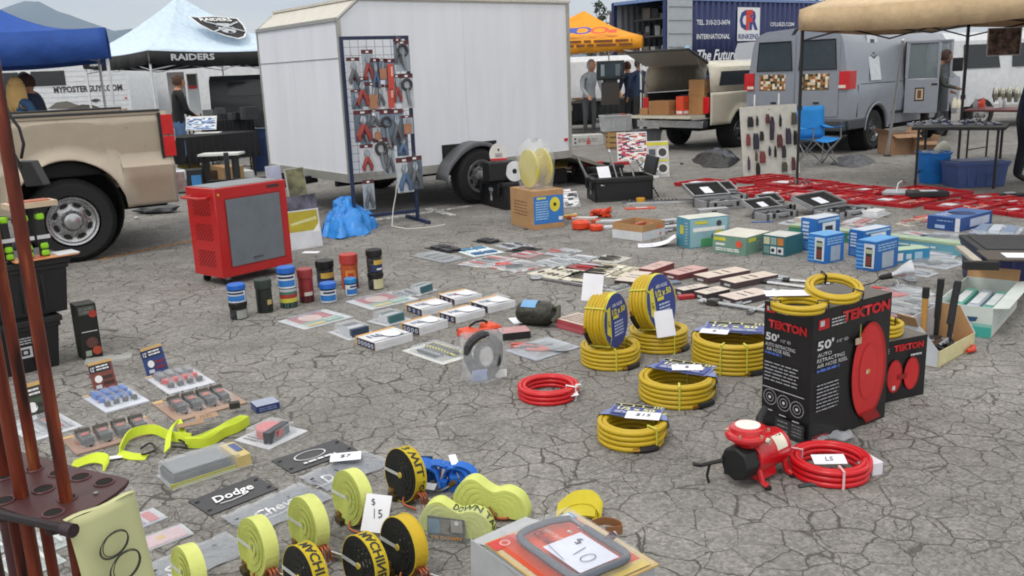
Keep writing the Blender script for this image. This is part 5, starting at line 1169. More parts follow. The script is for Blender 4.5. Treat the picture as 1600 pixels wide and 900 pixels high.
for a_ in [(547,90,16,42,'g','carded grey pliers hanging at the top left of the rack'),(569,78,14,46,'p','carded red-handled cutter, highest card in the left half'),(581,91,11,46,'b','narrow blue-handled card just right of the highest left card'),(592,92,13,32,'o','small pale-and-orange card in the top row'),(604,92,13,48,'r','bright red tool hanging highest in the middle of the rack',),(623,64,17,46,'w','oil filter wrench card at the top right corner of the rack'),(605,132,12,36,'r','orange-red long tool directly below the bright red one'),(560,120,19,45,'p','carded red pliers in the second row at the left'),(577,128,18,42,'o','ivory and grey carded tool in the second row'),(615,116,12,44,'p','slim red pliers card left of the round gauge card'),(630,115,16,52,'w','round gauge on a tall card against the right post'),(562,172,22,48,'p','wide card with crossed red pliers halfway down the left side'),(580,171,15,26,'g','short card of chrome pieces right of the crossed red pliers'),(598,170,15,62,'w','tall dark card with a ring-shaped tool in the middle'),(614,170,17,55,'g','tall grey bundle of cards right of the ring-shaped tool'),(631,180,15,28,'o','small brownish card touching the right post'),(568,225,16,42,'p','single red-handled pliers card low on the left'),(590,215,18,50,'w','large dark wrench card low in the middle'),(603,224,13,46,'g','grey pliers card right of the large dark wrench card'),(627,246,20,52,'b','blue tool card lowest on the right post'),(643,243,18,50,'g','cream and grey card overlapping the right post'),(571,280,14,45,'g','pale card with a black tool hanging below the grid'),(552,140,13,30,'g','small grey card against the left post in the second row'),(589,132,12,34,'g','grey tweezers-like card between the ivory card and the orange-red tool'),(566,198,13,26,'w','small dark card tucked behind the crossed red pliers'),(624,210,14,32,'b','blue and grey card right of the tall grey bundle'),(585,196,12,22,'o','tiny orange card below the chrome pieces'),(616,60,10,40,'g','narrow card left of the oil filter wrench card')]:
    hung(*a_)
mb=MB();a=P(620,288,rka.y+.05)-rka;mb.tube([(a.x,a.y,a.z),(a.x-.02,a.y,a.z-.12),(a.x-.06,a.y,.18),(a.x-.07,a.y-.1,.02),(a.x+.1,a.y-.25,.006),(a.x+.35,a.y-.2,.006),(a.x+.5,a.y-.05,.006)],.006,K('#cfcfc4',.5),6)
tag(mb.build('power_cord',loc=rka),'thin white cord hanging from the rack down to the ground','cord')
# ================================================================== BLUE TARP, picture frames
def tarp(name,label,pts,hts,col,cat='tarp',seed=1,kind='tarp'):
    "heap: outline of ground pixels, ridge heights"
    rr=random.Random(seed);G_=[G(*p) for p in pts];c=sum(G_,V((0,0,0)))/len(G_);mb=MB();n=110;rows=[]
    ph=[rr.uniform(0,6) for _ in range(9)]
    for i in range(31):
        s_=1-i/30;row=[]
        for j in range(n+1):
            u=(j % n)/n*len(G_);k=int(u);f=u-k;e=G_[k % len(G_)].lerp(G_[(k+1) % len(G_)],f)-c;a=2*pi*(j % n)/n;q=s_**.6
            x=e.x*s_*(1+.05*sin(7*a+ph[3]));y=e.y*s_*(1+.05*sin(6*a+ph[4]));S=max(e.length,.1);fx,fy=x/S*3,y/S*3
            H_=hts*((1-s_**3.0)**.8)*(.78+.16*sin(2.1*fx+ph[0]+.8*fy)+.13*sin(3.3*fy-1.7*fx+ph[1])+.07*abs(sin(4.5*fx+3*fy+ph[2]))+.05*sin(9*a+ph[5])*q)
            row.append(V((x,y,max(.004,H_))))
        rows.append(row)
    mb.strip(rows,K(col,.4,0,kind));o=mb.build(name,loc=c,ang=180)
    tx=bpy.data.textures.new('crumple','CLOUDS');tx.noise_scale=.11;tx.noise_depth=3;mo=o.modifiers.new('d','DISPLACE');mo.texture=tx;mo.strength=hts*.42;mo.mid_level=.45;return tag(o,label,cat)
tarp('blue_tarp','crumpled bright blue tarp bundled behind the left foot of the tool rack',[(502,371),(535,374),(575,366),(592,352),(560,334),(525,338),(508,352)],.26,'#2f86d8',seed=3)
def framed(label,x0,y0,x1,y1,ytop,m,lean=.12,edge='#5c5f62',art=None,th=.02,name='picture'):
    a,b=G(x0,y0),G(x1,y1);w=(b-a).length;rz=atan2(b.y-a.y,b.x-a.x);h=zat(a,x0,ytop)*1.02;mb=MB()
    mb.slab([(0,0,0),(w,0,0),(w,lean*h,h),(0,lean*h,h)],(0,-1,lean),th,K(edge,.5));F_=Face(mb,(0,0,0),(1,0,0),(0,lean,1),w,h*sqrt(1+lean*lean));F_.rect(.02,.02,.98,.98,m)
    if art:art(F_)
    return tag(mb.build(name,loc=a,rz=rz),label,'picture')
framed('olive mottled picture highest behind the red cabinet',462,362,490,356,266,K('#96926c',.6,var=.6,sc_=6),edge='#b9bab4')
framed('white sheet standing behind the top of the red cabinet',430,362,452,358,262,K('#b9bdd6',.6),edge='#c9ccd8',lean=.08)
framed('dark grey and violet picture below the olive one',455,375,503,366,310,K('#605d6c',.5,var=.7,sc_=8),edge='#55565a')
framed('white and yellow panel standing right of the red cabinet',455,392,505,384,333,K('#d3d7de',.5),edge='#d0d3d8',art=lambda F_:(F_.rect(0,.45,.95,.97,K('#b3a52e',.5)),F_.poly([(.1,.62),(.9,.72),(.9,.80),(.1,.68)],K('#cfcf94',.5)),F_.poly([(.72,.4),(.95,.4),(.95,.62)],WHITE)))
tag_thing('small white paper lying on the ground right of the red cabinet',G(486,394,.003),.16,.09,RD(-10),name='paper_slip',cat='paper')
# ================================================================== RED CART
def cart():
    o,rz,w,d=foot((307,440),(351,449),(462,424));t=thing('tool_cabinet','red rolling tool cabinet with a grey front panel and vented side','tool cabinet',o,rz)
    a=G(351,449);H_=zat(a,327,296);red=K('#b5181a',.32,0,'paint',name='red_powder_coat',var=.04);z0=.07;h=H_-z0
    b=MB();b.box(0,0,z0,w,d,h,red);b.build('cabinet_body',t,bev=.006)
    p=MB();F_=Face(p,(w/2,-d/2,z0),(0,1,0),(0,0,1),d,h,lift=.002);F_.rect(.12,.10,.90,.88,K('#8a0f12',.5));p.slab([F_.pt(u,v)+V((.006,0,0)) for u,v in ((.135,.115),(.885,.115),(.885,.865),(.135,.865))],(1,0,0),.008,K('#6e757c',.5,.1,name='grey_panel'));p.build('grey_panel',t)
    v_=MB();F2=Face(v_,(-w/2,-d/2,z0),(1,0,0),(0,0,1),w,h,lift=.002);dk=K('#140505',.8,name='vent_hole')
    for blk_ in (.12,.42,.70):
        for r in range(8):
            for c in range(6):
                F2.k=0;F2.disc(.24+c*.1+(r % 2)*.05,blk_+r*.024,.0105,dk,n=8)
    v_.build('vent_holes',t)
    m=MB();m.slab([(w/2+.001,d*.22,z0+h*.93),(w/2+.001,d*.40,z0+h*.93),(w/2+.001,d*.40,z0+h*.965),(w/2+.001,d*.22,z0+h*.965)],(1,0,0),.003,K('#3a2a28',.4));m.box(w/2+.008,0,z0+h*.165,.014,.09,.012,K('#4a4d50',.4));m.build('name_plate',t)
    q=MB();q.cyl((w/2-.002,-d/2+.035,z0+h*.93),(w/2+.006,-d/2+.035,z0+h*.93),.010,K('#e0a020',.4));q.build('orange_button',t)
    hd=MB();zz=z0+h*.90;hd.tube([(-w*.30,-d/2,zz),(-w*.38,-d/2-.05,zz),(-w*.30,-d/2-.09,zz),(w*.30,-d/2-.09,zz),(w*.38,-d/2-.05,zz),(w*.30,-d/2,zz)],.011,red,8);hd.build('handle',t)
    tp=MB();tp.box(0,0,H_,w*.86,d*.9,.004,K('#8c8f93',.3,.6));tp.build('top_mat',t)
    for x in (-w*.36,w*.36):
        for y in (-d*.4,d*.4):
            c=MB();c.cyl((x-.014,y,.03),(x+.014,y,.03),.03,RUB,n=14);c.box(x,y,.045,.04,.04,.03,STEEL);c.build('caster',t)
cart()
# ================================================================== JARS
def jar(label,px,py,h,r,body,cap,band=None,z=0.,group=None,bands=None,cap_h=.28,name='jar'):
    p=G(px,py);t=thing(name,label,'jar',(p.x,p.y,z),random.Random(px).uniform(-.4,.4)-.3);b=MB();ch=cap_h*h if cap else 0
    b.lathe([(r*.9,0),(r,.006),(r,h-ch-.006),(r*.86,h-ch)],body,24)
    b.build('container',t)
    if cap:
        c=MB();c.lathe([(r*1.0,h-ch),(r*1.04,h-ch+.004),(r*1.04,h-.004),(r*.97,h),(0,h)],K(cap,.4),28)
        for k in range(28):a=2*pi*k/28;c.box(cos(a)*r*1.04,sin(a)*r*1.04,h-ch+.006,.003,.003,ch-.014,K(cap,.4),rz=a)
        c.build('lid',t,ang=30)
    if bands:
        bands=[w_ for b_ in bands for w_ in ([b_] if b_[2] not in (lbl_bw,lbl_y) else ([(b_[0],b_[1],K('#d9dfe6',.4),b_[3],b_[4]),(b_[0]+.1,b_[0]+.52,K('#2f78c4',.4),b_[3]+25,b_[4]-12),(b_[1]-.22,b_[1]-.08,K('#1d2c50',.4),b_[3]+60,b_[4]-20)] if b_[2] is lbl_bw else [(b_[0],b_[1]-.3,K('#1e2c54',.4),b_[3],b_[4]),(b_[1]-.28,b_[1],K('#c2a24c',.4),b_[3]+30,b_[4]),(b_[0]+.1,b_[0]+.2,K('#d9dbe0',.4),b_[3]+50,b_[4]-10)]))]
        for bi,(z0,z1,m,a0,a1) in enumerate(bands):
            l_=MB();n=16;rb=r*1.012+bi*.0008;l_.strip([[V((rb*cos(a),rb*sin(a),q*(h-ch))) for q in (z0,z1)] for a in [RD(a0+(a1-a0)*i/n) for i in range(n+1)]],m);l_.build('label',t)
    return t
darkc=print_mat('dark_contents',['#1d1e20','#2c2e30','#34373a','#17181a','#45484a'],40)
lbl_bw=print_mat('blue_white_label',['#dfe6ee','#2f7fd0','#1b2c52','#e9eef4','#3f8fd8','#1e2634'],34);lbl_y=print_mat('yellow_navy_label',['#c9a84a','#1e2c54','#e4dccb','#2b2f3a','#d8c27a'],30)
multi=print_mat('multicolour_label',['#3f8a6a','#b33a34','#d5cf4a','#3a6ea8','#dfe2e4','#2a2c30','#7aa05a'],26);redl=print_mat('red_can_print',['#8f2a2e','#7b2226','#a5373a','#c9b9a8','#6a1d22'],24);orl=print_mat('orange_can_print',['#c0562c','#a8422a','#d88a3a','#8c2f24','#d8c8b8','#b84a2c'],22)
JF=dict()
def px_r(px,py,wpx):return G(px,py).y/FPX*wpx/2*1.02
def jh(px,py,top,base=None):p=G(px,py);return zat(p,px,top)
def stack(px,py,tops,wpx,specs):
    z=0
    for (top,sp) in zip(tops,specs):
        zt=jh(px,py,top);jar(sp[0],px,py,zt-z-.001,px_r(px,py,wpx*sp[4] if len(sp) > 4 else wpx),sp[1],sp[2],z=z,bands=sp[3]);z=zt
stack(374,497,(471,443),27,[('clear-bottomed short jar with a black lid under the leftmost blue-lid jar',darkc,'#151517',[(.1,.8,K('#9aa09c',.4),-60,20)]),('leftmost blue-lid jar, stacked on a dark short jar',K('#2b4a78',.3),'#2467c4',[(.05,.9,lbl_bw,-180,20)])])
stack(415,487,(435,),25,[('tall dark green-black canister between two blue-lid jars',K('#1e221e',.35),'#3a4440',[(.35,.55,K('#b9a46a',.5),-50,-10)])])
stack(452,479,(449,416),27,[('short multicoloured can under the second blue-lid jar',K('#3f7a6a',.35),None,[(.0,.3,K('#2a2c30',.4),-180,180),(.3,.52,K('#c5c148',.4),-180,180),(.52,.72,K('#a8362e',.4),-120,60),(.86,1,K('#b9bcc0',.4),-180,180)]),('second blue-lid jar, stacked on a multicoloured can by the cabinet corner',K('#24466e',.3),'#2467c4',[(.05,.9,lbl_bw,-180,20)])])
stack(480,471,(419,),23,[('dark red canister right of the second blue-lid stack',K('#8a2a2e',.35),'#9a3a3c',[(.02,.28,K('#2c1a1c',.4),-180,180),(.3,.45,K('#d5cdc6',.5),-70,0)])])
stack(510,448,(406,),27,[('tall black-lidded jar with a yellow and navy label',darkc,'#141416',[(.15,.8,lbl_y,-130,0)])])
stack(514,471,(441,),25,[('small blue-lid jar in front of the tall black-lidded jar',K('#1b2a48',.3),'#2467c4',[(.05,.9,lbl_bw,-150,20)])])
stack(548,450,(396,),27,[('tall orange and red can with a swirl print',K('#b0502a',.35),'#b03a34',[(.08,.4,K('#27365c',.4),-130,-20),(.42,.78,K('#d08a3c',.4),-110,-40),(.52,.68,K('#b8442c',.4),-95,-55)])])
stack(549,461,(434,),18,[('tiny blue-lid jar in front of the orange can',K('#1f2f4c',.3),'#2f86c8',[(.05,.9,lbl_bw,-150,20)])])
stack(588,451,(425,389),24,[('short black-lidded jar with a pale label under the rightmost jar',darkc,'#151517',[(.1,.9,K('#c9c49a',.5),-90,0)]),('rightmost tall jar, black lid and navy label, on a short jar',darkc,'#151517',[(.1,.8,lbl_y,-110,0)])])
# ================================================================== PRINTS
P_tool=print_mat('hand_tool_card',['#b9bcc4','#c94a44','#d9dbe0','#7d848e','#e0dfe0','#a9b2bd','#c9c4b8'],16)
P_grey=print_mat('grey_blister_print',['#b5bac4','#8b919c','#d3d6dc','#6d737e','#c2c8d2'],18)
P_cream=print_mat('cream_card_print',['#cfc8b4','#b3aa92','#ddd8c8','#55524a','#c7bfa6','#e2ded2'],20)
P_blue=print_mat('blue_blister_print',['#8ea2c0','#3d5a92','#c3cddc','#2b3f6e','#a9b6ca','#dfe4ec'],16)
P_red=print_mat('red_set_contents',['#a8282a','#c8a8a4','#b52f2e','#8f8f92','#9c2325','#d2c4c0','#b02a2c'],20)
P_box=print_mat('orange_yellow_print',['#e8b84a','#e9e9ec','#d89a34','#efefef','#3a4668'],26)
P_hose=print_mat('hose_label_print',['#2d3f86','#dfe2ea','#d2c53a','#22306a','#b9bfd0','#384a90','#c9cdd8'],38)
RDM=random.Random(99)
# ------------------------------------------------------------------ contents builders
def c_bars(cols,n=5,seed=0,hgt=.018,along=True):
    def f(i,w,d):
        rr=random.Random(seed)
        for k in range(n):
            c=K(cols[k % len(cols)],.4);L_=(w if along else d)*rr.uniform(.5,.72);y=(-.5+(k+.5)/n)*(d if along else w)*.68
            if along:i.tube([(-L_/2,y,.014),(0,y,.016),(L_/2,y,.014)],[hgt*.45,hgt*.5,hgt*.25],c,6)
            else:i.tube([(y,-L_/2,.014),(y,L_/2,.014)],hgt*.45,c,6)
    return f
def c_pliers(col='#c24a4a',n=2,seed=1):
    def f(i,w,d):
        rr=random.Random(seed);st=K('#8c9096',.3,.8);hd=K(col,.4);dk=K('#3d4147',.5)
        for k in range(n):
            cx=(-.5+(k+.5)/n)*w*.75;s=d*.42;r=rr.uniform(-.3,.3)+.9
            M_=Matrix.Translation((cx,0,.016)) @ Matrix.Rotation(-r,4,'Z')
            for sg in (-1,1):
                i.tube([M_ @ V(p) for p in ((0,0,0),(sg*s*.16,-s*.35,0),(sg*s*.2,-s*.95,0))],[.006,.011,.009],hd if k % 2 == 0 else dk,6)
                i.tube([M_ @ V(p) for p in ((0,0,0),(sg*s*.1,s*.3,0),(sg*.003,s*.75,0))],[.009,.009,.004],st,6)
    return f
def c_boxes(cols,nx,ny,hh=.02,seed=0,fill=.8):
    def f(i,w,d):
        rr=random.Random(seed)
        for a in range(nx):
            for b in range(ny):
                i.box((-.5+(a+.5)/nx)*w*.82,(-.5+(b+.5)/ny)*d*.82,.006,w*.82/nx*fill,d*.82/ny*fill,hh*rr.uniform(.7,1),K(cols[(a+b*nx) % len(cols)],.4))
    return f
def c_tape(col='#c83a3e'):
    def f(i,w,d):
        i.lathe([(0,0),(min(w,d)*.26,0),(min(w,d)*.26,.045),(0,.045)],K(col,.4),20,(-w*.05,0,.006));i.box(w*.22,-d*.05,.006,w*.16,d*.62,.055,K('#4a4e52',.5),rz=.2);i.box(w*.24,-d*.05,.02,w*.17,d*.2,.03,K('#b52a2c',.4),rz=.2)
    return f
# ================================================================== LEFT CENTRE PACKS
def bigcard(F_):
    F_.rect(.06,.1,.95,.9,K('#cfd3d2',.5));F_.k+=2;F_.rect(.10,.14,.60,.84,K('#a33a44',.45));F_.rect(.60,.14,.92,.86,K('#6fa093',.45));F_.rect(.78,.14,.92,.5,K('#c8b878',.5));F_.disc(.38,.45,.2,K('#c9b0ac',.5),sx=1.2);F_.rect(.05,.16,.10,.84,K('#2d4d8e',.5));F_.lines(.63,.55,.9,.8,3,K('#d9e2de',.5),.4)
for p0,p1,p2,lb in [((434,503),(476,516),(541,493),'large red and teal blister pack nearest the jars, left of the pair'),((540,472),(580,485),(634,462),'large red and teal blister pack right of the jars, farther of the pair')]:
    blister(lb,p0,p1,p2,'#c9ced4',None,.022,.78,art=bigcard,group='red and teal blister packs')
for p0,p1,p2,dk,lb in [((512,520),(545,533),(576,517),'#2c3c52','white pack with a dark lens-like piece left of the nearest white box'),((573,503),(605,511),(636,498),'#3f6a70','striped teal pack behind the one with the dark piece'),((634,460),(655,463),(677,452),'#35606a','small green-grey clear pack above the row of white boxes')]:
    def inn(i,w,d,dk=dk):
        i.box(w*.08,0,.006,w*.62,d*.62,.05,K('#b9bcc2',.3),tp=.8);i.box(w*.34,0,.006,w*.12,d*.6,.052,K(dk,.5));
        for k in range(4):i.box(-w*.16+k*w*.06,0,.052,.004,d*.5,.008,K(dk,.4))
    blister(lb,p0,p1,p2,'#c4c6ca',inn,.06,.72,art=lambda F_:F_.lines(.05,.1,.3,.9,4,K('#8a8e96',.5),.4))
wb_grp='white socket boxes with orange edges'
def sockbox(F_,n,col='#1f2f58'):
    F_['front'].rect(.0,.0,1,1,K('#d59a3a',.5));F_['front'].rect(.22,.06,.97,.94,K(col,.5))
    for k in range(n):F_['front'].disc(.32+k*.55/n+.02,.5,.26,WHITE,n=12,sx=.8)
    F_['top'].rect(0,0,.16,1,K('#dba23e',.5));F_['top'].rect(.16,.12,1.0,.17,K('#2d4070',.5));F_['top'].lines(.2,.55,.5,.9,3,K('#44557e',.5),.4)
    for k in range(n):F_['top'].disc(.5+.09*k,.62-.06*k,.09,K('#5c6470',.5),n=10);
    F_['right'].rect(.0,.0,.02,1,K('#2d4070',.5))
for k,(p0,p1,p2,ty,n,c,lb) in enumerate([
    ((556,538),(587,549),(637,530),525,5,'#1f2f58','white box nearest the camera, lowest left of the white socket boxes'),
    ((627,517),(656,525),(693,510),501,4,'#1f2f58','white box directly behind the nearest white box, beside the orange clamp'),
    ((634,486),(660,495),(694,480),473,3,'#23305a','leftmost white box of the middle row'),
    ((685,498),(713,506),(748,491),484,3,'#2a2c50','white box in the middle of the group, right of the leftmost one'),
    ((685,468),(711,477),(741,464),457,3,'#35243c','white box with a red picture, farthest of the group'),
    ((734,481),(763,490),(792,476),468,2,'#232e4e','rightmost white box of the group')]):
    h=zat(G(*p1),p1[0],ty+11)
    o,rz,w,d=foot(p0,p1,p2);mb=MB();mb.box(0,0,0,w,d,h,K('#d6d8dd',.5));F_=faces(mb,w,d,h)
    F_['front'].rect(0,0,1,1,K('#c9a86a',.5));F_['front'].rect(.10,.05,.98,.95,K(c,.5));
    for q in range(n):F_['front'].disc(.12+.84*(q+.5)/n,.5,.27,K('#cdd2dc',.5),.15,n=10)
    F_['top'].rect(0,0,.09,1,K('#dba23e',.5));F_['top'].rect(.90,0,.93,1,K('#39486e',.5));F_['top'].lines(.28,.1,.55,.45,3,K('#4a5a82',.5),.45)
    for q in range(n+1):F_['top'].disc(.5+.07*q,.35+.5*q/(n+1),.065,K('#7a8490' if k != 4 else '#b8444a',.5),n=10)
    F_['top'].disc(.62,.62,.2,K('#e9ecf2',.4),n=14,sx=1.3);F_['right'].lines(.12,.4,.6,.6,1,K('#b9bcc4',.5),.3)
    tag(mb.build('socket_box',loc=o,rz=rz,bev=.0015),lb,'box',wb_grp)
def clampthing():
    o,rz,w,d=foot((711,524),(728,531),(775,514));t=thing('strap_clamp','bright orange plastic tool with a black end beside the white socket boxes','hand tool',o,rz);m=K('#dd4a1e',.35,name='bright_orange_plastic')
    b=MB();b.box(0,-d*.28,0,w,d*.4,.045,m,tp=.85);b.box(0,d*.30,0,w,d*.35,.05,m,tp=.85);b.box(w*.34,0,0,w*.32,d,.04,m);b.build('body',t,bev=.008)
    k=MB();k.tube([(-w*.2,-d*.2,.05),(-w*.1,-d*.05,.075),(-w*.1,d*.15,.075),(-w*.2,d*.3,.055)],.008,DKP,8);k.box(-w*.46,-d*.3,.004,w*.12,d*.3,.036,DKP);k.build('black_end',t,bev=.004)
clampthing()
carton('flat box with a pinkish top and black side right of the orange tool',(778,524),(785,533),(821,519),.045,'#232426','#b98d90')
carton('pink and cream box with a red shrink-wrapped side left of the standing hoses',(869,512),(912,524),(925,508),.06,'#a8464e','#c9b8ac',art=lambda F_:(F_['top'].lines(.1,.1,.9,.9,5,K('#b09c96',.5),.4),F_['front'].rect(.02,.1,.98,.5,K('#b35a62',.3))))
def chisel_tray(i,w,d):
    y=K('#c9c23c',.4);dk=K('#24262a',.4)
    for k in range(3):i.tube([(-w*.3,d*(.02+.12*k),.02),(0,d*(.02+.12*k),.022),(w*.38,d*(.02+.12*k),.018)],[.010,.009,.006],[y,dk,y][k],6);
    for k in range(9):i.box(-w*.3+k*w*.07,d*.14,.006,.008,d*.32,.024,dk)
    for k in range(3):i.tube([(-w*.25,-d*(.12+.10*k),.018),(w*.2,-d*(.12+.10*k),.018)],.009,K(['#44474c','#8c9096','#2a2c30'][k],.4),6)
blister('wide white tray pack of yellow and black chisels in a clear shell',(628,549),(692,571),(738,553),'#d9dbd6',chisel_tray,.03,.8)
blister('clear pack with two red-handled pliers on grey card right of the bagged gloves',(788,549),(838,565),(900,541),'#9fa4b2',c_pliers('#c2564e',3),.025,.8)
def bagglove():
    o=G(757,592);t=thing('bagged_part','black looped strap in a clear standing bag with a blue-white foot','bagged part',o,RD(12));dk=K('#34353a',.4,0,'bag')
    i=MB();pts=[(.085*cos(a)*(1+.1*sin(3*a)),.012*sin(2*a),.135+.115*sin(a)) for a in [2*pi*k/28 for k in range(28)]];i.tube(pts,.024,dk,8,True);pts=[(.055*cos(a)+.02,.02,.12+.075*sin(a)) for a in [2*pi*k/20 for k in range(20)]];i.tube(pts,.017,K('#232428',.5),8,True);i.build('strap',t)
    c=MB();c.box(-.03,-.03,.004,.08,.01,.06,K('#8a9cc8',.4));c.box(.09,-.01,.004,.06,.012,.04,WHITE);c.box(-.02,.02,.19,.18,.008,.03,K('#c8b888',.5));c.build('card',t)
    b=MB();rows=[]
    for q in range(9):
        u=q/8;rows.append([V(((.125-.012*u+.010*sin(5*a+6*u))*cos(a),(.055*(1-u)**.7+.004)*sin(a)*(1+.2*sin(3*a+4*u)),.27*u+.006*sin(4*a))) for a in [2*pi*k/28 for k in range(29)]])
    b.strip(rows,K('#e3e8ee',.08,0,'bag',alpha=.28,name='clear_bag_film'));b.build('clear_bag',t,ang=180)
bagglove()
def towstrap():
    o=G(838,507);t=thing('rolled_strap','olive-black rolled strap in plastic with a light blue label','strap',o,RD(-22));m=K('#2b2c24',.45,0,'bag');
    b=MB();rows=[]
    for q in range(11):
        u=q/10;x=-.12+.24*u;r=.085*(1-abs(2*u-1)**5*.35);rows.append([V((x,r*cos(a)*(1+.05*sin(5*a+3*u)),max(.003,.078+r*sin(a)*.92*(1+.04*sin(7*a)))) ) for a in [2*pi*k/24 for k in range(25)]])
    b.strip(rows,m);
    for s_ in (0,-1):
        r0=rows[s_];cc=sum(r0,V((0,0,0)))/len(r0);b.add([cc]+r0,[(0,k+1,k+2) for k in range(len(r0)-1)],m)
    b.build('roll',t,ang=60)
    l_=MB();l_.strip([[V((x,.088*cos(a),.078+.083*sin(a))) for x in (-.08,.02)] for a in [RD(50+90*k/10) for k in range(11)]],K('#6fa0cc',.3));l_.build('label',t)
    h=MB();h.tube([(.11,.02,.10),(.15,.02,.12),(.16,-.02,.08),(.13,-.05,.04)],.018,K('#44453a',.5),8);h.build('hook',t)
towstrap()
tag_thing('cream card lying under the left end of the rolled strap',G(812,500,.004),.12,.15,RD(15),name='card',cat='card')
def framebox(i,w,d):
    i.box(0,-d*.42,.006,w*.9,d*.06,.02,BLACK);i.box(0,d*.42,.006,w*.9,d*.06,.02,BLACK);i.box(-w*.42,0,.006,w*.06,d*.8,.02,BLACK);i.box(w*.42,0,.006,w*.06,d*.8,.02,BLACK)
mid=[
 ((641,401),(694,412),(722,403),'#777d82',c_bars(['#9ea3a8','#55595e'],6,3,.012,False),'grey tray of bits at the far left of the flat tool packs',.022,True),
 ((664,388),(700,397),(722,390),'#1d1e20',c_boxes(['#35363a'],2,2),'black empty frame tray just behind the grey tray',.012,False),
 ((738,378),(766,382),(778,376),'#1f2022',c_boxes(['#3a3b3f','#2c2d30'],3,1),'black tray farthest back in the flat tool group',.012,False),
 ((709,392),(740,402),(772,390),'#d6e2e6',c_boxes(['#3f7fa8','#dfe9ec','#2f5f8e'],3,2,.012),'white and teal oval-edged tray between the black trays',.02,False),
 ((772,384),(800,391),(825,383),P_grey,c_bars(['#5a5f66','#b9bec6'],3,2),'grey carded pack right of the white and teal tray',.012,False),
 ((790,393),(820,397),(838,388),'#26272a',c_bars(['#1b1c1e'],6,2,.016),'black row of blades behind the red-handled packs',.01,False),
 ((714,414),(755,420),(790,402),P_tool,c_bars(['#c24a4a','#8c9096','#3a3d42'],4,5),'pinkish clear pack left of the wide red pack',.014,True),
 ((762,418),(806,427),(838,411),P_tool,c_pliers('#c8403c',2,4),'wide clear pack with red-edged pliers in the flat tool group',.016,True),
 ((795,400),(826,404),(850,396),'#c0767a',c_bars(['#b83a3c','#c9ccd2'],3,7),'pink card with a red handle in the middle back of the group',.012,True),
 ((848,398),(876,402),(898,391),P_grey,c_pliers('#a8282c',1,2),'grey card with one dark red grip right of the pink card',.016,True),
 ((830,411),(868,419),(905,404),'#a3aab4',c_bars(['#c9ced6','#8d939c'],4,9),'silver-blue clear pack right of the red-edged pliers',.016,True),
 ((868,409),(905,414),(935,402),P_grey,c_bars(['#d3d6da','#63676e'],3,11),'pale narrow pack at the right of the silver-blue pack',.012,True),
 ((822,428),(868,438),(905,422),'#cdc9bb',c_boxes(['#44423c','#b9b4a4','#5b5950'],5,2,.008,2,.4),'cream card of small black bits just above the big wrench',.01,False),
 ((880,420),(938,426),(952,415),'#8f3038',c_bars(['#b9343a','#c3c6cc'],2,3),'dark red edged pack lying across the cream cards',.012,False),
 ((872,437),(915,442),(945,428),P_cream,c_bars(['#2e2c28','#3a3834'],5,4,.012),'cream card with black blades right of the big wrench shank',.01,False),
 ((905,428),(945,432),(985,416),P_cream,c_bars(['#3d3a34','#8d8874'],4,6),'cream and black card right of the dark red edged pack',.012,False),
 ((945,434),(985,438),(1012,420),P_cream,c_boxes(['#9d9680','#cbc5b0'],3,2,.01),'pale cream card nearest the pinkish boxes',.01,False),
 ((918,408),(962,413),(985,403),'#b5b3ac',c_bars(['#2b2b2c','#55534e'],3,8),'grey card with thin black shanks behind the cream cards',.01,False)]
for p0,p1,p2,c,inn,lb,hh,tr in mid:blister(lb,p0,p1,p2,c,inn,hh,.84,tray=tr)
for p0,p1,p2,c,inn,lb in [((600,462),(622,468),(648,456),'#c9ccd2',c_bars(['#3a4a5e','#a8abb0'],3,2),'small grey carded pack between the far red and teal pack and the white boxes'),((748,470),(770,474),(792,464),'#b9b2a2',c_bars(['#44423c','#c04a3c'],2,5),'narrow beige card just behind the rightmost white box'),((940,452),(962,457),(985,449),'#c9c6bc',c_boxes(['#3a3836','#8d8a80'],3,1,.02),'pale card of dark bits beside the jaw end of the big wrench'),((1180,440),(1205,445),(1228,434),'#8f9298',c_pliers('#2c2d32',2,9),'grey pack of black-handled pliers behind the breaker bars'),((1128,366),(1150,369),(1172,361),P_tool,c_bars(['#b9bcc2','#c05a50'],3,6),'flat carded pack behind the wide green-grey box'),((1215,350),(1240,353),(1258,346),'#c4c6cc',c_bars(['#5a5f66','#d3d6da'],3,8),'flat silver pack left of the small cream and white box')]:
    blister(lb,p0,p1,p2,c,inn,.018,.85)
def wrench():
    a,b=G(838,436),G(934,452);rz=atan2(b.y-a.y,b.x-a.x);L_=(b-a).length;t=MB();m=K('#b3b5b8',.25,.9,name='forged_steel')
    t.box(L_/2,0,.008,L_*.9,.026,.014,m);pts=[(.045*cos(q),.045*sin(q),.014) for q in [2*pi*k/20 for k in range(20)]];t.tube(pts,.014,m,8,True)
    for s_ in (-1,1):t.tube([(L_-.02,s_*.012,.014),(L_+.01,s_*.042,.014),(L_+.05,s_*.036,.014),(L_+.062,s_*.024,.014)],[.012,.016,.015,.01],m,8)
    tag(t.build('combination_wrench',loc=a,rz=rz),'very large polished combination wrench lying in front of the cream cards','wrench')
wrench()
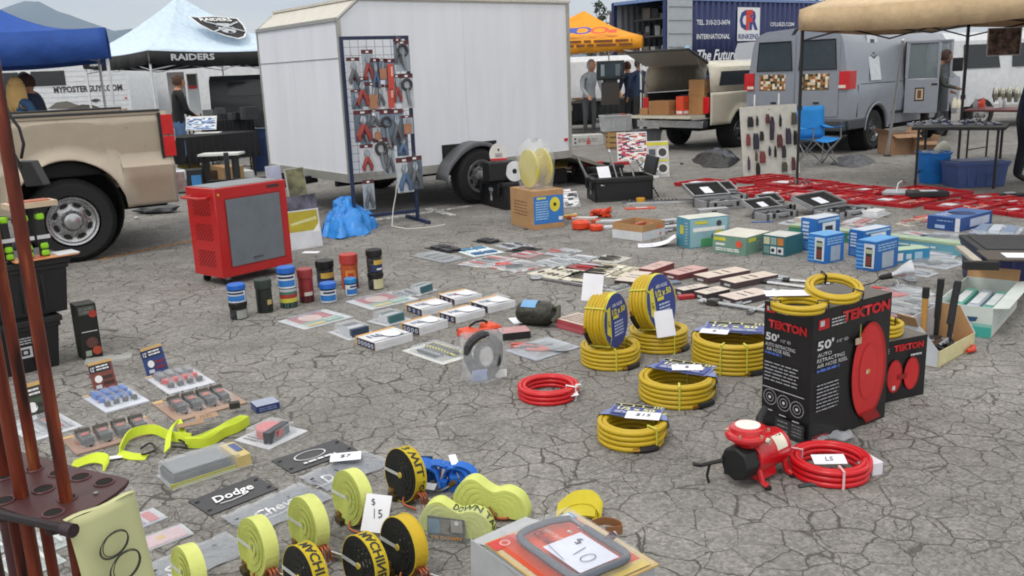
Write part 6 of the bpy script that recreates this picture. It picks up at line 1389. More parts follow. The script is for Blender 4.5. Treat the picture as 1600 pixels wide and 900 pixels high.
cb_=[((960,447),(990,450),(1015,434),431,'#3c3036','#cfc3b8','leftmost long box with a pale top, half behind the tall standing hose'),
 ((998,428),(1020,431),(1046,418),415,'#7a3438','#c7a8a2','reddish flat box behind the leftmost pale-topped box'),
 ((1036,434),(1060,439),(1083,423),421,'#6a3438','#c49c98','small reddish box between the flat reddish box and the tan-topped ones'),
 ((1083,438),(1106,444),(1143,424),428,'#5c4448','#cfc0b4','long pale-topped box in the back row, left of the rearmost right one'),
 ((1125,446),(1148,452),(1185,431),435,'#4a3c40','#cdbfb2','long pale-topped box at the right end of the back row'),
 ((1055,460),(1068,464),(1092,452),449,'#40363c','#c9bfb6','small box in the front row touching the tall standing hose'),
 ((1084,465),(1103,470),(1127,458),455,'#3a3238','#cec3b9','small pale-topped box in the middle of the front row'),
 ((1122,471),(1150,479),(1185,461),464,'#463c42','#cfc1b8','wide pale-topped box at the right end of the front row')]
for p0,p1,p2,ty,c,tp_,lb in cb_:
    h=.045;carton(lb,p0,p1,p2,h,c,tp_,art=lambda F_:(F_['front'].rect(.3,.25,.7,.6,K('#c3c5c8',.5)),F_['top'].lines(.2,.3,.8,.7,2,K('#b5a79c',.5),.25)),group='pale-topped boxes beside the standing hoses')
mb=MB();mb.box(0,0,0,.12,.05,.03,K('#a3262a',.4));tag(mb.build('red_case',loc=G(1072,467),rz=.2,bev=.006),'small red case right of the tall standing hose','case')
mb=MB();mb.box(0,0,0,.14,.08,.02,K('#5f6e80',.4));tag(mb.build('blue_grey_pack',loc=G(1048,444),rz=.3,bev=.004),'small blue-grey pack among the pale-topped boxes','pack')
def adjw():
    a,b=G(1096,474),G(1200,490);rz=atan2(b.y-a.y,b.x-a.x);L_=(b-a).length;m=K('#b5b7ba',.25,.9,name='forged_steel');t=MB()
    t.tube([(.02,0,.02),(.08,0,.02),(L_,-.0,.018)],[.016,.013,.015],m,8);t.box(.09,0,.0,.07,.065,.04,K('#4d4a48',.35,.6));t.tube([(.02,.03,.02),(-.02,.028,.02)],.012,m,8);t.tube([(.03,-.02,.02),(-.01,-.018,.02)],.012,m,8)
    for k in range(5):t.box(.07+k*.01,0,.04,.004,.06,.004,STEEL)
    tag(t.build('pipe_wrench',loc=a,rz=rz),'long chrome pipe wrench lying left of the tall black carton','wrench')
adjw()
for i,(x0,y0,x1,y1,lb) in enumerate([(1190,443,1262,452,'black-tipped chrome breaker bar behind the yellow hose on the carton'),(1150,480,1215,461,'chrome rod pointing toward the tall black carton'),(1198,455,1268,462,'second chrome bar in front of the black-tipped one'),(1170,492,1205,474,'short chrome bar closest to the tall black carton'),(1225,440,1300,446,'black and chrome bar half under the rear yellow hose')]):
    a,b=G(x0,y0),G(x1,y1);mb=MB();v=b-a;mb.tube([(0,0,.014),v*.5+V((0,0,.014)),v+V((0,0,.014))],.011,CHROME,8);mb.tube([v*-.02+V((0,0,.016)),v*.12+V((0,0,.016))],.018,K('#1c1c1e',.4) if i in (0,4) else STEEL,8);mb.cyl(v+V((0,0,0)),v+V((0,0,.04)),.017,STEEL,n=8);tag(mb.build('breaker_bar',loc=a),lb,'bar')
# ================================================================== COLOURED POWER TOOL BOXES
def hy(p1,ty):return zat(G(*p1),p1[0],ty)
P_teal=print_mat('teal_box_art',['#5f9fa8','#c2c23c','#7fb3b8','#dfe6e6','#3f7a6a','#2f3c40','#4f8f98'],14);P_green=print_mat('green_box_art',['#6f9484','#7fa294','#5f8474','#8fae9f','#c9d4ca'],22);P_blu=print_mat('blue_box_art',['#1f6fc0','#e3ebf2','#2f82d4','#1b5aa0','#c9d0d8','#35404c'],18)
carton('tall teal box with a yellow-lit tool picture, leftmost of the coloured boxes',(1057,383),(1076,389),(1107,373),hy((1076,389),343),'#4f8fa6','#c9ccc4',lambda F_:(F_['front'].rect(.3,.45,.6,.75,K('#c9c43a',.5)),F_['front'].lines(.7,.1,.95,.9,8,K('#a9c4cc',.5)),F_['right'].rect(.03,.03,.97,.97,K('#8db3bd',.5)),F_['right'].rect(.3,.03,.97,.3,K('#4f9a6a',.5)),F_['right'].disc(.75,.38,.2,K('#c9c43a',.5),sx=.8),F_['right'].disc(.62,.36,.09,BLACK),F_['right'].rect(.1,.55,.9,.68,WHITE),F_['right'].rect(.15,.8,.45,.9,K('#c9c43a',.5)),F_['right'].disc(.75,.78,.1,K('#3a3c44',.5))))
carton('wide low green-grey box with a red starburst and yellow flags',(1113,393),(1165,400),(1192,387),hy((1165,400),372),'#6f9484','#cfcdc2',lambda F_:(F_['front'].rect(.05,.7,.4,.88,K('#c9c43a',.5)),F_['front'].lines(.1,.12,.85,.32,2,WHITE,.6),F_['front'].lines(.1,.42,.4,.58,1,WHITE,.8),F_['front'].disc(.8,.6,.2,K('#d9583c',.5),sx=1),F_['right'].rect(.1,.7,.4,.9,K('#c9c43a',.5)),F_['right'].lines(.45,.2,.9,.7,4,K('#a9bcb2',.5))))
carton('dark teal cube box with six little picture windows',(1191,397),(1226,402),(1241,392),hy((1226,402),371),'#2f6a72','#c3c5c0',lambda F_:([F_['front'].rect(.06+.31*a,.1+.46*b,.32+.31*a,.46+.46*b,K(['#6f8e8a','#d8dadc','#d4d6da','#c9c9a8','#8aa39c','#c07a3c'][a+3*b],.5)) for a in range(3) for b in range(2)],F_['front'].disc(.48,.28,.1,INK),F_['front'].disc(.79,.28,.1,INK),F_['top'].rect(0,.9,1,1,K('#2f6a72',.5))))
def bluebox(F_):
    F_['top'].rect(.06,.06,.94,.94,K('#c3ccd6',.5));F_['front'].lines(.12,.35,.55,.92,5,K('#cfe0f0',.5),.6);F_['front'].lines(.15,.05,.8,.3,4,K('#7fb0e0',.5),.4);F_['right'].rect(.25,.12,.8,.85,K('#dfe5ea',.5));F_['right'].rect(.36,.2,.68,.74,K('#2d3338',.5));F_['right'].rect(.3,.5,.72,.6,K('#b0b8bc',.5));F_['right'].rect(.05,.88,.95,.96,K('#9fc4e4',.5))
def bluebox2(F_):
    for k in range(7):F_['front'].rect(0,.06+.13*k,.4,.12+.13*k,K('#5a9fe0',.5))
    F_['front'].rect(.42,.1,.98,.92,K('#c9d4de',.5));F_['front'].rect(.52,.14,.86,.8,K('#2a2e32',.5));F_['front'].rect(.5,.6,.9,.74,K('#a9b39a',.5));F_['front'].lines(.55,.2,.84,.5,4,K('#a8452e',.5));F_['right'].rect(.3,.06,.8,.6,K('#aab8c8',.5));F_['right'].lines(.1,.65,.9,.92,3,K('#9cc4e8',.5));F_['top'].rect(.1,.1,.9,.9,K('#5c9fd8',.5))
B1='#1d67b5'
carton('tall blue box standing behind the shorter blue box, left pair',(1250,390),(1274,394),(1293,383),hy((1274,394),343),B1,'#b8c2cc',bluebox)
carton('blue box with a black tool picture, front one of the left pair',(1262,408),(1288,413),(1303,404),hy((1288,413),369),'#2273c4','#7fb0dc',bluebox2)
carton('tall blue box standing behind, in the right pair of blue boxes',(1325,399),(1348,403),(1368,390),hy((1348,403),362),B1,'#3f8fd4',bluebox)
carton('blue box with a column of tool pictures, front one of the right pair',(1337,420),(1366,425),(1381,412),hy((1366,425),379),'#2168b4','#4f92cc',bluebox2)
carton('light teal box lying on its side against the right blue pair',(1376,408),(1392,413),(1416,397),hy((1392,413),393),'#2f86b0','#a9c0a4',lambda F_:(F_['right'].rect(.15,.2,.3,.8,WHITE),F_['right'].rect(.38,.3,.52,.7,K('#bcd2e0',.5)),F_['right'].rect(.6,.25,.8,.8,K('#a0c4dc',.5))))
carton('very long narrow teal and green box lying behind the blue boxes',(1232,368),(1510,402),(1518,397),.10,'#5f98a8','#9fb49a',lambda F_:(F_['front'].rect(0,0,.45,1,K('#3f8468',.5)),F_['front'].lines(.36,.3,.42,.7,1,WHITE,.7),F_['front'].lines(.62,.35,.85,.65,1,K('#cfe0e4',.5),.5),F_['front'].rect(.0,.88,1,.97,K('#b9bf7a',.5))))
carton('dark blue flat box with a white front edge near the red cases',(1448,357),(1499,363),(1516,346),hy((1499,363),342),'#1e4586','#4a6ea8',lambda F_:(F_['front'].rect(.86,0,1,1,K('#d2d6dc',.5)),F_['front'].rect(.25,.15,.55,.4,K('#9fb6dc',.5)),F_['front'].lines(.3,.65,.8,.8,1,K('#8fa6d0',.5)),F_['top'].disc(.55,.5,.2,K('#2a3f6e',.5)),F_['top'].lines(.1,.1,.5,.5,3,K('#b9c6dc',.5)),F_['right'].rect(.3,.2,.9,.8,K('#b0b8cc',.5))))
carton('small cream and white box behind the left tall blue box',(1241,349),(1262,353),(1290,343),.06,'#c3b8b0','#d0ccc8')
mb=MB();mb.cyl((0,0,.006),(.22,0,.006),.006,K('#2f6ab0',.4),n=6);tag(mb.build('marker_pen',loc=G(1174,348),rz=-.15),'thin blue pen on the asphalt behind the wide green-grey box','pen')
rp=[
 ((1300,360),(1330,364),(1355,354),P_tool,c_bars(['#c25a4a','#b9bcc2','#2a2c30'],4,1),'red and white carded packs behind the left tall blue box'),
 ((1312,350),(1345,353),(1378,345),P_tool,c_boxes(['#c9ccd2','#b84a40'],2,2),'red-orange carded pack lying by the long white box'),
 ((1335,338),(1372,341),(1385,333),'#c9cbcf',c_boxes(['#d8dadd'],1,1,.05),'white lumpy box on the packs near the red cases'),
 ((1293,373),(1345,378),(1360,368),P_tool,c_bars(['#d0d3d8','#c0503e','#55585e'],4,2),'long row of carded bits just behind the long teal box'),
 ((1372,372),(1410,378),(1425,362),P_tool,c_bars(['#d8dadd','#c24a3a','#3a3d44'],5,4),'heap of white and red carded bits right of the right blue pair'),
 ((1398,350),(1420,354),(1440,343),P_cream,c_boxes(['#a8584a','#8f8a7a','#c9a89a'],2,2,.03),'brown and red carded packs left of the dark blue flat box'),
 ((1418,345),(1440,348),(1452,340),'#b06a60',c_boxes(['#c24a3a','#d8b8b0'],2,1,.03),'small red pack touching the dark blue flat box'),
 ((1438,374),(1490,379),(1512,369),P_grey,c_pliers('#3d4a66',2,3),'grey blister with dark tools in front of the dark blue flat box'),
 ((1500,379),(1560,386),(1590,371),P_blue,c_bars(['#44546e','#b9c2d0'],4,5),'upper blue-grey blister at the right beside the navy bin'),
 ((1512,365),(1590,370),(1600,356),P_blue,c_boxes(['#7f92ae','#c2ccd8'],3,1,.03),'bulky blue-grey pack behind the others at the right edge'),
 ((1480,384),(1555,391),(1570,381),P_grey,c_bars(['#6d7686','#2d3442'],4,8),'long blue-edged blister left of the navy bin'),
 ((1420,399),(1490,405),(1503,394),'#b9bdc8',c_bars(['#d6d9de','#8b90a0','#4f5668'],4,9),'silver blister pack just in front of the end of the long teal box'),
 ((1412,412),(1478,422),(1490,408),'#b3b8c4',c_pliers('#4d5468',2,7),'silver blister with two grey tools in front of the other silver one'),
 ((1410,428),(1450,434),(1462,427),'#c4c8d0',c_bars(['#9da3b0','#5b6172'],3,2),'small white blister right of the clamp lamp')]
for p0,p1,p2,c,inn,lb in rp:blister(lb,p0,p1,p2,c,inn,.022,.85)
# ------------------------------------------------------------------ aluminium cases
def alucase(label,p0,p1,p2,h=.09,lid=RD(158),paper=True,full=True):
    o,rz,w,d=foot(p0,p1,p2);t=thing('aluminium_case',label,'tool case',o,rz,'open aluminium cases');al=K('#b4b6ba',.35,.6,'metal',name='brushed_aluminium');fo=K('#060607',.95,0,'cloth',name='black_foam')
    b=MB();b.open_box(w,d,h,.012,al);b.build('case_base',t,bev=.003)
    f=MB();f.box(0,0,.012,w-.03,d-.03,h*.55,fo);rr=random.Random(int(p0[0]))
    for k in range(12):f.box(rr.uniform(-.38,.38)*w,rr.uniform(-.35,.35)*d,.012+h*.55,.02+rr.random()*.06,.02,.02,K(rr.choice(['#8c8f94','#3a3c40','#c3c6ca']),.3,.6),rz=rr.random()*3)
    f.build('tools_in_foam',t)
    e=MB()
    for x in (-w/2,w/2):
        for y in (-d/2,d/2):e.box(x,y,0,.022,.022,h+.002,K('#6e7176',.35,.7))
    for x in (w/2+.004,):
        for y in (-d*.3,d*.3):e.box(x,y,h*.35,.012,.03,.05,K('#2a2b2e',.4,.5))
        e.tube([(x+.004,-d*.14,h*.5),(x+.03,-d*.12,h*.45),(x+.03,d*.12,h*.45),(x+.004,d*.14,h*.5)],.007,DKP,6)
    e.build('latches',t)
    l_=thing_part('lid',t);l_.location=(-w/2,0,h);l_.rotation_euler.y=-lid
    q=MB();q.box(w/2,0,.0,w,d,.012,al);
    for y in (-d/2+.006,d/2-.006):q.box(w/2,y,-.035,w,.012,.035,al)
    q.box(.006,0,-.035,.012,d,.035,al);q.box(w-.006,0,-.035,.012,d,.035,al);q.build('shell',l_)
    q=MB();q.box(w/2,0,-.018,w-.03,d-.03,.016,fo);
    if paper:q.box(w*.45,0,-.022,w*.46,d*.24,.003,K('#dfe2ee',.6))
    q.build('foam',l_);return t
alucase('open silver case farthest left, black lid leaning toward the drill bars',(1084,324),(1106,330),(1136,318),.10,RD(160))
alucase('open silver case just behind the farthest left one',(1108,313),(1122,317),(1146,308),.08,RD(160))
alucase('open silver case in the middle with its lid toward the camera left',(1177,342),(1200,346),(1224,336),.07,RD(158))
alucase('closed-looking silver case behind the middle open one',(1192,329),(1208,332),(1224,325),.06,RD(155),False)
alucase('open silver case on the right with a wide black lid, near the red cases',(1270,339),(1310,344),(1332,330),.07,RD(162))
mb=MB();mb.box(0,0,0,.34,.10,.07,K('#b2b4b8',.4,.5));mb.box(0,-.052,.02,.06,.006,.03,DKP);tag(mb.build('closed_case',loc=G(1113,335),rz=RD(12),bev=.004),'small closed silver case under the farthest left open one','tool case')
# ------------------------------------------------------------------ red moulded cases (open flat, two halves)
def redcase(label,p0,p1,p2,seed=0,paper=True,h=.05,closed=False):
    o,rz,w,d=foot(p0,p1,p2);w *= .90;d *= .84;t=thing('tool_set_case',label,'tool case',o,rz,'open red tool set cases');rd_=K('#b0202a',.2,0,'',name='red_moulded_plastic',var=.12);rr=random.Random(seed)
    halves=((-w/4,.0),(w/4,.0))
    b=MB()
    for x,_ in halves:b.box(x,0,0,w/2-.012,d-.01,h*.45,rd_);b.box(x,0,h*.45,(w/2-.05)*.9,(d-.05)*.9,.003,[P_red,K('#c98f88',.4)][(seed+(x > 0)) % 2]);b.box(x,-d/2+.008,h*.45,w/2-.006,.016,h*.55,rd_);b.box(x,d/2-.008,h*.45,w/2-.006,.016,h*.55,rd_);b.box(x-w/4+.011,0,h*.45,.016,d-.034,h*.55,rd_);b.box(x+w/4-.011,0,h*.45,.016,d-.034,h*.55,rd_)
    for k in range(3):b.box(-w/4,(-.3+.3*k)*d,h*.45,w*.36,.010,h*.22,rd_)
    b.build('case_shell',t,bev=.003)
    i=MB();st=K('#8f9296',.3,.8)
    for k in range(26):
        x=rr.choice((-1,1,1))*w/4+rr.uniform(-.18,.18)*w;y=rr.uniform(-.38,.38)*d
        if k % 3:i.cyl((x,y,h*.6),(x+.03*rr.random(),y+.06,h*.6),.009,[st,rd_,K('#b84a42',.4)][k % 3],n=7)
        else:i.box(x,y,h*.45,.05,.03,h*.3,[K('#c9a8a0',.4),rd_,st,K('#6a3030',.5)][k % 4],rz=rr.random())
    i.build('sockets',t)
    if paper:q=MB();q.box(-w*.24,-d*.05,h*.72,w*.24,d*.24,.003,K('#dcdde6',.6),rz=rr.uniform(-.2,.2));q.build('price_note',t)
red_list=[
 ((1045,291),(1098,297),(1140,286),'leftmost pale red case of the red rows, at the back',1),((1130,285),(1165,289),(1215,276),'second case in the back row, mostly closed and pinkish',0),
 ((1168,291),(1250,300),(1282,285),'back row case with chrome pieces standing on its rim beside the canopy leg',1),((1118,302),(1165,309),(1200,296),'red case right behind the silver cases',0),
 ((1158,309),(1240,316),(1262,303),'front row red case with dark sockets left of the silver lid',1),((1262,312),(1335,322),(1352,309),'front row red case directly right of the silver case with the wide lid',0),
 ((1262,297),(1315,304),(1340,293),'back row red case in the middle, full of red trays',0),((1310,302),(1365,309),(1378,296),'back row red case with a white note on top',1),
 ((1337,319),(1423,328),(1442,314),'front row red case with a white note at its left end, in the middle',1),((1365,303),(1462,315),(1490,300),'long red case in the back row under the grey bracket and black case',0),
 ((1433,328),(1520,337),(1545,321),'front row red case with two white notes near the dark blue flat box',1),((1492,312),(1545,322),(1570,309),'back row pinkish red case with a white note near the right',1),
 ((1538,335),(1597,343),(1625,328),'nearest red case at the right edge with a white note',1),((1548,321),(1590,327),(1612,316),'back row red case at the right edge',1),((1592,312),(1640,318),(1655,305),'upright-edged red case cut by the right edge of the photo',0)]
for i,(p0,p1,p2,lb,pp) in enumerate(red_list):redcase(lb,p0,p1,p2,i,bool(pp))
mb=MB();mb.box(0,0,0,.42,.22,.06,K('#1c1d20',.45));F_=Face(mb,(-.21,-.11,.06),(1,0,0),(0,1,0),.42,.22);F_.rect(.3,.25,.75,.75,K('#d3d8e4',.5));tag(mb.build('black_case',loc=G(1458,309,.05)+V((0,.15,0)),rz=-.15,bev=.01),'black case with a white note lying on the long red case','tool case')
mb=MB();mb.box(0,0,0,.3,.16,.02,K('#8d949c',.4));mb.tube([(0,0,.02),(.02,.02,.12),(.06,.02,.15),(.1,0,.12)],.01,CHROME,6);mb.slab([(-.15,0,.02),(.1,-.06,.02),(.12,.02,.06),(-.1,.06,.05)],(0,0,1),.01,K('#a9aeb4',.35));tag(mb.build('grey_bracket',loc=G(1400,303,.05),rz=-.3),'grey metal bracket on a clear sheet lying on the long red case','bracket')
mb=MB()
for k in range(5):mb.cyl((.06*k,0,0),(.06*k,0,.05+.03*(k % 2)),.022,CHROME,n=10)
tag(mb.build('chrome_fittings',loc=G(1235,289,.05)),'row of chrome fittings standing on the back row red case','fittings')
mb=MB();mb.box(0,0,0,.3,.12,.05,K('#202226',.5));mb.box(-.05,0,.05,.12,.06,.02,K('#9ea4aa',.4));tag(mb.build('black_tool',loc=G(1583,309),rz=.15,bev=.01),'black and grey tool lying behind the red cases at the right edge','hand tool')
# ================================================================== RIGHT BACK under the tan canopy
def bucket():
    t=thing('tub_bucket','bright blue plastic tub with a rag on its rim under the right table','tub',G(1456,285),RD(5));m=K('#1f78cc',.35,name='blue_plastic')
    b=MB();b.lathe([(.0,0),(.15,0),(.165,.02),(.21,.37),(.225,.38),(.225,.40),(.20,.40),(.16,.03),(0,.03)],m,28);b.build('tub',t)
    h=MB();h.tube([(-.1,-.20,.34),(-.09,-.21,.15),(0,-.205,.12),(.09,-.21,.15),(.1,-.20,.34)],.007,K('#1b66b0',.4),6);h.build('handle',t)
    r=MB();r.strip([[V((x,y+.02*sin(30*x),.405+.012*sin(40*x+20*y))) for y in (-.2,-.1,0)] for x in [-.16+.02*k for k in range(12)]],K('#b5b8bc',.7));r.build('rag',t,thick=.006)
bucket()
tote('long blue-grey storage tote with a lid under the right table',G(1520,290),RD(4),.66,.40,.28,'#3c4f82',lid='#42568a')
carton_simple('open brown carton with flaps up behind the blue tub','carton',G(1402,240),RD(10),.50,.4,.34,K('#94745a',.8,0,'card'),flaps=True)
carton_simple('second brown carton with torn flaps touching the blue tub','carton',G(1440,240),RD(-4),.34,.34,.22,K('#8a6c50',.8,0,'card'),flaps=True)
mb=MB();mb.lathe([(0,0),(.06,.02),(.10,.12),(.105,.2),(.10,.21),(0,.2)],K('#a9a99c',.5),20,(0,0,.0),(1,0,.5));tag(mb.build('plastic_lampshade',loc=G(1450,238,.18)+V((0,-.2,0))),'pale plastic shade poking out of the torn carton','lamp shade')  # a lamp shade of pale plastic, tipped on its side
t5=table('folding table with black legs and silver trinkets, in front under the tan canopy',(1424,199),(1572,199),.75,.74,top='#26282b')
t6=table('second folding table behind with bottles and a red edge',(1505,171),(1640,172),.8,.78,top='#5a2a2c')
rr=random.Random(21)
tray_m=print_mat('silver_trinkets',['#b9bcc4','#3c4880','#8d929c','#d9dce2','#4d5260','#2b3048'],24)
for i in range(5):
    p=G(1440+i*27,195-(i % 2)*4,.74);mb=MB();mb.box(0,.05,0,.26,.2,.02,tray_m,rz=rr.uniform(-.2,.2))
    for k in range(9):mb.ball((rr.uniform(-.1,.1),rr.uniform(-.03,.12),.03),.018,K(rr.choice(['#c4c7cc','#8b8f96','#454c70']),.25,.8),4,(1,1,.6))
    tag(mb.build('trinket_tray',loc=p),['leftmost tray of silver trinkets on the front folding table','second tray of trinkets with a blue cloth','middle tray of trinkets on the front folding table','fourth tray of trinkets toward the right','tray of trinkets at the right end of the front table'][i],'tray','trays of trinkets on the folding table')
bots=['#d9d3c0','#e0dccc','#c8c4ae','#7a7a80','#b8402e','#c4442e','#cfd3d6','#b9bcc0','#8c9094']
for i in range(9):
    p=G(1497+i*11,169,.79);h=.10+.08*rr.random();mb=MB();mb.lathe([(0,0),(.035,0),(.037,h*.6),(.018,h*.8),(.018,h),(0,h)],K(bots[i],.35),14);tag(mb.build('bottle',loc=p+V((0,.12+.1*(i % 3),0))),'small %s bottle or jar on the back folding table' % ['cream','ivory','beige','grey','red','orange-red','white','silver','dark grey'][i],'bottle','bottles on the back folding table')
for i in range(4):
    p=G(1560+i*11,160,.80);mb=MB();mb.lathe([(0,0),(.03,0),(.035,.05),(.06,.10),(.05,.20),(.035,.24),(0,.24)],K('#b9b8ac',.15,.9),18);tag(mb.build('silver_vase',loc=p+V((0,.1,0))),['leftmost silver vase on the back table','second silver vase from the left','third silver vase near the right edge','silver vase cut by the right edge of the photo'][i],'vase','silver vases on the back table')
standing_sheet('red and brown fabric picture hanging from the tan canopy edge',1541,1594,88,44,10.8,K('#6d564c',.7,var=.9,sc_=14),name='hanging_picture',lean=.02,edge='#b9bcc0')
tarp('black_bag','black plastic sheet with a grey folded edge, heaped near the pickup bumper',[(1080,250),(1100,262),(1140,263),(1156,250),(1140,238),(1100,240)],.13,'#191a1d',cat='plastic sheet',seed=5,kind='bag')
tarp('grey_bag','grey plastic folded on top of the black sheet heap',[(1088,246),(1120,256),(1152,252),(1150,245),(1110,242)],.15,'#444a52',cat='plastic sheet',seed=8,kind='bag')
tarp('flat_bag','flattened grey canopy bag on the ground beside the camp chair',[(1298,258),(1335,263),(1368,254),(1355,247),(1310,247)],.10,'#4d5056',cat='bag',seed=11,kind='bag')
def camp_chair():
    o=G(1277,258);t=thing('camp_chair','bright blue folding camp chair with crossed grey legs beside the display board','chair',o,RD(18));bl=K('#1f86d0',.7,0,'cloth',name='blue_nylon');gm=K('#8d9094',.4,.6)
    f=MB();w,d=.5,.42
    for (a,b) in [((-w/2,-d/2,0),(w/2,-d/2,.42)),((w/2,-d/2,0),(-w/2,-d/2,.42)),((-w/2,d/2,0),(w/2,d/2,.42)),((w/2,d/2,0),(-w/2,d/2,.42)),((-w/2,-d/2,0),(-w/2,d/2,.42)),((-w/2,d/2,0),(-w/2,-d/2,.42)),((w/2,-d/2,0),(w/2,d/2,.42)),((w/2,d/2,0),(w/2,-d/2,.42)),((-w/2,d/2,.0),(-w/2-.03,d/2+.05,.88)),((w/2,d/2,.0),(w/2+.03,d/2+.05,.88)),((-w/2,-d/2,.4),(-w/2,-d/2,.60)),((w/2,-d/2,.4),(w/2,-d/2,.60))]:f.cyl(a,b,.010,gm,n=6)
    f.build('frame',t)
    s=MB();s.strip([[V((x,y,.42-.06*(1-(2*x/w)**2)*(1-.3*abs(y)))) for y in [-d/2+d*k/8 for k in range(9)]] for x in [-w/2+w*k/8 for k in range(9)]],bl);s.build('seat',t,thick=.006)
    s=MB();s.strip([[V((x,d/2+.05*(z-.4)/.5+.05*(1-(2*x/w)**2),z)) for z in [.40+.5*k/6 for k in range(7)]] for x in [-w/2-.02+(w+.04)*k/8 for k in range(9)]],bl);s.build('backrest',t,thick=.006)
    for x in (-w/2,w/2):
        s=MB();s.strip([[V((x+q,y,.60-.03*sin(pi*(y+d/2)/(d+.04)))) for q in (-.05,.05)] for y in [-d/2-.02+(d+.06)*k/8 for k in range(9)]],bl);s.build('armrest',t,thick=.008)
    s=MB();s.box(.05,-d*.1,.40,.24,.2,.12,K('#8d9298',.5));s.build('bag_on_seat',t) if False else None
camp_chair()
def board():
    a,b=G(1163,278),G(1250,270);w=(b-a).length;rz=atan2(b.y-a.y,b.x-a.x);h=zat(a,1155,168);t=thing('display_board','white display board of hanging keychains and small tools leaning by the canopy leg','display board',a,rz)
    m=MB();lean=.14;m.slab([(0,0,0),(w,0,0),(w,lean*h,h),(0,lean*h,h)],(0,-1,lean),.02,K('#c9cbc4',.5));m.build('board',t)
    s=MB();
    for x in (.25,.68):s.cyl((w*x,lean*h,h),(w*x,lean*h+.0,h+.16),.012,WHITE,n=6)
    s.cyl((w*.5,.5,0),(w*.5,lean*h,h*.95),.015,DKP,n=6);s.build('support',t)
    rr=random.Random(8);cols=['#1e1e22','#2b2a34','#5a3034','#3a3448','#15151a','#4d4a40','#7a3a3c','#2a3040']
    k=0
    for (u,v) in [(.12,.86),(.27,.86),(.44,.88),(.52,.84),(.68,.86),(.9,.88),(.08,.62),(.2,.62),(.32,.64),(.5,.72),(.62,.58),(.78,.66),(.92,.62),(.22,.36),(.3,.36),(.46,.42),(.56,.42),(.7,.42),(.86,.24),(.08,.3),(.22,.2),(.68,.18)]:
        c=K(cols[k % len(cols)],.45);q=MB();z=h*v;y=lean*z-.02;ln=h*rr.uniform(.12,.24);x=w*u
        q.cyl((x,y+.02,z+.01),(x,y-.015,z),.003,STEEL,n=5)
        for j in range(rr.choice((1,2,2,3))):q.tube([(x+j*.028,y-.002,z),(x+j*.028+.004,y-lean*ln*.4,z-ln*.4),(x+j*.03-.004,y-lean*ln,z-ln)],[.008,.022,.018],c,6)
        q.build('hanging_tool',t);k+=1
board()
# ================================================================== HOSES
YEL=K('#bda019',.42,0,'',name='yellow_hose_rubber',var=.06);YTIE=K('#c9c84a',.5);REDH=K('#c4121e',.3,0,'',name='red_hose_rubber',var=.05);BLKR=K('#1b1b1d',.5)
def coilpts(R_,r,layers,turns_r=2,jit=.12,seed=0):
    rr=random.Random(seed);pts=[];n=36;tot=layers*turns_r
    for k in range(tot):
        L_=k//turns_r;q=k % turns_r;q=q if L_ % 2 == 0 else turns_r-1-q
        for i in range(n):
            a=2*pi*i/n;f=i/n;Ro=R_-r-q*2*r*.94;pts.append((a+2*pi*k,Ro,r+L_*2*r*.93,k))
    out_=[]
    ph=[rr.uniform(0,6) for _ in range(tot+1)]
    for j,(a,Ro,z,k) in enumerate(pts):
        f=(a/(2*pi)) % 1;nx=pts[min(j+n,len(pts)-1)];s_=max(0,(f-.85)/.15);s_=s_*s_*(3-2*s_);Rn=Ro+(nx[1]-Ro)*s_;zn=z+(nx[2]-z)*s_
        out_.append(V(((Rn+r*jit*sin(a*3+ph[k]))*cos(a),(Rn+r*jit*sin(a*2+ph[k]*2))*sin(a),zn+r*jit*.5*sin(a*2+ph[k]))))
    return out_
def hose(label,loc,R_,r,layers,turns_r=2,rz=0.,M=None,m=None,ties=(0.4,2.2),tie=YTIE,ends=True,group=None,seed=0,label_part=None,cat='hose',name='air_hose',endang=-1.2):
    t=thing(name,label,cat,loc,rz,group);M_=M or Matrix.Identity(4);m=m or YEL
    h=MB();h.T=M_;h.tube(coilpts(R_,r,layers,turns_r,seed=seed),r,m,8);h.build('coil',t,ang=180)
    H_=layers*2*r*.93;
    for a in ties:
        k=MB();k.T=M_;c=V((cos(a),sin(a),0));Ri=R_-turns_r*2*r*.94-r*.5;Ro=R_+.003;z0,z1=-.0,H_+.006
        k.tube([c*Ri+V((0,0,max(z0,.002))),c*Ro+V((0,0,max(.002,z0))),c*Ro+V((0,0,z1*.5)),c*Ro+V((0,0,z1)),c*Ri+V((0,0,z1))],.0032,tie,6,True,sx=1.6);k.build('tie',t)
    if ends:
        e=MB();e.T=M_;a0=endang;Rr=R_-r*.2;q=[V((Rr*cos(a0+i*.09),Rr*sin(a0+i*.09),r*1.0+.001)) for i in range(7)];e.tube(q,r*1.22,BLKR,8);tn=(q[0]-q[1]).normalized();e.cyl(q[0],q[0]+tn*.03,r*.7,K('#b98d4a',.3,.9),n=8);e.build('end_fitting',t)
    if label_part:label_part(t,M_,R_,H_)
    return t
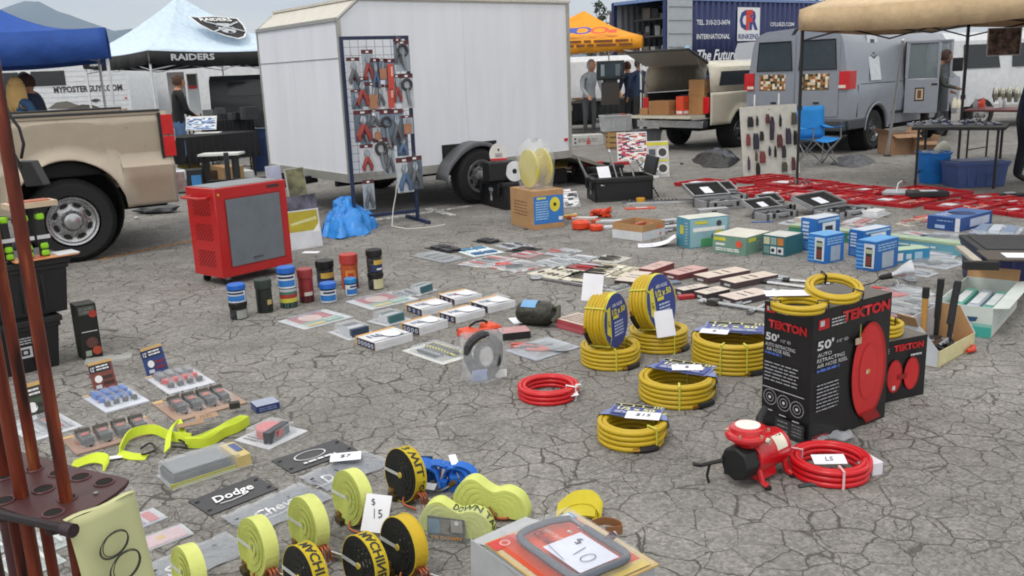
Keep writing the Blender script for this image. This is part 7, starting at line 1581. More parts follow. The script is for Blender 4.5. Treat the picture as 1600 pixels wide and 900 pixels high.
def hose_label(w=1.,price_=None,span=(-.9,1.1),price_at=(-.2,-.35),txt="1/2 x 50"):
    def f(t,M_,R_,H_):
        l_=MB();l_.T=M_;z=H_+.006;n=20;P_=P_hose;a0,a1=span
        rows=[]
        for i in range(n+1):
            a=a0+(a1-a0)*i/n;c=V((cos(a),sin(a),0));rows.append([c*R_*.22+V((0,0,z)),c*R_*.7+V((0,0,z+.004)),c*(R_*.98)+V((0,0,z)),c*(R_+.007)+V((0,0,z-.02)),c*(R_+.008)+V((0,0,z*.45))])
        l_.strip(rows,K('#6f7cae',.3,name='label_blue_painted_sheen'))  # glare on the label is mixed into this paler blue
        am=(a0+a1)/2
        x=V((-sin(am),cos(am),0));y=V((-cos(am),-sin(am),0))
        if x.x < 0:x=-x;y=-y
        c_=V((cos(am),sin(am),0))*R_*.50
        l_.slab([c_-x*R_*.74-y*R_*.44+V((0,0,z+.005)),c_+x*R_*.74-y*R_*.44+V((0,0,z+.005)),c_+x*R_*.74+y*R_*.44+V((0,0,z+.005)),c_-x*R_*.74+y*R_*.44+V((0,0,z+.005))],(0,0,1),.001,K('#6f7cae',.3,name='label_blue_painted_sheen'))
        F_=Face(l_,c_-x*R_*.68-y*R_*.40+V((0,0,z+.005)),x,y,R_*1.36,R_*.80,lift=.003)
        F_.rect(0,.78,1,1,K('#c9c8a0',.4));F_.lines(0,.8,1,.98,1,K('#d3c540',.4),.9);F_.rect(.0,.0,1.,.70,K('#2f4290',.35));F_.k+=2;F_.text(txt,.5,.5,.26,K('#e4e0a0',.4),bold=.03,fit=.8);F_.lines(.08,.06,.92,.28,2,K('#c9cfe0',.5),.5)
        l_.build('label',t)
        if price_:
            q=MB();q.T=M_;price(q,(price_at[0]*R_,price_at[1]*R_,z+.014),.15,.085,price_[1],price_[0]);q.build('price_tag',t)
    return f
def coil_at(cx,cy,wpx):p=G(cx,cy);return p,wpx/2*(p.y*cos(PITCH)+(CAMH)*sin(PITCH))/FPX
def Wh(label,cx,cy,wpx,r,layers,**k):
    p,R_=coil_at(cx,cy,wpx);return hose(label,p,R_,r,layers,**k),p,R_
h1,p1_,R1=Wh('low yellow hose coil lying under the left standing hose',954,566,94,.0120,5,seed=1,ties=(-1.6,.6),rz=.1)
h2,p2_,R2=Wh('low yellow hose coil lying under the tall standing hose',1029,541,92,.0125,5,seed=2,ties=(-1.5,.9),rz=.3)
def standing(label,px,py,zb,R_,r,layers,ax,tilt=0.,lab="1/2 x 50",grp=None,price_=None,seed=3):
    p=G(px,py);ax=V(ax).normalized();q=ax.to_track_quat('Z','Y').to_matrix().to_4x4();H_=layers*2*r*.93
    M_=Matrix.Translation(V((0,0,R_))-ax*H_/2) @ q
    def lp(t,MM,RR,HH):
        l_=MB();l_.T=MM;z=HH+.004;n=24;pts=[]
        up=(MM.to_3x3().inverted() @ V((0,0,1)));up.z=0;up.normalize();sd=V((up.y,-up.x,0))
        outl=[(sd*cos(a)*RR*.86+up*sin(a)*RR*.99)+V((0,0,z)) for a in [2*pi*i/n for i in range(n)]]
        l_.add(outl,[tuple(range(n))],K('#2d3f86',.35,name='label_blue'));l_.strip([[o_,o_*1.04-V((0,0,z*.04+.02))] for o_ in outl+outl[:1]],K('#c9c53a',.5))
        F_=Face(l_,-sd*RR*.7-up*RR*.85+V((0,0,z)),sd,up,RR*1.4,RR*1.7,lift=.001)
        F_.poly([(.0,.30),(.22,.18),(.22,.85),(.06,.8)],K('#d3c63a',.4));F_.k+=1;F_.text('AIR HOSE',.58,.84,.07,WHITE,fit=.5);F_.k+=1;F_.text(lab,.62,.70,.13,K('#e0d43c',.4),fit=.66,bold=.03);F_.rect(.32,.55,.6,.62,K('#d3c63a',.4));F_.lines(.36,.16,.85,.5,5,K('#b9c4e4',.5),.5);F_.text('JET',.12,.5,.1,INK,rot=pi/2)
        l_.build('label',t)
        if price_:
            q_=MB();c=p_off=V(price_[0]);price(q_,c,.12,.15,price_[1],price_[3] if len(price_) > 3 else '',price_[2]);q_.build('price_tag',t)
    return hose(label,V((p.x,p.y,zb)),R_,r,layers,M=M_,ties=(2.5,-2.2),label_part=lp,seed=seed,ends=True,endang=3.4)
za=5*2*.0120*.93;zb_=5*2*.0125*.93
Yh=G(954,566).y
standing('shorter yellow hose standing upright with an oval blue label',948,571,za,.152,.0105,6,(.72,-.52,.05),price_=((-.07,.02,.33),-.5,1.3),seed=5)
standing('taller yellow hose standing upright with an oval blue 1/2 x 50 label',1020,546,zb_,.165,.012,5,(.66,-.62,.16),price_=((.05,-.11,.07),.35,1.25),seed=6)
Wh('thick flat yellow hose coil left of the tall black carton',1145,568,128,.0125,7,seed=7,rz=-.2,ties=(-1.9,-1.3),label_part=hose_label(price_=('$',-.2),span=(.0,2.9),price_at=(-.45,.0)))
Wh('yellow hose coil with a price paper in front of the thick one',1058,620,120,.0125,5,seed=8,ties=(-1.7,1.0),label_part=hose_label(price_=('$',-.12),span=(-.4,2.4),price_at=(.30,.25)))
Wh('nearest yellow hose coil with a $15 price paper, low on the asphalt',988,686,110,.0125,4,seed=9,ties=(-1.0,.2),label_part=hose_label(price_=('$15',-.3),span=(-.3,2.7),price_at=(.30,-.05)),endang=-1.5)
R_red=Wh('small red hose coil lying alone in front of the standing hoses',857,618,97,.0120,3,m=REDH,ties=(-.6,),tie=WHITE,seed=11,ends=False)
def redextra(t,R_):
    e=MB();e.tube([(R_*.5,-R_*.62,.02),(R_*.9,-R_*.1,.05),(R_*1.15,.04,.06)],.007,STEEL,6);F_=price(e,(R_*.62,-R_*.62,.045),.09,.045,.35,'',.5);F_.lines(.15,.3,.85,.7,2,K('#7a7c88',.6),.3);e.tube([(R_*.85,-R_*.35,.01),(R_*.9,-R_*.3,.07),(R_*1.0,-R_*.2,.06)],.009,WHITE,6);e.build('end_and_tag',t)
redextra(R_red[0],R_red[2])
R_2=Wh('red hose coil with a white price paper beside the red compressor',1296,737,126,.0125,3,m=REDH,ties=(2.6,-1.6),tie=K('#d9b0b4',.5),seed=12,ends=False)
def redextra2(t,R_):
    e=MB();F_=price(e,(.0,.01,.05),.13,.06,-.05,'LS',.25);e.build('price_tag',t);e=MB();e.box(R_*.98,-R_*.05,.0,.05,.09,.055,K('#dcdbe6',.5),rz=.3);e.cyl((R_*.55,-R_*.35,.055),(R_*.85,-R_*.15,.06),.008,STEEL,n=8);e.build('paper_band',t,bev=.004)
redextra2(R_2[0],R_2[2])
# ================================================================== BIG BLACK CARTONS
CB=K('#17171a',.35,0,'',name='black_glossy_carton',var=.12);RB=K('#b8151c',.45,name='red_print');GW=K('#c9cacf',.5,name='white_print')
def reel_art(F_,u,v,rx,ry):
    n=36
    F_.k+=1;F_.poly([(u+rx*cos(2*pi*i/n),v+ry*sin(2*pi*i/n)) for i in range(n)],K('#a3161a',.4));F_.k+=1;F_.poly([(u-.02+rx*.9*cos(2*pi*i/n),v+ry*.95*sin(2*pi*i/n)) for i in range(n)],K('#c0262a',.4))
    F_.k+=1;F_.poly([(u-.02+rx*.55*cos(2*pi*i/n),v+ry*.6*sin(2*pi*i/n)) for i in range(n)],K('#b41e22',.4));F_.k+=1;F_.poly([(u-.02+rx*.5*cos(2*pi*i/n),v+ry*.55*sin(2*pi*i/n)) for i in range(n)],K('#c32a2c',.4))
    F_.disc(u-.02,v,.02,K('#b9a04a',.4),n=10);F_.rect(u-.05,v-.015,u-.035,v+.015,GW)
def big1(F_):
    f=F_['front'];f.rect(.05,.925,.22,.975,RB);f.rect(.07,.94,.13,.97,GW);f.lines(.28,.93,.5,.97,2,GW,.4)
    f.text('TEKTON',.5,.845,.065,RB,fit=.78,bold=.05);f.text("50'",.20,.745,.06,GW,fit=.28,bold=.03);f.text('1/2" ID',.48,.735,.022,GW,fit=.2);f.text('AUTO RETRACTING',.37,.685,.026,GW,fit=.62);f.text('AIR HOSE REEL',.34,.65,.026,GW,fit=.5);f.lines(.06,.61,.42,.63,1,K('#4a6ab8',.5),.8)
    f.lines(.06,.40,.78,.56,6,K('#9a9ba2',.5),.34)
    for k,x in enumerate((.2,.5,.78)):f.disc(x,.28-.012*k,.062,K('#8e8f96',.5),.056,n=20);f.disc(x,.28-.012*k,.036,K('#8e8f96',.5),.03,n=16);f.disc(x,.28-.012*k,.012,GW);f.rect(x-.08,.175-.01*k,x+.06,.182-.01*k,GW)
    f.rect(.06,.355,.92,.36,GW);f.rect(.35,.02,.95,.15,K('#2a2a2e',.4));f.lines(.7,.04,.92,.14,4,K('#8a8b90',.5),.5);f.lines(.4,.04,.62,.14,3,K('#7a7b80',.5),.4);f.rect(.02,.0,.35,.05,RB)
    r=F_['right'];r.rect(.06,.86,.19,.935,RB);r.rect(.08,.885,.13,.925,GW);r.lines(.22,.86,.4,.93,3,GW,.4);r.text('TEKTON',.66,.915,.085,RB,fit=.62,bold=.05)
    r.text("50'",.15,.745,.07,GW,fit=.2,bold=.03);r.text('1/2" ID',.36,.745,.022,GW,fit=.14)
    r.text('AUTO',.14,.675,.028,GW,fit=.17);r.text('RETRACTING',.22,.635,.028,GW,fit=.34);r.text('AIR HOSE REEL',.24,.595,.028,GW,fit=.38);r.lines(.05,.545,.34,.57,1,K('#4a6ab8',.5),.8);r.lines(.06,.24,.34,.46,8,K('#9a9ba2',.5),.34);r.text('TEKTON',.12,.045,.04,RB,fit=.2)
    reel_art(r,.72,.44,.23,.38);r.k+=1;r.rect(.50,.68,.58,.73,K('#b9a28a',.5));r.rect(.55,.72,.565,.83,K('#8f8a3a',.5));r.poly([(.62,.12),(.82,.12),(.9,.04),(.7,.03)],K('#8a1216',.4))
p0,p1,p2=(1189,668),(1263,697),(1349,641)
Hb1=zat(G(*p1),1271,489)
bc1=carton('tallest black and red carton standing on the asphalt with yellow hoses on top',p0,p1,p2,Hb1,CB,'#55504c',big1,cat='carton',name='tall_carton',bev=.003)
def big2(F_):
    f=F_['front'];f.text('TEKTON',.5,.86,.09,RB,fit=.7);f.rect(.72,.12,.92,.24,GW)
    r=F_['right'];r.rect(.08,.78,.2,.92,RB);r.rect(.10,.82,.17,.9,GW);r.lines(.22,.8,.36,.9,3,GW,.4);r.text('TEKTON',.68,.87,.11,RB,fit=.5,bold=.05);r.lines(.06,.46,.3,.74,5,K('#b9bcc4',.5),.45);r.text('HOSE REEL',.2,.68,.05,K('#9fb4d8',.5),fit=.26);r.lines(.06,.3,.2,.44,4,K('#6a8a94',.5),.5)
    for u in (.46,.74):
        r.k+=1;n=30;r.poly([(u+.13*cos(2*pi*i/n),.42+.27*sin(2*pi*i/n)) for i in range(n)],K('#a3161a',.4));r.k+=1;r.poly([(u-.01+.11*cos(2*pi*i/n),.42+.25*sin(2*pi*i/n)) for i in range(n)],K('#c2262a',.4))
    r.rect(.5,.36,.66,.44,K('#8c1418',.4));r.rect(.42,.2,.47,.27,GW);r.lines(.7,.7,.9,.76,1,GW,.5);r.text('TEKTON',.15,.08,.04,RB,fit=.16)
q0,q1,q2=(1292,612),(1350,637),(1417,606)
Hb2=zat(G(*q1),1356,541)
bc2=carton('smaller black and red carton touching the back of the tallest one',q0,q1,q2,Hb2,CB,'#5f5a55',big2,cat='carton',name='short_carton',bev=.003)
def on_top(bx_,x,y,H_):return bx_.matrix_basis @ V((x,y,H_)) if False else V((bx_.location.x+cos(bx_.rotation_euler.z)*x-sin(bx_.rotation_euler.z)*y,bx_.location.y+sin(bx_.rotation_euler.z)*x+cos(bx_.rotation_euler.z)*y,H_))
pt=G(1248,477,Hb1+.02);hose('yellow whip hose coil lying on the front of the tallest carton',V((pt.x,pt.y,Hb1+.002)),.115,.0095,2,2,seed=14,ties=(3.0,-.3),tie=BLKR,ends=False,cat='hose')
pt=G(1306,452,Hb1+.05);Mt=Matrix.Rotation(RD(14),4,'X');hose('yellow whip hose coil propped at the back of the tallest carton',V((pt.x-.02,pt.y-.03,Hb1+.045)),.12,.0095,2,2,M=Mt,seed=15,ties=(1.7,-.7),tie=BLKR,ends=False)
pt=G(1372,514,Hb2+.02);hose('yellow whip hose coil on top of the smaller black carton',V((pt.x-.0,pt.y,Hb2+.002)),.115,.0105,3,1,seed=16,ties=(.2,),tie=BLKR,ends=False)
mb=MB();F_=price(mb,(0,0,0),.20,.07,-.1,'',.1);tag(mb.build('price_tag',loc=G(1238,462,Hb1+.05)+V((0,.05,0))),'white paper slip behind the front hose on the tallest carton','price tag')
# ================================================================== COMPRESSOR
def compressor():
    p=G(1190,752);t=thing('air_compressor','small glossy red air compressor with a black motor end and white round top label','compressor',p+V((0,.05,0)),RD(38));rd_=K('#c0141f',.22,0,'paint',name='glossy_red_enamel',var=.05);bk=K('#141416',.6)
    b=MB();b.lathe([(0,-.11),(.070,-.11),(.076,-.10),(.076,.06),(.070,.085),(.045,.105),(0,.11)],rd_,32,(0.03,0,.105),(1,0,0));b.box(-.02,0,.02,.11,.125,.13,rd_,tp=.8);b.build('motor_housing',t,bev=.004,ang=30)
    e=MB();n=10;e.lathe([(0,0),(.066,0),(.071,.012),(.071,.075),(0,.075)],bk,8,(-.155,0,.097),(1,0,0));e.build('black_end_cover',t,bev=.006)
    h=MB();h.lathe([(0,0),(.050,0),(.058,.02),(.085,.030),(.088,.042),(.084,.052),(.070,.056),(.066,.072),(.055,.078),(0,.078)],rd_,32,(-.075,0,.16))
    for k in range(6):a=k*pi/3+.3;h.cyl((-.075+.079*cos(a),.079*sin(a),.205),(-.075+.079*cos(a),.079*sin(a),.222),.006,K('#d9c0a8',.25,.7),n=8)
    h.build('pump_head',t,ang=30)
    l_=MB();l_.lathe([(0,0),(.048,0),(.048,.002),(0,.002)],K('#dfe0da',.3),28,(-.075,0,.238));l_.build('top_label',t)
    k=MB();k.tube([(.02,.02,.19),(.04,.03,.225),(.10,.05,.245)],[.013,.015,.014],bk,10);k.build('handle',t)
    f=MB()
    for x,y in ((-.07,-.065),(-.07,.065),(.09,-.065),(.09,.065)):f=MB();f.tube([(x,y*.8,.07),(x,y*1.1,.02),(x+.0,y*1.5,.010)],[.014,.012,.012],rd_,8);f.cyl((x,y*1.5,0),(x,y*1.5,.012),.014,BLKR,n=10);f.build('foot',t)
    s=MB();
    for i,a in enumerate(range(5)):pass
    s.strip([[V((x,-.0775*cos(a),.105+.0775*sin(a))) for x in (.02,.085)] for a in [RD(15+45*i/8) for i in range(9)]],K('#d8d4c4',.4));F_=Face(s,(.025,-.0775*cos(RD(37)),.105+.0775*sin(RD(37))-.018),(1,0,0),(0,sin(RD(37)),cos(RD(37))),.055,.05,lift=.004)
    for a in range(3):
        for b_ in range(2):F_.rect(.08+.32*a,.12+.45*b_,.28+.32*a,.40+.45*b_,INK)
    s.build('side_label',t)
    c=MB();c.tube([(-.16,.05,.10),(-.20,.08,.09),(-.235,.10,.085),(-.25,.12,.09)],.008,bk,6);c.tube([(-.25,.12,.09),(-.27,.10,.10),(-.25,.08,.10)],.006,bk,6);c.tube([(-.20,.08,.09),(-.21,.085,.04),(-.205,.08,.01)],.006,bk,6);c.cyl((-.075,-.09,.2),(-.075,-.105,.2),.012,K('#d8d0c0',.3,.6),n=8);c.build('hose_coupling',t)
compressor()
mb=MB();mb.tube([(0,0,.006),(.05,.01,.008),(.09,0,.006)],.008,K('#3a3d40',.5),6);tag(mb.build('rubber_plug',loc=G(1248,762)),'small dark grey rubber piece on the asphalt between the compressor and the red coil','plug')
mb=MB();mb.strip([[V((x,y,.01+.02*abs(sin(30*x+20*y)))) for y in (-.05,0,.05)] for x in [-.10+.02*k for k in range(11)]],K('#c3c9d2',.15,0,'bag',alpha=.6,name='clear_bag_film'));tag(mb.build('plastic_scrap',loc=G(1298,687)),'crumpled clear plastic scrap at the foot of the tallest carton','plastic')
# ================================================================== RIGHT: hammer box, mask box, navy bin, lamp
def hammerbox():
    o,rz,w,d=foot((1398,562),(1465,576),(1515,542));h=.18;t=thing('parts_box','open white cardboard box with tools, right behind the smaller black carton','box',o,rz);wc=K('#c3c8d0',.6,0,'card')
    b=MB();b.box(0,0,0,w,d,.005,BOARD);tk=.004
    b.slab([(-w/2,-d/2,0),(w/2,-d/2,0),(w/2,-d/2,h*.5),(w*.05,-d/2,h*1.15),(-w/2,-d/2,h*1.15)],(0,-1,0),tk,wc)
    b.slab([(w/2,-d/2,0),(w/2,d/2,0),(w/2,d/2,h*.5),(w/2,-d/2,h*.5)],(1,0,0),tk,K('#cfc89a',.5));b.slab([(w/2,d/2,0),(-w/2,d/2,0),(-w/2,d/2,h*1.3),(w*.1,d/2,h*1.3),(w/2,d/2,h*.5)],(0,1,0),tk,wc)
    b.slab([(-w/2,d/2,0),(-w/2,-d/2,0),(-w/2,-d/2,h*1.15),(-w/2,d/2,h*1.15)],(-1,0,0),tk,wc)
    for sy in (-1,1):
        F_=Face(b,(w/2*sy,-sy*(d/2-.006)*-1,0.006),(-sy,0,0),(0,0,1),w,h,lift=.0005) if False else None
    b.slab([(-w/2+.006,d/2-.006,.005),(w/2-.006,d/2-.006,.005),(w/2-.006,d/2-.006,h*.48),(w*.1,d/2-.006,h*1.28),(-w/2+.006,d/2-.006,h*1.28)],(0,-1,0),.002,BOARD)
    b.slab([(-w*.46,-d/2,h*1.15),(w*.0,-d/2,h*1.15),(w*.02,-d*.62,h*1.5),(-w*.40,-d*.62,h*1.55)][::-1],(0,1,.4),tk,BOARD);b.build('box_body',t)
    c=MB();rr=random.Random(4)
    for k in range(10):c.tube([(w*(.1+.3*rr.random()),d*rr.uniform(-.35,.35),.02+.006*k),(w*(.0+.4*rr.random()),d*rr.uniform(-.35,.35),.03+.006*k),(w*(.1+.3*rr.random()),d*rr.uniform(-.3,.3),.02+.008*k)],.008,K(rr.choice(['#1a1a1c','#2c2c30','#8c8f94']),.4),6)
    c.build('contents',t);return o,rz
ho,hrz=hammerbox()
def hammer(label,px,py,top,hc,cap,lean=0.,hd=True):
    p=G(px,py);t=thing('hammer',label,'hammer',p,.3);h=zat(p,px+lean*20,top);b=MB();b.tube([(0,0,.05),(lean*.03,0,h*.5),(lean*.06,0,h-.05)],[.013,.016,.017],K(hc,.45),10);b.build('handle',t)
    g=MB();g.tube([(lean*.06,0,h-.06),(lean*.065,0,h-.03),(lean*.07,0,h)],[.019,.020,.019],K(cap,.5),10)
    if cap == hc:g.tube([(0,0,h*.42),(lean*.06,0,h-.01)],[.018,.019],K(hc,.6),10)
    g.build('grip',t)
    q=MB();q.cyl((-.06,0,.03),(.05,0,.03),.02,STEEL,n=10);q.box(.0,0,.012,.05,.035,.05,STEEL);q.build('head',t)
hammer('wooden-handled hammer standing head down in the white tool box',1440,548,449,'#b98a44','#1c1c1e')
hammer('tall black-gripped hammer next to the wooden-handled one',1461,540,436,'#1d1f22','#1d1f22',.1)
hammer('black-gripped hammer standing farthest right between the two boxes',1480,553,440,'#23252a','#23252a',.5)
mb=MB();mb.tube([(0,0,.03),(.06,.04,.05),(.12,.07,.04)],[.012,.018,.016],K('#d23a1c',.4),8);mb.tube([(.01,-.03,.02),(.06,-.02,.02),(.1,.02,.02)],[.01,.016,.014],K('#c8361a',.4),8);tag(mb.build('orange_pliers',loc=G(1502,552),rz=.3),'orange-red handled pliers poking out right of the white tool box','hand tool')
def maskbox():
    o,rz,w,d=foot((1460,517),(1548,529),(1585,482));h=.18;t=thing('glove_box','open white and teal printed box with a brown inside, at the right','box',o,rz);b=MB();wc=K('#c4ccc9',.6,0,'card')
    b.open_box(w,d,h,.005,wc,BOARD);F_=faces(b,w,d,h)
    gr=K('#3fa59a',.5);F_['front'].rect(0,0,1,.34,gr);F_['front'].rect(0,.34,1,.45,K('#7fb8ae',.5));F_['front'].poly([(.2,.62),(.75,.66),(.72,.52),(.5,.44),(.45,.52),(.22,.52)],K('#284a6e',.5));F_['right'].lines(.2,.2,.8,.7,3,K('#9fa8a6',.5),.3)
    b.slab([(w/2,-d/2,h),(w/2,d/2,h),(w/2+.08,d/2,h+.01),(w/2+.08,-d/2,h+.01)],(0,0,1),.004,wc);b.slab([(-w/2,d/2,h),(w/2,d/2,h),(w/2,d/2+.02,h+.07),(-w/2,d/2+.02,h+.07)],(0,-1,0),.004,BOARD);b.build('box_body',t)
    for i,(x,c) in enumerate([(-.28,'#5fae9a'),(.02,'#a9b0c0'),(.3,'#5fa59c')]):
        q=MB();q.box(w*x,0,.03,w*.27,d*.8,h-.075,K(c,.5),tp=.8);q.box(w*x,0,h-.044,w*.16,d*.4,.006,K('#c9ced2',.5));q.build('packet',t,bev=.01)
maskbox()
tote('navy blue storage bin with papers on its lid at the right edge',G(1590,455)+V((.02,.18,0)),RD(-14),.50,.62,.27,'#1c2250',lid='#23242a')
mb=MB();mb.box(0,0,0,.4,.3,.01,K('#4a423c',.6));mb.box(.02,-.02,.01,.2,.14,.004,PAPER);mb.box(-.28,.0,0,.05,.5,.02,K('#b0a89a',.5));mb.box(-.27,-.26,-.03,.2,.05,.05,DKP);tag(mb.build('paper_stack',loc=G(1588,402,.33)+V((.0,.0,.005)),rz=RD(-14)),'brown folder and white paper lying on the navy bin lid','papers')
def lamp():
    t=thing('clamp_lamp','silver reflector clamp lamp with a black socket lying behind the yellow hoses','lamp',G(1400,448,0.0),RD(-18));s=MB();s.lathe([(.022,0),(.03,.03),(.06,.075),(.085,.13),(.088,.145),(.083,.13),(.055,.078),(.02,.04)],K('#c6c9ce',.22,.95,name='spun_aluminium'),32,(-.03,0,.082),(1,0,.25),caps=False);s.build('reflector',t,ang=60)
    b=MB();b.lathe([(0,-.09),(.012,-.09),(.02,-.07),(.022,0),(0,0)],DKP,16,(-.03,0,.082),(1,0,.25));b.build('socket',t);w=MB();w.tube([(-.11,0,.06),(-.15,-.02,.03),(-.2,.0,.008),(-.24,-.05,.006)],.004,DKP,6);w.build('cord',t)
    c=MB();c.box(.02,-.02,0,.08,.04,.02,CHROME,rz=.4);c.tube([(0,0,.06),(.02,-.03,.02)],.005,CHROME,6);c.build('clamp',t)
lamp()
for p0,p1,p2,c,inn,lb in [((1352,462),(1400,474),(1430,452),P_tool,c_pliers('#c83a3a',3,2),'clear packs with red-handled tools right of the clamp lamp clamp'),((1372,480),(1420,490),(1445,466),'#8f8f8a',c_bars(['#6a6d70','#b3b5b4','#3a3c3e'],5,2),'grey blister packs behind the white tool box'),((1405,487),(1430,493),(1452,470),'#2a2b2c',c_bars(['#c3c4c6','#1c1c1e'],3,7),'black card packs left of the wooden-handled hammer'),((1360,498),(1395,506),(1412,492),'#b23a44',c_bars(['#1c1c1e','#b9343a'],3,4),'red carded pack between the smaller carton hose and the white tool box')]:
    blister(lb,p0,p1,p2,c,inn,.03,.85)
mb=MB();mb.slab([(0,0,0),(.06,.02,0),(.02,.05,.11)],(0,-1,0),.01,K('#c8c63a',.5));tag(mb.build('yellow_card',loc=G(1352,498,.1)),'small yellow cone-shaped card behind the tallest carton','card')
# ================================================================== FOREGROUND LEFT
TD=lambda *a:None
def tray_pack(label,p0,p1,p2,card,kind,group=None):
    o,rz,w,d=foot(p0,p1,p2);t=thing('blister_pack',label,'blister pack',o,rz,group)
    c=MB();c.box(0,0,.001,w,d,.008,K(card,.45));F_=faces(c,w,d,.009)['top']
    i=MB()
    for k in range(4):
        y=(-.5+(k+.5)/4)*d*.82;s=d*.16
        if kind == 'ratchet':
            i.box(-w*.06,y,.010,w*.20,s*.8,.035,K('#6e665c',.35,.6));i.cyl((-w*.12,y-s*.5,.045),(-w*.12,y+s*.5,.045),.020,K('#4a443e',.4,.4),n=12);i.box(w*.10,y,.010,w*.16,s*.9,.028,K('#3a3d42',.35,.5));i.box(w*.02,y,.045,w*.10,s*.5,.006,K('#b5452e',.45));i.tube([(-w*.28,y-s*.3,.02),(-w*.34,y,.05),(-w*.28,y+s*.3,.02)],.006,K('#5f574c',.35,.7),6);i.tube([(w*.25,y-s*.3,.014),(w*.34,y,.016),(w*.25,y+s*.3,.014)],.006,K('#2f3034',.4,.5),6)
        else:
            col='#3d6fc0' if kind == 'blue' else '#d24848';i.box(-w*.22,y,.010,w*.22,s*.9,.030,K(col if kind == 'blue' else '#7e8086',.4));i.lathe([(0,0),(s*.48,0),(s*.48,.022),(0,.022)],K(col,.4),16,(w*.02,y,.010));i.lathe([(0,0),(s*.42,0),(s*.42,.020),(s*.2,.021),(0,.014)],K('#26282c',.4),16,(w*.24,y,.010))
    F_.rect(.0,.0,.12,1,K('#c9a878' if kind == 'ratchet' else '#b9a890',.5));F_.lines(.02,.1,.10,.9,5,K('#5a4434',.6),.5)
    for k in range(4):F_.disc(.5,.13+.25*k,.04,K('#b85a3c',.5))
    c.build('card',t);i.build('contents',t,bev=.002)
    q=MB()
    for k in range(4):q.box(0,(-.5+(k+.5)/4)*d*.82,.009,w*.7,d*.19,.045,dome(a=.18),tp=.8)
    q.build('clear_cover',t,bev=.006);return t
tray_pack('white tray pack of four blue reels in front of the brown standing card',(128,622),(166,647),(232,627),'#cdd2de','blue')
tray_pack('white tray pack of four red reels in front of the blue standing card',(226,592),(264,618),(331,596),'#cdd0da','red')
tray_pack('brown card pack of four ratchet buckles on the right',(237,632),(276,661),(385,630),'#a58a7a','ratchet')
tray_pack('brown card pack of four ratchet buckles beside the rusty tubes',(95,688),(120,713),(245,666),'#9d8478','ratchet')
def stand_card(label,x0,y0,x1,y1,top,col,bands,lean=.30):
    a,b=G(x0,y0),G(x1,y1);w=(b-a).length;rz=atan2(b.y-a.y,b.x-a.x);h=zat(a,x0-9,top);mb=MB();mb.slab([(0,0,0),(w,0,0),(w,lean*h,h),(0,lean*h,h)],(0,-1,lean),.006,K(col,.45));F_=Face(mb,(0,0,0),(1,0,0),(0,lean,1),w,h*sqrt(1+lean*lean))
    F_.rect(0,.9,1,1,K('#c9a468',.5));F_.rect(.0,.62,.9,.88,K(bands[0],.5));F_.text("12'",.14,.75,.16,WHITE,fit=.16,bold=.02);F_.lines(.3,.66,.85,.86,2,WHITE,.5);F_.disc(.28,.38,.13,WHITE);F_.lines(.45,.1,.9,.5,2,K(bands[1],.5),.6);F_.rect(.1,.06,.35,.18,K('#c9cdd4',.5))
    return tag(mb.build('header_card',loc=a,rz=rz),label,'card')
stand_card('blue standing card behind the tray of red reels',231,588,264,577,548,'#26407e',('#16294e','#7a2a3a'))
stand_card('brown standing card behind the tray of blue reels',148,612,184,602,571,'#7e4236',('#1d2636','#3a2a2c'))
stand_card('dark green standing card half hidden by the rusty tubes',48,662,80,652,606,'#3a4a38',('#20261f','#2a2c2c'))
for (p0,p1,p2,c,lb) in [((10,668),(48,692),(108,655),'#d2d4da','white blister pack with a red flag print behind the rusty tubes'),]:
    blister(lb,p0,p1,p2,c,c_bars(['#b9bcc4','#2a2c34','#c2343a'],3,3),.03,.8,art=lambda F_:(F_.rect(.1,.6,.3,.9,K('#c2343a',.5)),F_.lines(.35,.6,.9,.9,3,K('#6a7080',.5))))
p0,p1,p2=(122,556),(131,563),(158,554)
carton('tall narrow black box with a green edge standing alone on the asphalt',p0,p1,p2,zat(G(131,563),118,479),'#151714','#1d1f1c',lambda F_:(F_['front'].rect(0,0,.18,1,K('#6f9a2c',.5)),F_['right'].rect(.08,.82,.9,.97,K('#5a5f58',.5)),F_['right'].lines(.1,.84,.8,.95,2,GW,.5),F_['right'].disc(.78,.82,.07,K('#a83a2c',.5)),F_['right'].rect(.1,.50,.9,.515,GW),F_['right'].disc(.55,.3,.1,K('#5a3a34',.5)),F_['right'].disc(.75,.14,.08,K('#a8442c',.5)),F_['right'].rect(.15,.06,.45,.16,K('#8f9a8a',.5))))
mb=MB();mb.box(0,0,0,.26,.10,.012,K('#b9bcba',.3,0,alpha=.5,name='clear_bag_film'));tag(mb.build('clear_wrap',loc=G(170,562),rz=.3),'flat clear wrapper on the ground behind the brown standing card','wrapper')
def bin_stack():
    a,b=G(0,596),G(92,574);rz=atan2(b.y-a.y,b.x-a.x);w=.66;ux=V((cos(rz),sin(rz),0));uy=V((-sin(rz),cos(rz),0));c=b-ux*w/2+uy*.24+ux*.05;bk='#141416'
    z1=zat(b,93,494);z2=zat(b,96,404)
    t=tote('black plastic bin on the ground at the left edge, bottom of the stack',c,rz,w,.46,z1-.035,bk,lid='#19191b')
    s=MB();F_=Face(s,(w*.12,-.218,z1*.30),(1,0,0),(0,0,1),.09,.13);F_.lines(0,.6,1,.95,3,K('#a9abb0',.5),.5);F_.rect(.1,.0,.9,.5,K('#b9bbc0',.5));F_.rect(.25,.1,.75,.4,K('#141416',.5));F_.rect(.38,.18,.62,.32,K('#b9bbc0',.5));s.build('label',t)
    c2=c+ux*.10;c2.z=z1+.01
    tote('black plastic bin stacked on the bottom bin beside the pickup wheel',c2,rz,w*.98,.46,z2-z1-.05,'#17171a',lid='#1b1b1d')
    return b,ux,uy,rz,z2
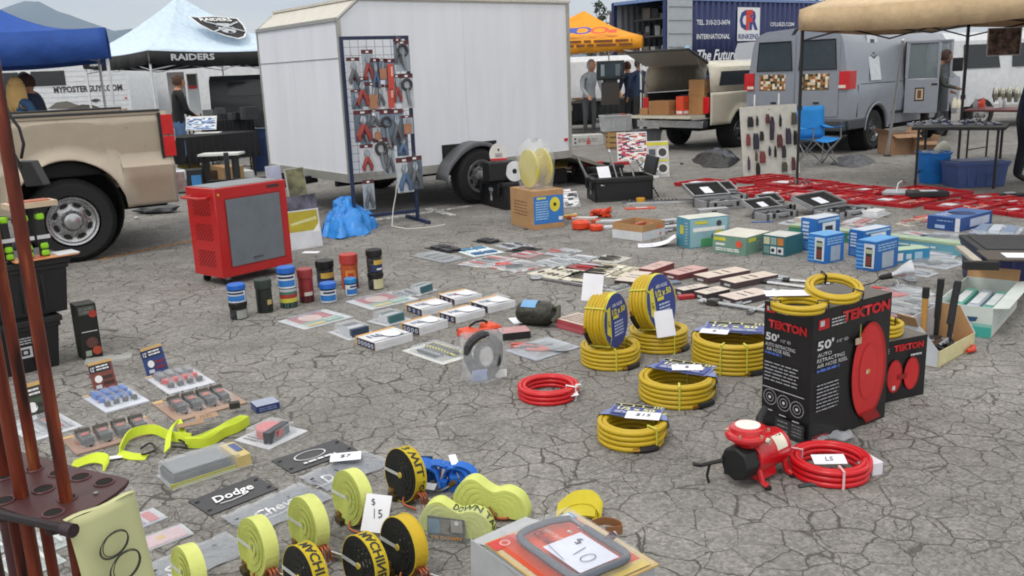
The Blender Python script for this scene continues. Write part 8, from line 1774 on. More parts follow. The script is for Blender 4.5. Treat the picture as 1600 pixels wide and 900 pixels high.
bb_,bux,buy,brz,bz=bin_stack()
def glovepack(label,off,y=0.02,h=.27,seed=0):
    t=thing('work_glove_pack',label,'tool pack',bb_+bux*off+buy*y+V((0,0,bz+.01)),brz);i=MB();g=K('#8fd01c',.5,name='lime_green_plastic');bk=K('#1a1b1d',.5)
    i.box(0,0,0,.048,.045,h*.95,bk,tp=.8);i.build('body',t,bev=.008)
    for z0,z1 in ((.03,.16),(.18,.31),(.80,.94)):q=MB();q.box(0,-.006,h*z0,.044,.052,h*(z1-z0),g,tp=.9);q.build('green_band',t,bev=.01)
    q=MB();q.box(0,-.03,h*.40,.07,.004,h*.08,GW);q.build('label',t)
glovepack('lime green and black tool upright on the upper bin, left of its twin',-.055);glovepack('lime green and black tool upright on the upper bin, nearest the pickup wheel',.03)
glovepack('lime green and black tool upright on the upper bin at the frame edge',-.15,.05)
mb=MB();mb.box(0,0,0,.34,.16,.006,K('#c98a5a',.5));mb.box(.12,0,.006,.12,.14,.004,K('#c9ccd0',.4));mb.box(-.05,.0,.006,.1,.1,.004,K('#b8502c',.5));tag(mb.build('orange_card',loc=bb_+bux*.02+buy*.02+V((0,0,bz+.007)),rz=brz),'orange and white card lying at the front edge of the upper bin','card')
mb=MB();mb.box(0,0,0,.26,.14,.03,K('#c9b49a',.5));mb.box(.0,-.0,.03,.2,.1,.006,K('#a8583a',.5));tag(mb.build('header_card',loc=bb_+bux*.0+buy*.05+V((0,0,bz+.30)),rz=brz),'cream and orange header cards on top of the lime green tools','card')
mb=MB();
for k in range(5):mb.box(-.1-.01*k,.02,.06*k,.3,.2,.02,K(['#8f8474','#3a3a3c','#b9b2a4','#5a4a3c','#26262a'][k],.5))
mb.box(-.12,.02,0,.34,.24,.30,K('#1c1d1f',.6));tag(mb.build('parts_rack',loc=bb_+bux*-.30+buy*.08+V((0,0,bz+.01)),rz=brz),'dark rack of small packs at the left edge on the upper bin','rack')
# ------------------------------------------------------------------ rusty tubes in a holed maroon plate
ZP=.95
RUST=K('#6b3020',.38,.25,'',name='copper_brown_lacquer',var=.35,sc_=14.)
def rust_mat():
    m,t,b=newmat('stained_copper_tube');N=t.nodes.new;l=t.links.new;co=N('ShaderNodeTexCoord');oi=N('ShaderNodeObjectInfo');ad=N('ShaderNodeVectorMath');ad.operation='ADD';mu=N('ShaderNodeMath');mu.operation='MULTIPLY';mu.inputs[1].default_value=9;l(oi.outputs['Random'],mu.inputs[0]);l(co.outputs['Object'],ad.inputs[0]);l(mu.outputs[0],ad.inputs[1])
    mp=N('ShaderNodeMapping');mp.inputs['Scale'].default_value=(40,40,5);l(ad.outputs[0],mp.inputs[0]);n=N('ShaderNodeTexNoise');n.inputs['Scale'].default_value=1.1;n.inputs['Detail'].default_value=7;l(mp.outputs[0],n.inputs['Vector'])
    r=N('ShaderNodeValToRGB');e=r.color_ramp.elements;e[0].position=.33;e[0].color=lin('#22100d');e[1].position=.46;e[1].color=lin('#5e2416');q=e.new(.58);q.color=lin('#74301c');q=e.new(.70);q.color=lin('#9c5a34');l(n.outputs['Fac'],r.inputs[0]);l(r.outputs[0],b.inputs['Base Color']);b.inputs['Roughness'].default_value=.36;b.inputs['Metallic'].default_value=.25;return m
RUST=rust_mat();MAR=K('#4a2a2c',.45,.1,'metal',name='maroon_painted_steel',var=.2)
def holed_plate():
    t=thing('tube_rack','maroon steel plate with round holes holding the rusty tubes at the lower left corner','rack',G(120,750,0)*1.0)
    base=t.location.copy()
    def gp(x,y,z=ZP):q=G(x,y,z)-base;return V((q.x,q.y,z))
    outl=[gp(*p) for p in [(201,749),(196,757),(178,772),(150,790),(120,810),(96,824),(0,792),(-60,772),(-80,690),(-30,690),(20,702),(113,728),(160,739),(190,745)]]
    holes=[((126,746),15),((163,754),15),((68,765),16),((83,802),16),((6,745),15),((6,783),16),((54,733),13),((90,740),13),((105,779),14)]
    import bmesh
    bm=bmesh.new();mb=MB()
    mb.slab(outl,(0,0,1),.007,MAR);mb.slab([p*1 for p in [outl[0],outl[1],outl[2],outl[3],outl[4],outl[5]]]+[p+V((0,0,-.03)) for p in [outl[5],outl[4],outl[3],outl[2],outl[1],outl[0]]],(0,-1,0),.004,MAR) if False else None
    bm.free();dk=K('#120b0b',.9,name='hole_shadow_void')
    me=mb.build('plate',t)
    for (hx,hy_),wpx in holes:
        hm=MB()
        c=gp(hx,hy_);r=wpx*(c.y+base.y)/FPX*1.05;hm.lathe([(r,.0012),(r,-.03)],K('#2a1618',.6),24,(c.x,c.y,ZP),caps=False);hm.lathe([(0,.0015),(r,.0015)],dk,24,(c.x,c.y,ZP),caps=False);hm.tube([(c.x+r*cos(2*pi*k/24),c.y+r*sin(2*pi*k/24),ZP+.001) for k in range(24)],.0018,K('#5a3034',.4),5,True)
        hm.build('hole',t)
    e=MB();a,b=gp(-60,790,ZP+.006),gp(100,826,ZP+.006);e.tube([a,b],.007,K('#241c20',.4,.3),8);e.cyl(b,b+(b-a).normalized()*.02,.011,K('#2c1c22',.4),n=10);s=gp(150,772);e.cyl((s.x,s.y,ZP),(s.x,s.y,ZP+.003),.004,STEEL,n=8);e.build('front_bar',t)
    l_=MB();
    for (x,y) in ((-10,700),(-30,780)):q=gp(x,y);l_.cyl((q.x,q.y,0),(q.x,q.y,ZP-.007),.014,MAR,n=10)
    q=gp(60,760);l_.box(q.x-.15,q.y,.0,.5,.34,.02,MAR);l_.build('leg',t)
    return t,base
tr,trb=holed_plate()
for i,(x,y,r,zt,lb) in enumerate([(104,783,.0100,1.78,'rusty brown vertical tube farthest right in the holed plate'),(55,734,.0098,1.72,'rusty brown tube with dark stains standing in the second hole'),(34,776,.0110,1.8,'thickest looking rusty tube, in front of the plate at the left'),(8,742,.0098,1.70,'rusty tube at the extreme left, seen below the plate')]):
    p=G(x,y,ZP);p.z=0;mb=MB();mb.cyl((0,0,.02),(0,0,zt),r,RUST,n=20);mb.lathe([(r,0),(r+.0015,.004),(r+.0015,.03),(r,.034)],RUST,20,(0,0,.6),caps=False);tag(mb.build('metal_tube',loc=p),lb,'tube','rusty tubes standing in the holed plate')
def number_paper():
    a,b=G(97,812,ZP+.012),G(206,766,ZP+.012);ux=(b-a);w=ux.length;ux.normalize();mb=MB();m=K('#c3c695',.75,0,'',name='pale_yellow_paper',var=.04);n=V((ux.y,-ux.x,0));rows=[];h=.23
    for i in range(15):
        u=i/14;rows.append([a+ux*w*v*(1-.0*u)+V((0,0,-h*u))+n*(.010+.004*sin(3*u+4*v)+.008*u*(1-u)*4*.5)+ux*.016*u for v in [k/8 for k in range(9)]])
    mb.strip(rows,m);rows2=[[a+ux*w*v+V((0,0,0))+n*(.012-.03*k)+V((0,0,.002*sin(9*v))) for v in [q/8 for q in range(9)]] for k in (0,.35)];mb.strip(rows2,m)
    F_=Face(mb,a+n*.020+V((0,0,-h))+ux*.012,ux,(0,0,1),w,h,lift=.006)
    ink=K('#3a3d38',.7)
    for s_,(u,v,ru,rv) in enumerate([(.42,.73,.20,.090),(.43,.735,.18,.085),(.41,.725,.21,.088),(.52,.545,.22,.105),(.53,.55,.19,.10),(.51,.54,.23,.102)]):
        F_.line([(u+ru*cos(RD(a_*15.6+s_*20))+.04*sin(RD(a_*15.6+s_*20)),v+rv*sin(RD(a_*15.6+s_*20))) for a_ in range(24)],.0016,ink)
    o=mb.build('number_paper',thick=.0006);tag(o,'pale yellow paper sheet with a scribbled 8 hanging from the maroon plate','paper sign')
number_paper()
def hanging_lamp():
    q=MB();p=P(30,250,1.75);pts=[P(x,y,1.75)-p for x,y in ((4,150),(14,178),(30,200),(37,225),(33,248))];m=K('#1c1c20',.5);q.tube(pts,.0035,m,6);a,b,c,d=[P(x,y,1.75)-p for x,y in ((24,252),(48,252),(68,290),(40,292))];q.slab([d,c,b,a],(0,-1,0),.03,m);q.tube([P(x,y,1.75)-p for x,y in ((4,160),(20,235),(34,262))],.003,m,5)
    tag(q.build('clip_tool',loc=p,bev=.003),'black wedge shaped clip hanging on a thin cable over the pickup body side','clip')
hanging_lamp()
# ------------------------------------------------------------------ lime straps on the ground
LIME=K('#c6d835',.7,0,'cloth',name='lime_webbing',var=.06);LIMEP=K('#cdd675',.7,0,'cloth',name='pale_lime_webbing',var=.06)
def ribbon(mb,pts,wd,th,m,up=(0,0,1),tw=None):
    pts=[V(p) for p in pts];rows=[]
    for i,p in enumerate(pts):
        t=(pts[min(i+1,len(pts)-1)]-pts[max(i-1,0)]).normalized();u=V(up) if tw is None else V(tw[i]);s=u.normalized();n=t.cross(s).normalized();rows.append([p-s*wd/2-n*th/2,p+s*wd/2-n*th/2,p+s*wd/2+n*th/2,p-s*wd/2+n*th/2,p-s*wd/2-n*th/2])
    mb.strip(rows,m);mb.add(rows[0][:4],[(0,1,2,3)],m);mb.add(rows[-1][:4],[(3,2,1,0)],m)
def smooth(pts,n=6):
    P_=[V(p) for p in pts];out_=[]
    for i in range(len(P_)-1):
        a,b,c,d=P_[max(i-1,0)],P_[i],P_[i+1],P_[min(i+2,len(P_)-1)]
        for k in range(n):
            t=k/n;out_.append(.5*((2*b)+(-a+c)*t+(2*a-5*b+4*c-d)*t*t+(-a+3*b-3*c+d)*t**3))
    return out_+[P_[-1]]
def lime_tow():
    b0=G(300,690);t=thing('tow_strap','long bright lime tow strap folded beside the ratchet card with black hooks','strap',b0)
    def gp(x,y,z=0):q=G(x,y)-b0;return V((q.x,q.y,z))
    s=MB();nd=(gp(384,664)-gp(312,698));nd=V((-nd.y,nd.x,0)).normalized()
    for k in range(7):
        q=(k-3)*.0085;e_=.012*sin(k*2.1);ribbon(s,smooth([gp(288+k,700,.026)+nd*q*.5,gp(318,698,.027+.003*sin(k))+nd*(q*1.25),gp(345,684,.026)+nd*q*.75,gp(366,674,.027)+nd*q*1.2,gp(386-k*.6,664,.026)+nd*q*.6],6),.046,.0052,LIME)
    s.build('folded_bundle',t)
    s=MB();ribbon(s,smooth([gp(188,712,.02),gp(205,690,.035),gp(240,680,.03),gp(268,690,.028),gp(300,694,.03)]),.045,.006,LIME,tw=[V((0,.35,1))]*25);ribbon(s,smooth([gp(186,712,.012),gp(208,716,.008),gp(230,716,.006)]),.045,.005,LIME,tw=[V((.1,1,.25))]*13);ribbon(s,smooth([gp(262,710,.02),gp(268,690,.05),gp(280,676,.055),gp(288,690,.02)]),.042,.005,LIME,tw=[V((.4,1,.3))]*19);s.build('loop',t,thick=.0)
    r=MB()
    for pts in ([(220,705),(236,700),(244,706),(232,716),(222,714)],[(270,702),(284,706),(292,704),(288,698),(276,690)]):r.tube(smooth([gp(x,y,.012+.012*(k % 2)) for k,(x,y) in enumerate(pts)],4),.005,BLKR,6)
    r.build('hook',t);q=MB();q.box(*gp(300,680,.055)[:2],.055,.12,.05,.004,K('#9a7d64',.6),rz=.5);F_=price(q,gp(325,668,.06),.10,.05,.5,'',.1,K('#a08268',.6));F_.line([(.2,.2),(.3,.8),(.4,.2)],.003,INK);F_.line([(.5,.2),(.52,.8),(.7,.3)],.003,INK);q.build('tag',t);q=MB();q.box(*gp(368,646,.04)[:2],.03,.05,.035,.03,K('#33352e',.5),rz=.4);q.build('end_cap',t)
    return t
lime_tow()
o=G(152,730);mb=MB();ribbon(mb,smooth([(-.10,-.02,.02),(-.03,.03,.03),(.03,.02,.025),(.05,-.03,.01)]),.05,.008,LIME,tw=[V((.2,.7,.6))]*19);tag(mb.build('strap_end',loc=o,thick=0),'loose lime strap end poking out behind the maroon plate','strap')
mb=MB();price(mb,(0,0,0),.06,.035,.3,'');tag(mb.build('paper_slip',loc=G(180,714,.01)),'small white slip at the left end of the lime tow strap','paper')
carton('small navy blue box at the end of the lime tow strap',(392,638),(402,647),(435,636),.035,'#22346a','#9aa4b8',lambda F_:(F_['front'].lines(.1,.2,.9,.8,2,K('#7f8cb4',.5)),F_['right'].lines(.1,.2,.9,.8,2,K('#7f8cb4',.5))))
blister('clear pack with a red tape roll and a dark cutter',(366,689),(420,704),(479,674),'#c9cbd0',c_tape(),.05,.7,art=lambda F_:F_.lines(.1,.1,.5,.3,2,K('#3a3d44',.5),.4))
def longblister():
    o,rz,w,d=foot((243,744),(270,768),(383,718));t=thing('blister_pack','long clear pack with a dark grey bar tool and a yellow band','blister pack',o,rz);i=MB();i.box(0,-d*.1,.004,w*.8,d*.72,.045,K('#2a2c30',.4));i.box(0,-d*.1,.05,w*.7,d*.66,.012,K('#4a4e56',.35));i.build('contents',t,bev=.006)
    c=MB();c.box(0,d*.40,.004,w*.9,d*.18,.05,K('#c9b478',.5));F_=Face(c,(-w*.4,d*.31,.055),(1,0,0),(0,1,0),w*.8,d*.17);F_.rect(0,.0,1,.3,K('#c4a83a',.5));F_.rect(.1,.4,.7,.95,K('#4d5f8e',.5));c.box(w*.42,-d*.1,.002,.01,d*.8,.02,K('#a8a83a',.5));c.build('card',t)
    k=MB();k.box(0,0,.002,w,d,.004,dome(a=.25));k.box(0,-d*.05,.004,w*.9,d*.86,.066,dome(a=.28),tp=.94);k.build('clear_cover',t,bev=.006)
longblister()
# ------------------------------------------------------------------ name plates
def plate(label,p0,p1,p2,txt=None,col='#2b2c30',bag=False,tu=.5,tsize=.42,art=None,z=0.):
    o,rz,w,d=foot(p0,p1,p2);t=thing('licence_plate',label,'plate',(o.x,o.y,z),rz);b=MB();b.box(0,0,.001,w,d,.004,K(col,.3));
    F_=Face(b,(w/2,-d/2,.005),(0,1,0),(-1,0,0),d,w,lift=.0008)
    for u in (.06,.94):
        for v in (.22,.78):F_.disc(u,v,.03,K('#0c0c0d',.8),sx=2)
    if txt:F_.text(txt,tu,.5,tsize,K('#e8e9ec',.4),shear=.25,bold=.02,fit=min(.62,.105*len(txt)+.06));F_.line([(tu-.26,.30),(tu-.1,.25),(tu+.1,.28)],.004,K('#e8e9ec',.4))
    if art:art(F_)
    b.build('plate',t,bev=.0)
    if bag:k=MB();k.T=Matrix.Translation((0,0,.007));k.strip([[V((x,y,.004*sin(40*x+3*y)+.003*sin(55*y)+.004)) for y in [-d*.54+d*1.08*q/14 for q in range(15)]] for x in [-w*.56+w*1.12*q/8 for q in range(9)]],K('#c3c9d2',.12,0,'bag',alpha=.42,name='clear_bag_film'));k.build('clear_sleeve',t)
    return t
plate('black plate lettered Dodge in white script, bare on the asphalt',(294,785),(329,807),(428,761),'Dodge')
plate('black plate with a white oval outline and dashes, beside the $7 price paper',(424,721),(456,741),(546,698),None,art=lambda F_:(F_.disc(.45,.58,.24,K('#d9dade',.4),.22,sx=1.7),F_.lines(.25,.18,.75,.28,1,K('#d9dade',.4),.9)))
plate('grey plate in a clear sleeve under the $7 price paper',(473,749),(513,768),(600,722),'D','#4d5058',True,tu=.2)
plate('grey sleeved plate lettered Chevy in white script behind the lime rolls',(352,812),(398,836),(505,776),'Chevy','#4d5058',True)
plate('grey sleeved plate with a white letter S at the bottom edge by the scribbled paper',(226,892),(262,920),(370,850),'Su','#55585f',True,tu=.24)
tag_thing('white price paper marked $7 lying on the sleeved grey plate',G(540,713,.03),.13,.085,RD(8),'$7')
def pinkplate(F_):F_.rect(.06,.08,.94,.92,K('#c9a0a8',.5));F_.rect(.3,.4,.6,.55,K('#c9a040',.5));F_.rect(.02,.03,.98,.06,K('#8a8d98',.5))
blister('pink printed plate in a white frame beside the scribbled paper',(205,850),(222,866),(292,826),'#c9ccd4',None,.008,.97,art=pinkplate)
blister('red and blue printed pack partly behind the scribbled paper',(190,815),(212,830),(242,797),'#c6cad6',None,.008,.97,art=lambda F_:(F_.rect(.1,.1,.9,.4,K('#8a5a8a',.5)),F_.rect(.1,.5,.9,.8,K('#b84a54',.5))))
for p0,p1,p2,lb in [((-10,880),(30,910),(90,868),'white pack at the bottom left corner under the rusty tubes'),((30,850),(60,872),(105,838),'pale green-white packs behind the rusty tubes near the bottom'),((-30,852),(0,866),(45,846),'pale card pack at the extreme lower left edge')]:
    blister(lb,p0,p1,p2,'#bcc8c4',c_bars(['#d3dad6','#8fa09a'],3,5),.02,.9)
tag_thing('blue-white slip of paper beside the maroon plate tip',G(120,770+60,.0)+V((0,0,.004)),.08,.05,.5,name='paper_slip',cat='paper')
# ------------------------------------------------------------------ RATCHET STRAP ROLLS
COP=K('#b0664a',.35,.75,name='copper_plated_wire');GOLDB=K('#8a6a34',.4,.6,name='zinc_gold_steel')
def ring_text(mb,s,R_,w,a0,a1,M_,m,hh=.7):
    vs,fs,tw,th=text_geo(s,.03,0.)
    pts=[]
    for x,y in vs:
        a=a0+(a1-a0)*x/tw;pts.append(M_ @ V(((R_+.0012)*cos(a),(R_+.0012)*sin(a),w*(.5-hh/2)+w*hh*y/th)))
    mb.add(pts,fs,m)
def roll(label,px,py,ptop,wd=.05,side='#a8b83a',rim='#b4c43e',txt=None,ax=(-.74,-.66,.10),a0=None,edge=None,card=False,hooks=True,R_=None):
    p=G(px,py);t=thing('ratchet_strap',label,'ratchet strap',p);H_=zat(p,px,ptop);R_=R_ or H_/2*.93;A_=V(ax).normalized();q=A_.to_track_quat('Z','Y').to_matrix().to_4x4();M_=Matrix.Translation(V((0,0,R_+.004))-A_*wd/2) @ q
    sm,rm=K(side,.75,0,'cloth',name='webbing_side'),K(rim,.7,0,'cloth',name='webbing_face')
    b=MB();b.T=M_;n=40
    outer=[(R_*1.0*cos(2*pi*i/n),R_*sin(2*pi*i/n)) for i in range(n)]
    b.strip([[V((x,y,0)),V((x,y,wd))] for x,y in outer+outer[:1]],rm)
    for z,nz in ((wd,1),(0,-1)):
        K_=9
        for j in range(K_):
            r0,r1=R_*(1-j/K_),R_*(1-(j+1)/K_)*1.0;zz=z-nz*.0012*(j % 2);rows=[[V((r0*cos(a),r0*sin(a),zz)),V((max(r1,.002)*cos(a),max(r1,.002)*sin(a),zz-nz*.0012))] for a in [2*pi*i/n for i in range(n+1)]];b.strip(rows,sm)
        b.tube([(R_*.98*(1-.085*(a/(2*pi)))*cos(a),R_*.98*(1-.085*(a/(2*pi)))*sin(a),z) for a in [2*pi*i/24 for i in range(24*9)]],.0006,K('#a3ae50' if side != '#1d1e1c' else '#131312',.8),4)
    b.build('strap_roll',t,ang=50)
    if edge:
        e=MB();e.T=M_
        for z in (.0015,wd-.0015):e.tube([((R_+.0008)*cos(2*pi*i/n),(R_+.0008)*sin(2*pi*i/n),z) for i in range(n)],.0022,K(edge,.7),5,True)
        e.lathe([(0,0),(R_*.12,0),(R_*.10,.003),(0,.003)],K('#b9a53a',.5),12,(0,0,wd));e.build('edge_stripe',t)
    if txt:
        iv=M_.to_3x3().inverted();up=iv @ V((0,0,1));au=atan2(up.y,up.x);toc=iv @ V((.3,-1,0));at_=atan2(toc.y,toc.x);d=(at_-au+pi) % (2*pi)-pi;sg=1 if d > 0 else -1
        l_=MB();ring_text(l_,txt,R_,wd,au+sg*(a0 or -.2),au+sg*((a0 or -.2)+.27*len(txt)),M_,K('#2b2b26',.7),.66);l_.build('lettering',t)
    k=MB();k.T=M_;iv=M_.to_3x3().inverted();hz_=iv @ V((.7,-.6,0));an=atan2(hz_.y,hz_.x);k.box(R_*.5*cos(an+pi),R_*.5*sin(an+pi),wd+.001,R_*1.0,.012,.001,K('#dfe3e0',.15,0,alpha=.5,name='clear_tape'),rz=an);k.build('tape',t)
    if hooks:
        rt=A_.cross(V((0,0,1))).normalized()*-1;
        if rt.x < 0:rt=-rt
        fr=-A_;h=MB();o_=rt*R_*.85+V((0,0,.03))+A_*.01
        for j in (-1,0,1):
            s_=A_*j*.012;h.tube(smooth([o_+s_+rt*-.01,o_+s_+V((0,0,.035))+rt*.015,o_+s_+V((0,0,.03))+rt*.04,o_+s_*1.5+rt*.045-V((0,0,.015))],4),.0042,COP,7)
        h.tube(smooth([o_+A_*.03-rt*.05-V((0,0,.0)),o_+A_*.05-rt*.02-V((0,0,.012)),o_+A_*.03+rt*.03-V((0,0,.02))],5),.005,COP,7);h.build('hook',t)
        g=MB();c=-rt*R_*.80+V((0,0,R_*.45));
        for j in range(3):g.tube(smooth([c+A_*(.0)+V((0,0,-.01*j)),c-rt*.012+V((0,0,-.05-.01*j)),c+rt*(.02+.01*j)+V((0,0,-.07))+A_*.02*j],4),.006,GOLDB,6)
        g.box(*(c+rt*.03)[:2],.006,.07,.05,.035,GOLDB,rz=.5);g.box(*(-rt*R_*.3)[:2],.003,.10,.05,.02,K('#4a3d24',.5,.4),rz=.6);g.build('buckle',t)
        s=MB();a_=rt*R_*.75+V((0,0,.016))+A_*-.03;s.cyl(a_,a_+rt*.085-A_*.02+V((0,0,.006)),.011,K('#c3c4c6',.2,.9),n=12);s.build('handle',t)
    return t
roll('pale lime strap roll cut by the bottom edge beside the scribbled paper',300,930,850,side='#bfc76c',rim='#d0d87c')
roll('pale lime strap roll second from the left, nearest the bottom edge',408,897,805,side='#bcc568',rim='#d0d87c')
roll('pale lime strap roll third from the left, behind the small black-sided one',486,862,772,side='#bcc568',rim='#d0d87c')
roll('pale lime strap roll next to the $15 paper, farthest back of the pale rolls',554,817,731,side='#bcc568',rim='#d0d87c')
roll('black-sided yellow strap roll at the bottom edge, smallest visible',482,946,864,side='#1d1e1c',rim='#c2ac1c',txt='MACHI',edge='#c2ac1c',R_=.10)
roll('black-sided yellow strap roll with large black letters on its rim',574,925,833,side='#1d1e1c',rim='#c2ac1c',txt='MACHINE',edge='#c2ac1c')
roll('black-sided plain yellow strap roll right of the lettered one',634,896,804,side='#1d1e1c',rim='#c9a924',txt=None,edge='#c2ac1c')
roll('black-sided yellow strap roll farthest back beside the blue bundle',636,780,697,side='#1d1e1c',rim='#c2ac1c',txt='3 WLL .com',a0=-.1,edge='#c2ac1c')
def wavy(label,px,py,wpx,txt=None,card=False,rz=0.):
    p=G(px,py);t=thing('tie_down_strap',label,'strap',p,rz);k=wpx/FPX*(p.y+.3)/2*1.25;s=MB();rows=[]
    base=[(-1,.0),(-1.02,.35),(-.8,.78),(-.45,.95),(-.1,.72),(.15,.62),(.5,.72),(.85,.55),(1.02,.15),(1.0,-.1)]
    pts=smooth([(x*k*.95,0,.03+z*k*.85) for x,z in base],6);
    for lay in range(11):
        sc2=1-lay*.072;ribbon(s,[V((q.x*sc2,q.y+.002*(lay % 2),.006+(q.z-.006)*sc2)) for q in pts],.055,.0115,LIMEP,up=(0,1,0))
    ribbon(s,smooth([(x*k*.85,.0,.012+z*k*.3) for x,z in [(-1,.1),(-.4,.25),(.1,.0),(.6,.1),(1,.0)]],5),.05,.010,LIMEP,up=(0,1,0));s.build('webbing',t,thick=0)
    if txt:
        l_=MB();vs,fs,tw,th=text_geo(txt,.03,0.);n=len(pts);i0,i1=int(n*.45),n-4;out_=[]
        for x,y in vs:
            f=i0+(i1-i0)*x/tw;a=int(f);b_=min(a+1,n-1);q=pts[a].lerp(pts[b_],f-a);tn=(pts[min(a+2,n-1)]-pts[max(a-1,0)]).normalized();nn=V((-tn.z,0,tn.x));out_.append(q+nn*.0075+V((0,-.02+.042*y/th,0)))
        l_.add(out_,fs,K('#3f4a2a',.7));l_.build('lettering',t)
    if card:
        c=MB();w_,h_=.13,.085;c.slab([(-w_*.75,-.045,.01),(w_*.3,-.045,.0),(w_*.3,-.04,h_),(-w_*.75,-.04,h_+.008)],(0,-1,0),.004,K('#3a4248',.4));F_=Face(c,(-w_*.75,-.045,.006),(1,0,0),(0,.05,1),w_*1.05,h_,lift=.003);F_.rect(.03,.3,.35,.95,K('#5c86a0',.4));F_.rect(.36,.3,.62,.95,K('#6d6a64',.4));F_.rect(.64,.4,.95,.95,K('#9a9a96',.4));F_.disc(.8,.82,.09,WHITE);F_.text('TIE DOWN',.5,.14,.16,K('#c98a34',.4),fit=.85,bold=.03);c.build('card',t)
        f=MB();f.strip([[V((x,-.05+.006*sin(40*x+z*30),z)) for z in (.0,.05,.1,.14)] for x in [-.13+.02*i for i in range(14)]],K('#dfe3e0',.12,0,'bag',alpha=.22,name='clear_bag_film'));f.build('clear_bag',t)
    else:
        h=MB();h.tube(smooth([(-.03,-.02,.05),(.0,-.035,.02),(.06,-.03,.012),(.10,0,.03)],5),.006,COP,7);h.tube(smooth([(.0,-.03,.05),(.03,-.05,.03),(.02,-.03,.01)],5),.005,GOLDB,7);h.build('hook',t)
wavy('pale lime tie-down strap with a picture card in a clear bag',716,838,92,'DOWN TAN',True,RD(-14));wavy('pale lime tie-down strap with copper hooks behind the carded one',770,806,96,None,False,RD(-20))
def dollar15():
    a=P(563,778,G(575,830).y);q=MB();b0=G(590,835);
    w,h=.098,.13;F_=price(q,(0,0,0),w,h,RD(-18),'',RD(58));ink=K('#33364a',.6)
    F_.text('$',.32,.78,.2,ink,rot=.3);F_.line([(.40,.62),(.46,.36)],.0026,ink);F_.text('5',.66,.50,.22,ink,rot=.2)
    c=P(588,802,b0.y-.05);tag(q.build('price_tag',loc=c),'white price paper marked $15 leaning between the lime and yellow rolls','price tag')
dollar15()
def bluebundle():
    p=G(690,760);t=thing('blue_strap_bundle','crumpled bright blue strap bundle with a white tag behind the lime straps','strap',p,RD(-12));m=K('#1f66c4',.6,0,'cloth',name='blue_webbing');s=MB();rr=random.Random(6)
    for k in range(7):
        a=rr.uniform(-.5,.5);c=V((-.09+.03*k,rr.uniform(-.03,.04),.02));ribbon(s,smooth([c+V((-.05,.02,0)),c+V((-.02,.0,.05+rr.random()*.04)),c+V((.04,.01,.06)),c+V((.07,-.02,.01))],5),.035,.008,m,tw=[V((sin(a),cos(a),.2))]*16)
    for k in range(3):s.box(.02+.04*k,-.03,.002,.03,.035,.04+.02*(k == 1),m,rz=k*.4)
    s.build('webbing',t);q=MB();price(q,(-.04,-.07,.035),.08,.03,-.2,'',.5);q.build('tag',t);q=MB();price(q,(.05,.02,.11),.03,.06,.5,'',.3);q.tube([(.0,0,.06),(.02,-.01,.12)],.001,WHITE,4);q.build('tag',t);r=MB();r.tube(smooth([(-.06,-.05,.03),(.0,-.06,.01),(.05,-.05,.03)],4),.005,STEEL,6);r.cyl((.05,-.05,.03),(.07,-.05,.05),.01,GOLDB,n=8);r.build('buckle',t)
    c=MB();c.slab([(-.13,.02,.0),(-.05,.05,.0),(-.05,.06,.10),(-.13,.03,.11)],(0,-1,0),.004,K('#274a6a',.4));c.build('card',t)
bluebundle()
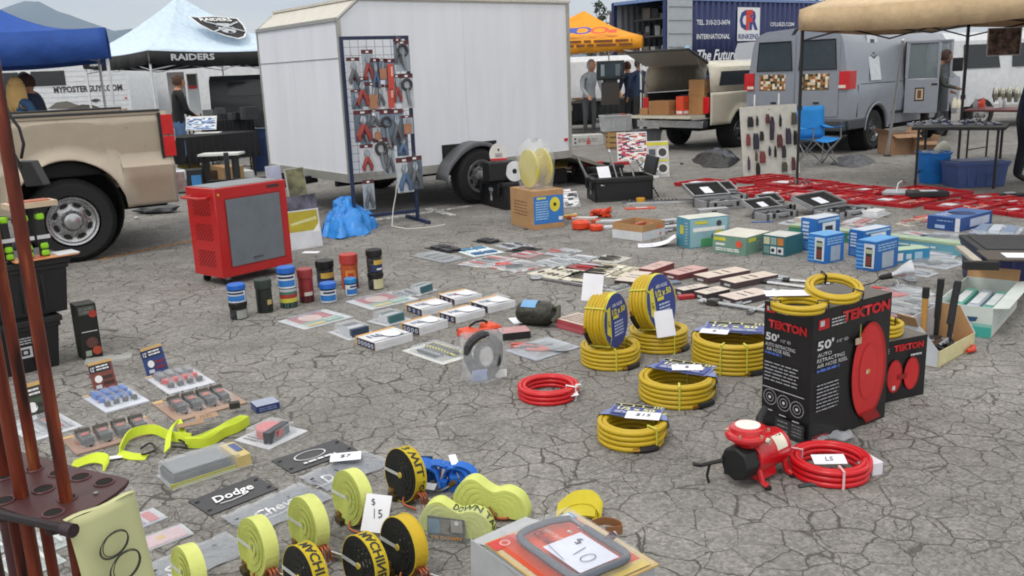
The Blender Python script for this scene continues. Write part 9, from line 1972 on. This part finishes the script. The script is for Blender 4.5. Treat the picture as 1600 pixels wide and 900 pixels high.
# ------------------------------------------------------------------ clamp pack on its grey carton
def clampbox():
    zt=.30;o,rz,w,d=foot((757,842),(884,938),(1001,857),zt)
    bx_=MB();bx_.box(0,0,0,w*.96,d*.96,zt-.02,K('#a9acb0',.6,0,'card'),tp=1.0);F_=faces(bx_,w*.96,d*.96,zt-.02);F_['front'].line([(.1+.02*k,.82) for k in range(2)],.002,INK)
    for k in range(34):F_['front'].rect(.2+.018*k,.93,.209+.018*k,.937,K('#3a3d48',.6))
    fl=w*.30;bx_.slab([(-w*.48,-d*.48,zt-.02),(-w*.48,d*.2,zt-.02),(-w*.48-.10,d*.15,zt-.035),(-w*.48-.10,-d*.48,zt-.05)],(-.1,0,1),.004,K('#b3b6ba',.6,0,'card'))
    bx_.slab([(-w*.48-.095,-d*.49,zt-.04),(0,-d*.49,zt-.03),(0,-d*.5,zt-.2),(-w*.48-.10,-d*.5,zt-.2)],(0,-1,0),.004,K('#adb0b4',.6,0,'card'))
    tag(bx_.build('display_carton',loc=o,rz=rz,bev=.003),'plain pale grey carton at the bottom edge under the clamp pack','carton')
    t=thing('clamp_pack','grey C-clamp on an orange and cream card marked $10, lying on the grey carton','clamp pack',(o.x,o.y,zt-.018),rz)
    c=MB();c.box(0,0,0,w,d,.005,K('#c4a86a',.5));F_=faces(c,w,d,.005)['top']
    OR=K('#cf4a24',.45,name='orange_card_print');F_.rect(.06,.06,.90,.93,OR);F_.rect(.02,.0,.16,.3,K('#c43a34',.5));F_.disc(.1,.14,.05,K('#e0b0a0',.5),.035);F_.rect(.02,.75,.12,.95,K('#4a8fc0',.5));F_.rect(.03,.84,.1,.92,WHITE);F_.rect(.88,.06,.98,.93,K('#c9b46a',.5));F_.lines(.25,.66,.3,.9,2,WHITE,.3)
    F_.k+=2;F_.text('HEAVY DUTY',.24,.56,.05,K('#e4d4c4',.5),rot=pi/2*.0,fit=.22);F_.text('CLAMP',.25,.46,.09,K('#8a1c1c',.5),fit=.26,bold=.04)
    c.build('card',t)
    g=MB();gm=K('#5b616c',.35,.45,'metal',name='grey_cast_iron');z=.03;x0,x1,y0,y1=-w*.36,w*.40,-d*.28,d*.30
    pts=smooth([(x0+.02,y1,z),(x0,y1*.5,z),(x0-.004,0,z),(x0,y0*.6,z),(x0+.03,y0,z),(0,y0-.004,z),(x1-.02,y0,z),(x1,y0+.03,z),(x1,0,z),(x1,y1-.03,z),(x1-.03,y1,z),(w*.05,y1,z),(x0+.09,y1,z)],5);g.tube(pts,.0105,gm,10,sx=1.15)
    g.build('clamp_frame',t);s=MB();s.cyl((x0+.02,y1,z),(x0+.10,y1,z),.008,K('#8c9096',.25,.9),n=10);s.cyl((w*.12,y1+.0,z),(w*.12,y1+.03,z+.012),.011,K('#5a4650',.35,.5),n=10);s.cyl((w*.12,y1+.03,z+.012),(w*.12,y1+.034,z+.0135),.008,K('#c9c4c8',.3),n=10);s.build('screw',t)
    pp=MB();F2=Face(pp,(-w*.10,-d*.20,.028),(1,0,0),(0,1,0),w*.44,d*.42,lift=.001);F2.rect(0,0,1,1,K('#d3d8ea',.6));ink=K('#2b2e44',.6)
    F2.k+=2;F2.text('$',.24,.72,.26,ink,rot=.5);F2.line([(.46,.68),(.52,.30)],.0028,ink);F2.line([(.74+.09*cos(RD(a_*20)),.46+.18*sin(RD(a_*20))) for a_ in range(19)],.0028,ink);F2.line([(.02,.12),(.55,.02)],.002,ink);pp.build('price_tag',t)
    k=MB();k.box(0,0,.0055,w*.97,d*.97,.001,dome(a=.10));k.box(0,0,.006,w*.86,d*.78,.040,dome(a=.14),tp=.95);k.build('clear_cover',t,bev=.008)
clampbox()
o=G(905,806);mb=MB();ribbon(mb,smooth([(-.08,0,.02),(-.02,.03,.05),(.05,.02,.055),(.075,-.02,.03),(.05,-.04,.0)]),.06,.02,K('#c4b414',.55,0,'cloth'),tw=[V((.2,.8,.5))]*25);ribbon(mb,smooth([(-.06,-.02,.01),(.0,-.01,.03),(.06,-.02,.03)]),.06,.015,K('#c4b414',.55,0,'cloth'),tw=[V((.2,.8,.5))]*13);tag(mb.build('yellow_strap',loc=o),'bright yellow folded strap behind the orange clamp card','strap')
mb=MB();ribbon(mb,smooth([(-.06,0,.03),(0,.02,.035),(.05,0,.03),(.055,-.02,.02),(.0,-.02,.018)]),.03,.004,K('#8a5f3a',.6,0,'card'));tag(mb.build('leather_strap',loc=G(945,832)),'folded brown cardboard strip right of the yellow strap','strip')
rr=random.Random(31)
for i,(x,y,c,lb) in enumerate([(1065,257,'#3a2418','small dark brown lump on the asphalt near the black sheet heap'),(222,333,'#b9bcbe','tiny white scrap under the pickup tail'),(213,342,'#c9cbcc','second tiny white scrap on the asphalt behind the pickup wheel')]):
    mb=MB();mb.ball((0,0,.015),.03,K(c,.8),6,(1,.8,.5));tag(mb.build('litter',loc=G(x,y)),lb,'litter')
mb=MB();rr=random.Random(77);pm=[K('#8b857c',.9),K('#5d5852',.9),K('#a9a49a',.9),K('#4a3f34',.9)]
for k in range(1500):
    y=2.2+9*rr.random()**1.6;x=rr.uniform(-.65,.65)*y*1.15;r=rr.uniform(.0018,.0052)*(1+.5*(rr.random() < .08));c=V((x,y,r*.35));a=rr.uniform(0,6)
    vs=[c+V((cos(a+q*2.09)*r*rr.uniform(.7,1.3),sin(a+q*2.09)*r*rr.uniform(.7,1.3),-r*.3)) for q in range(3)]+[c+V((0,0,r*.8))]
    mb.add(vs,[(0,1,3),(1,2,3),(2,0,3)],rr.choice(pm))
tag(mb.build('gravel',ang=1),None,None,kind='stuff')
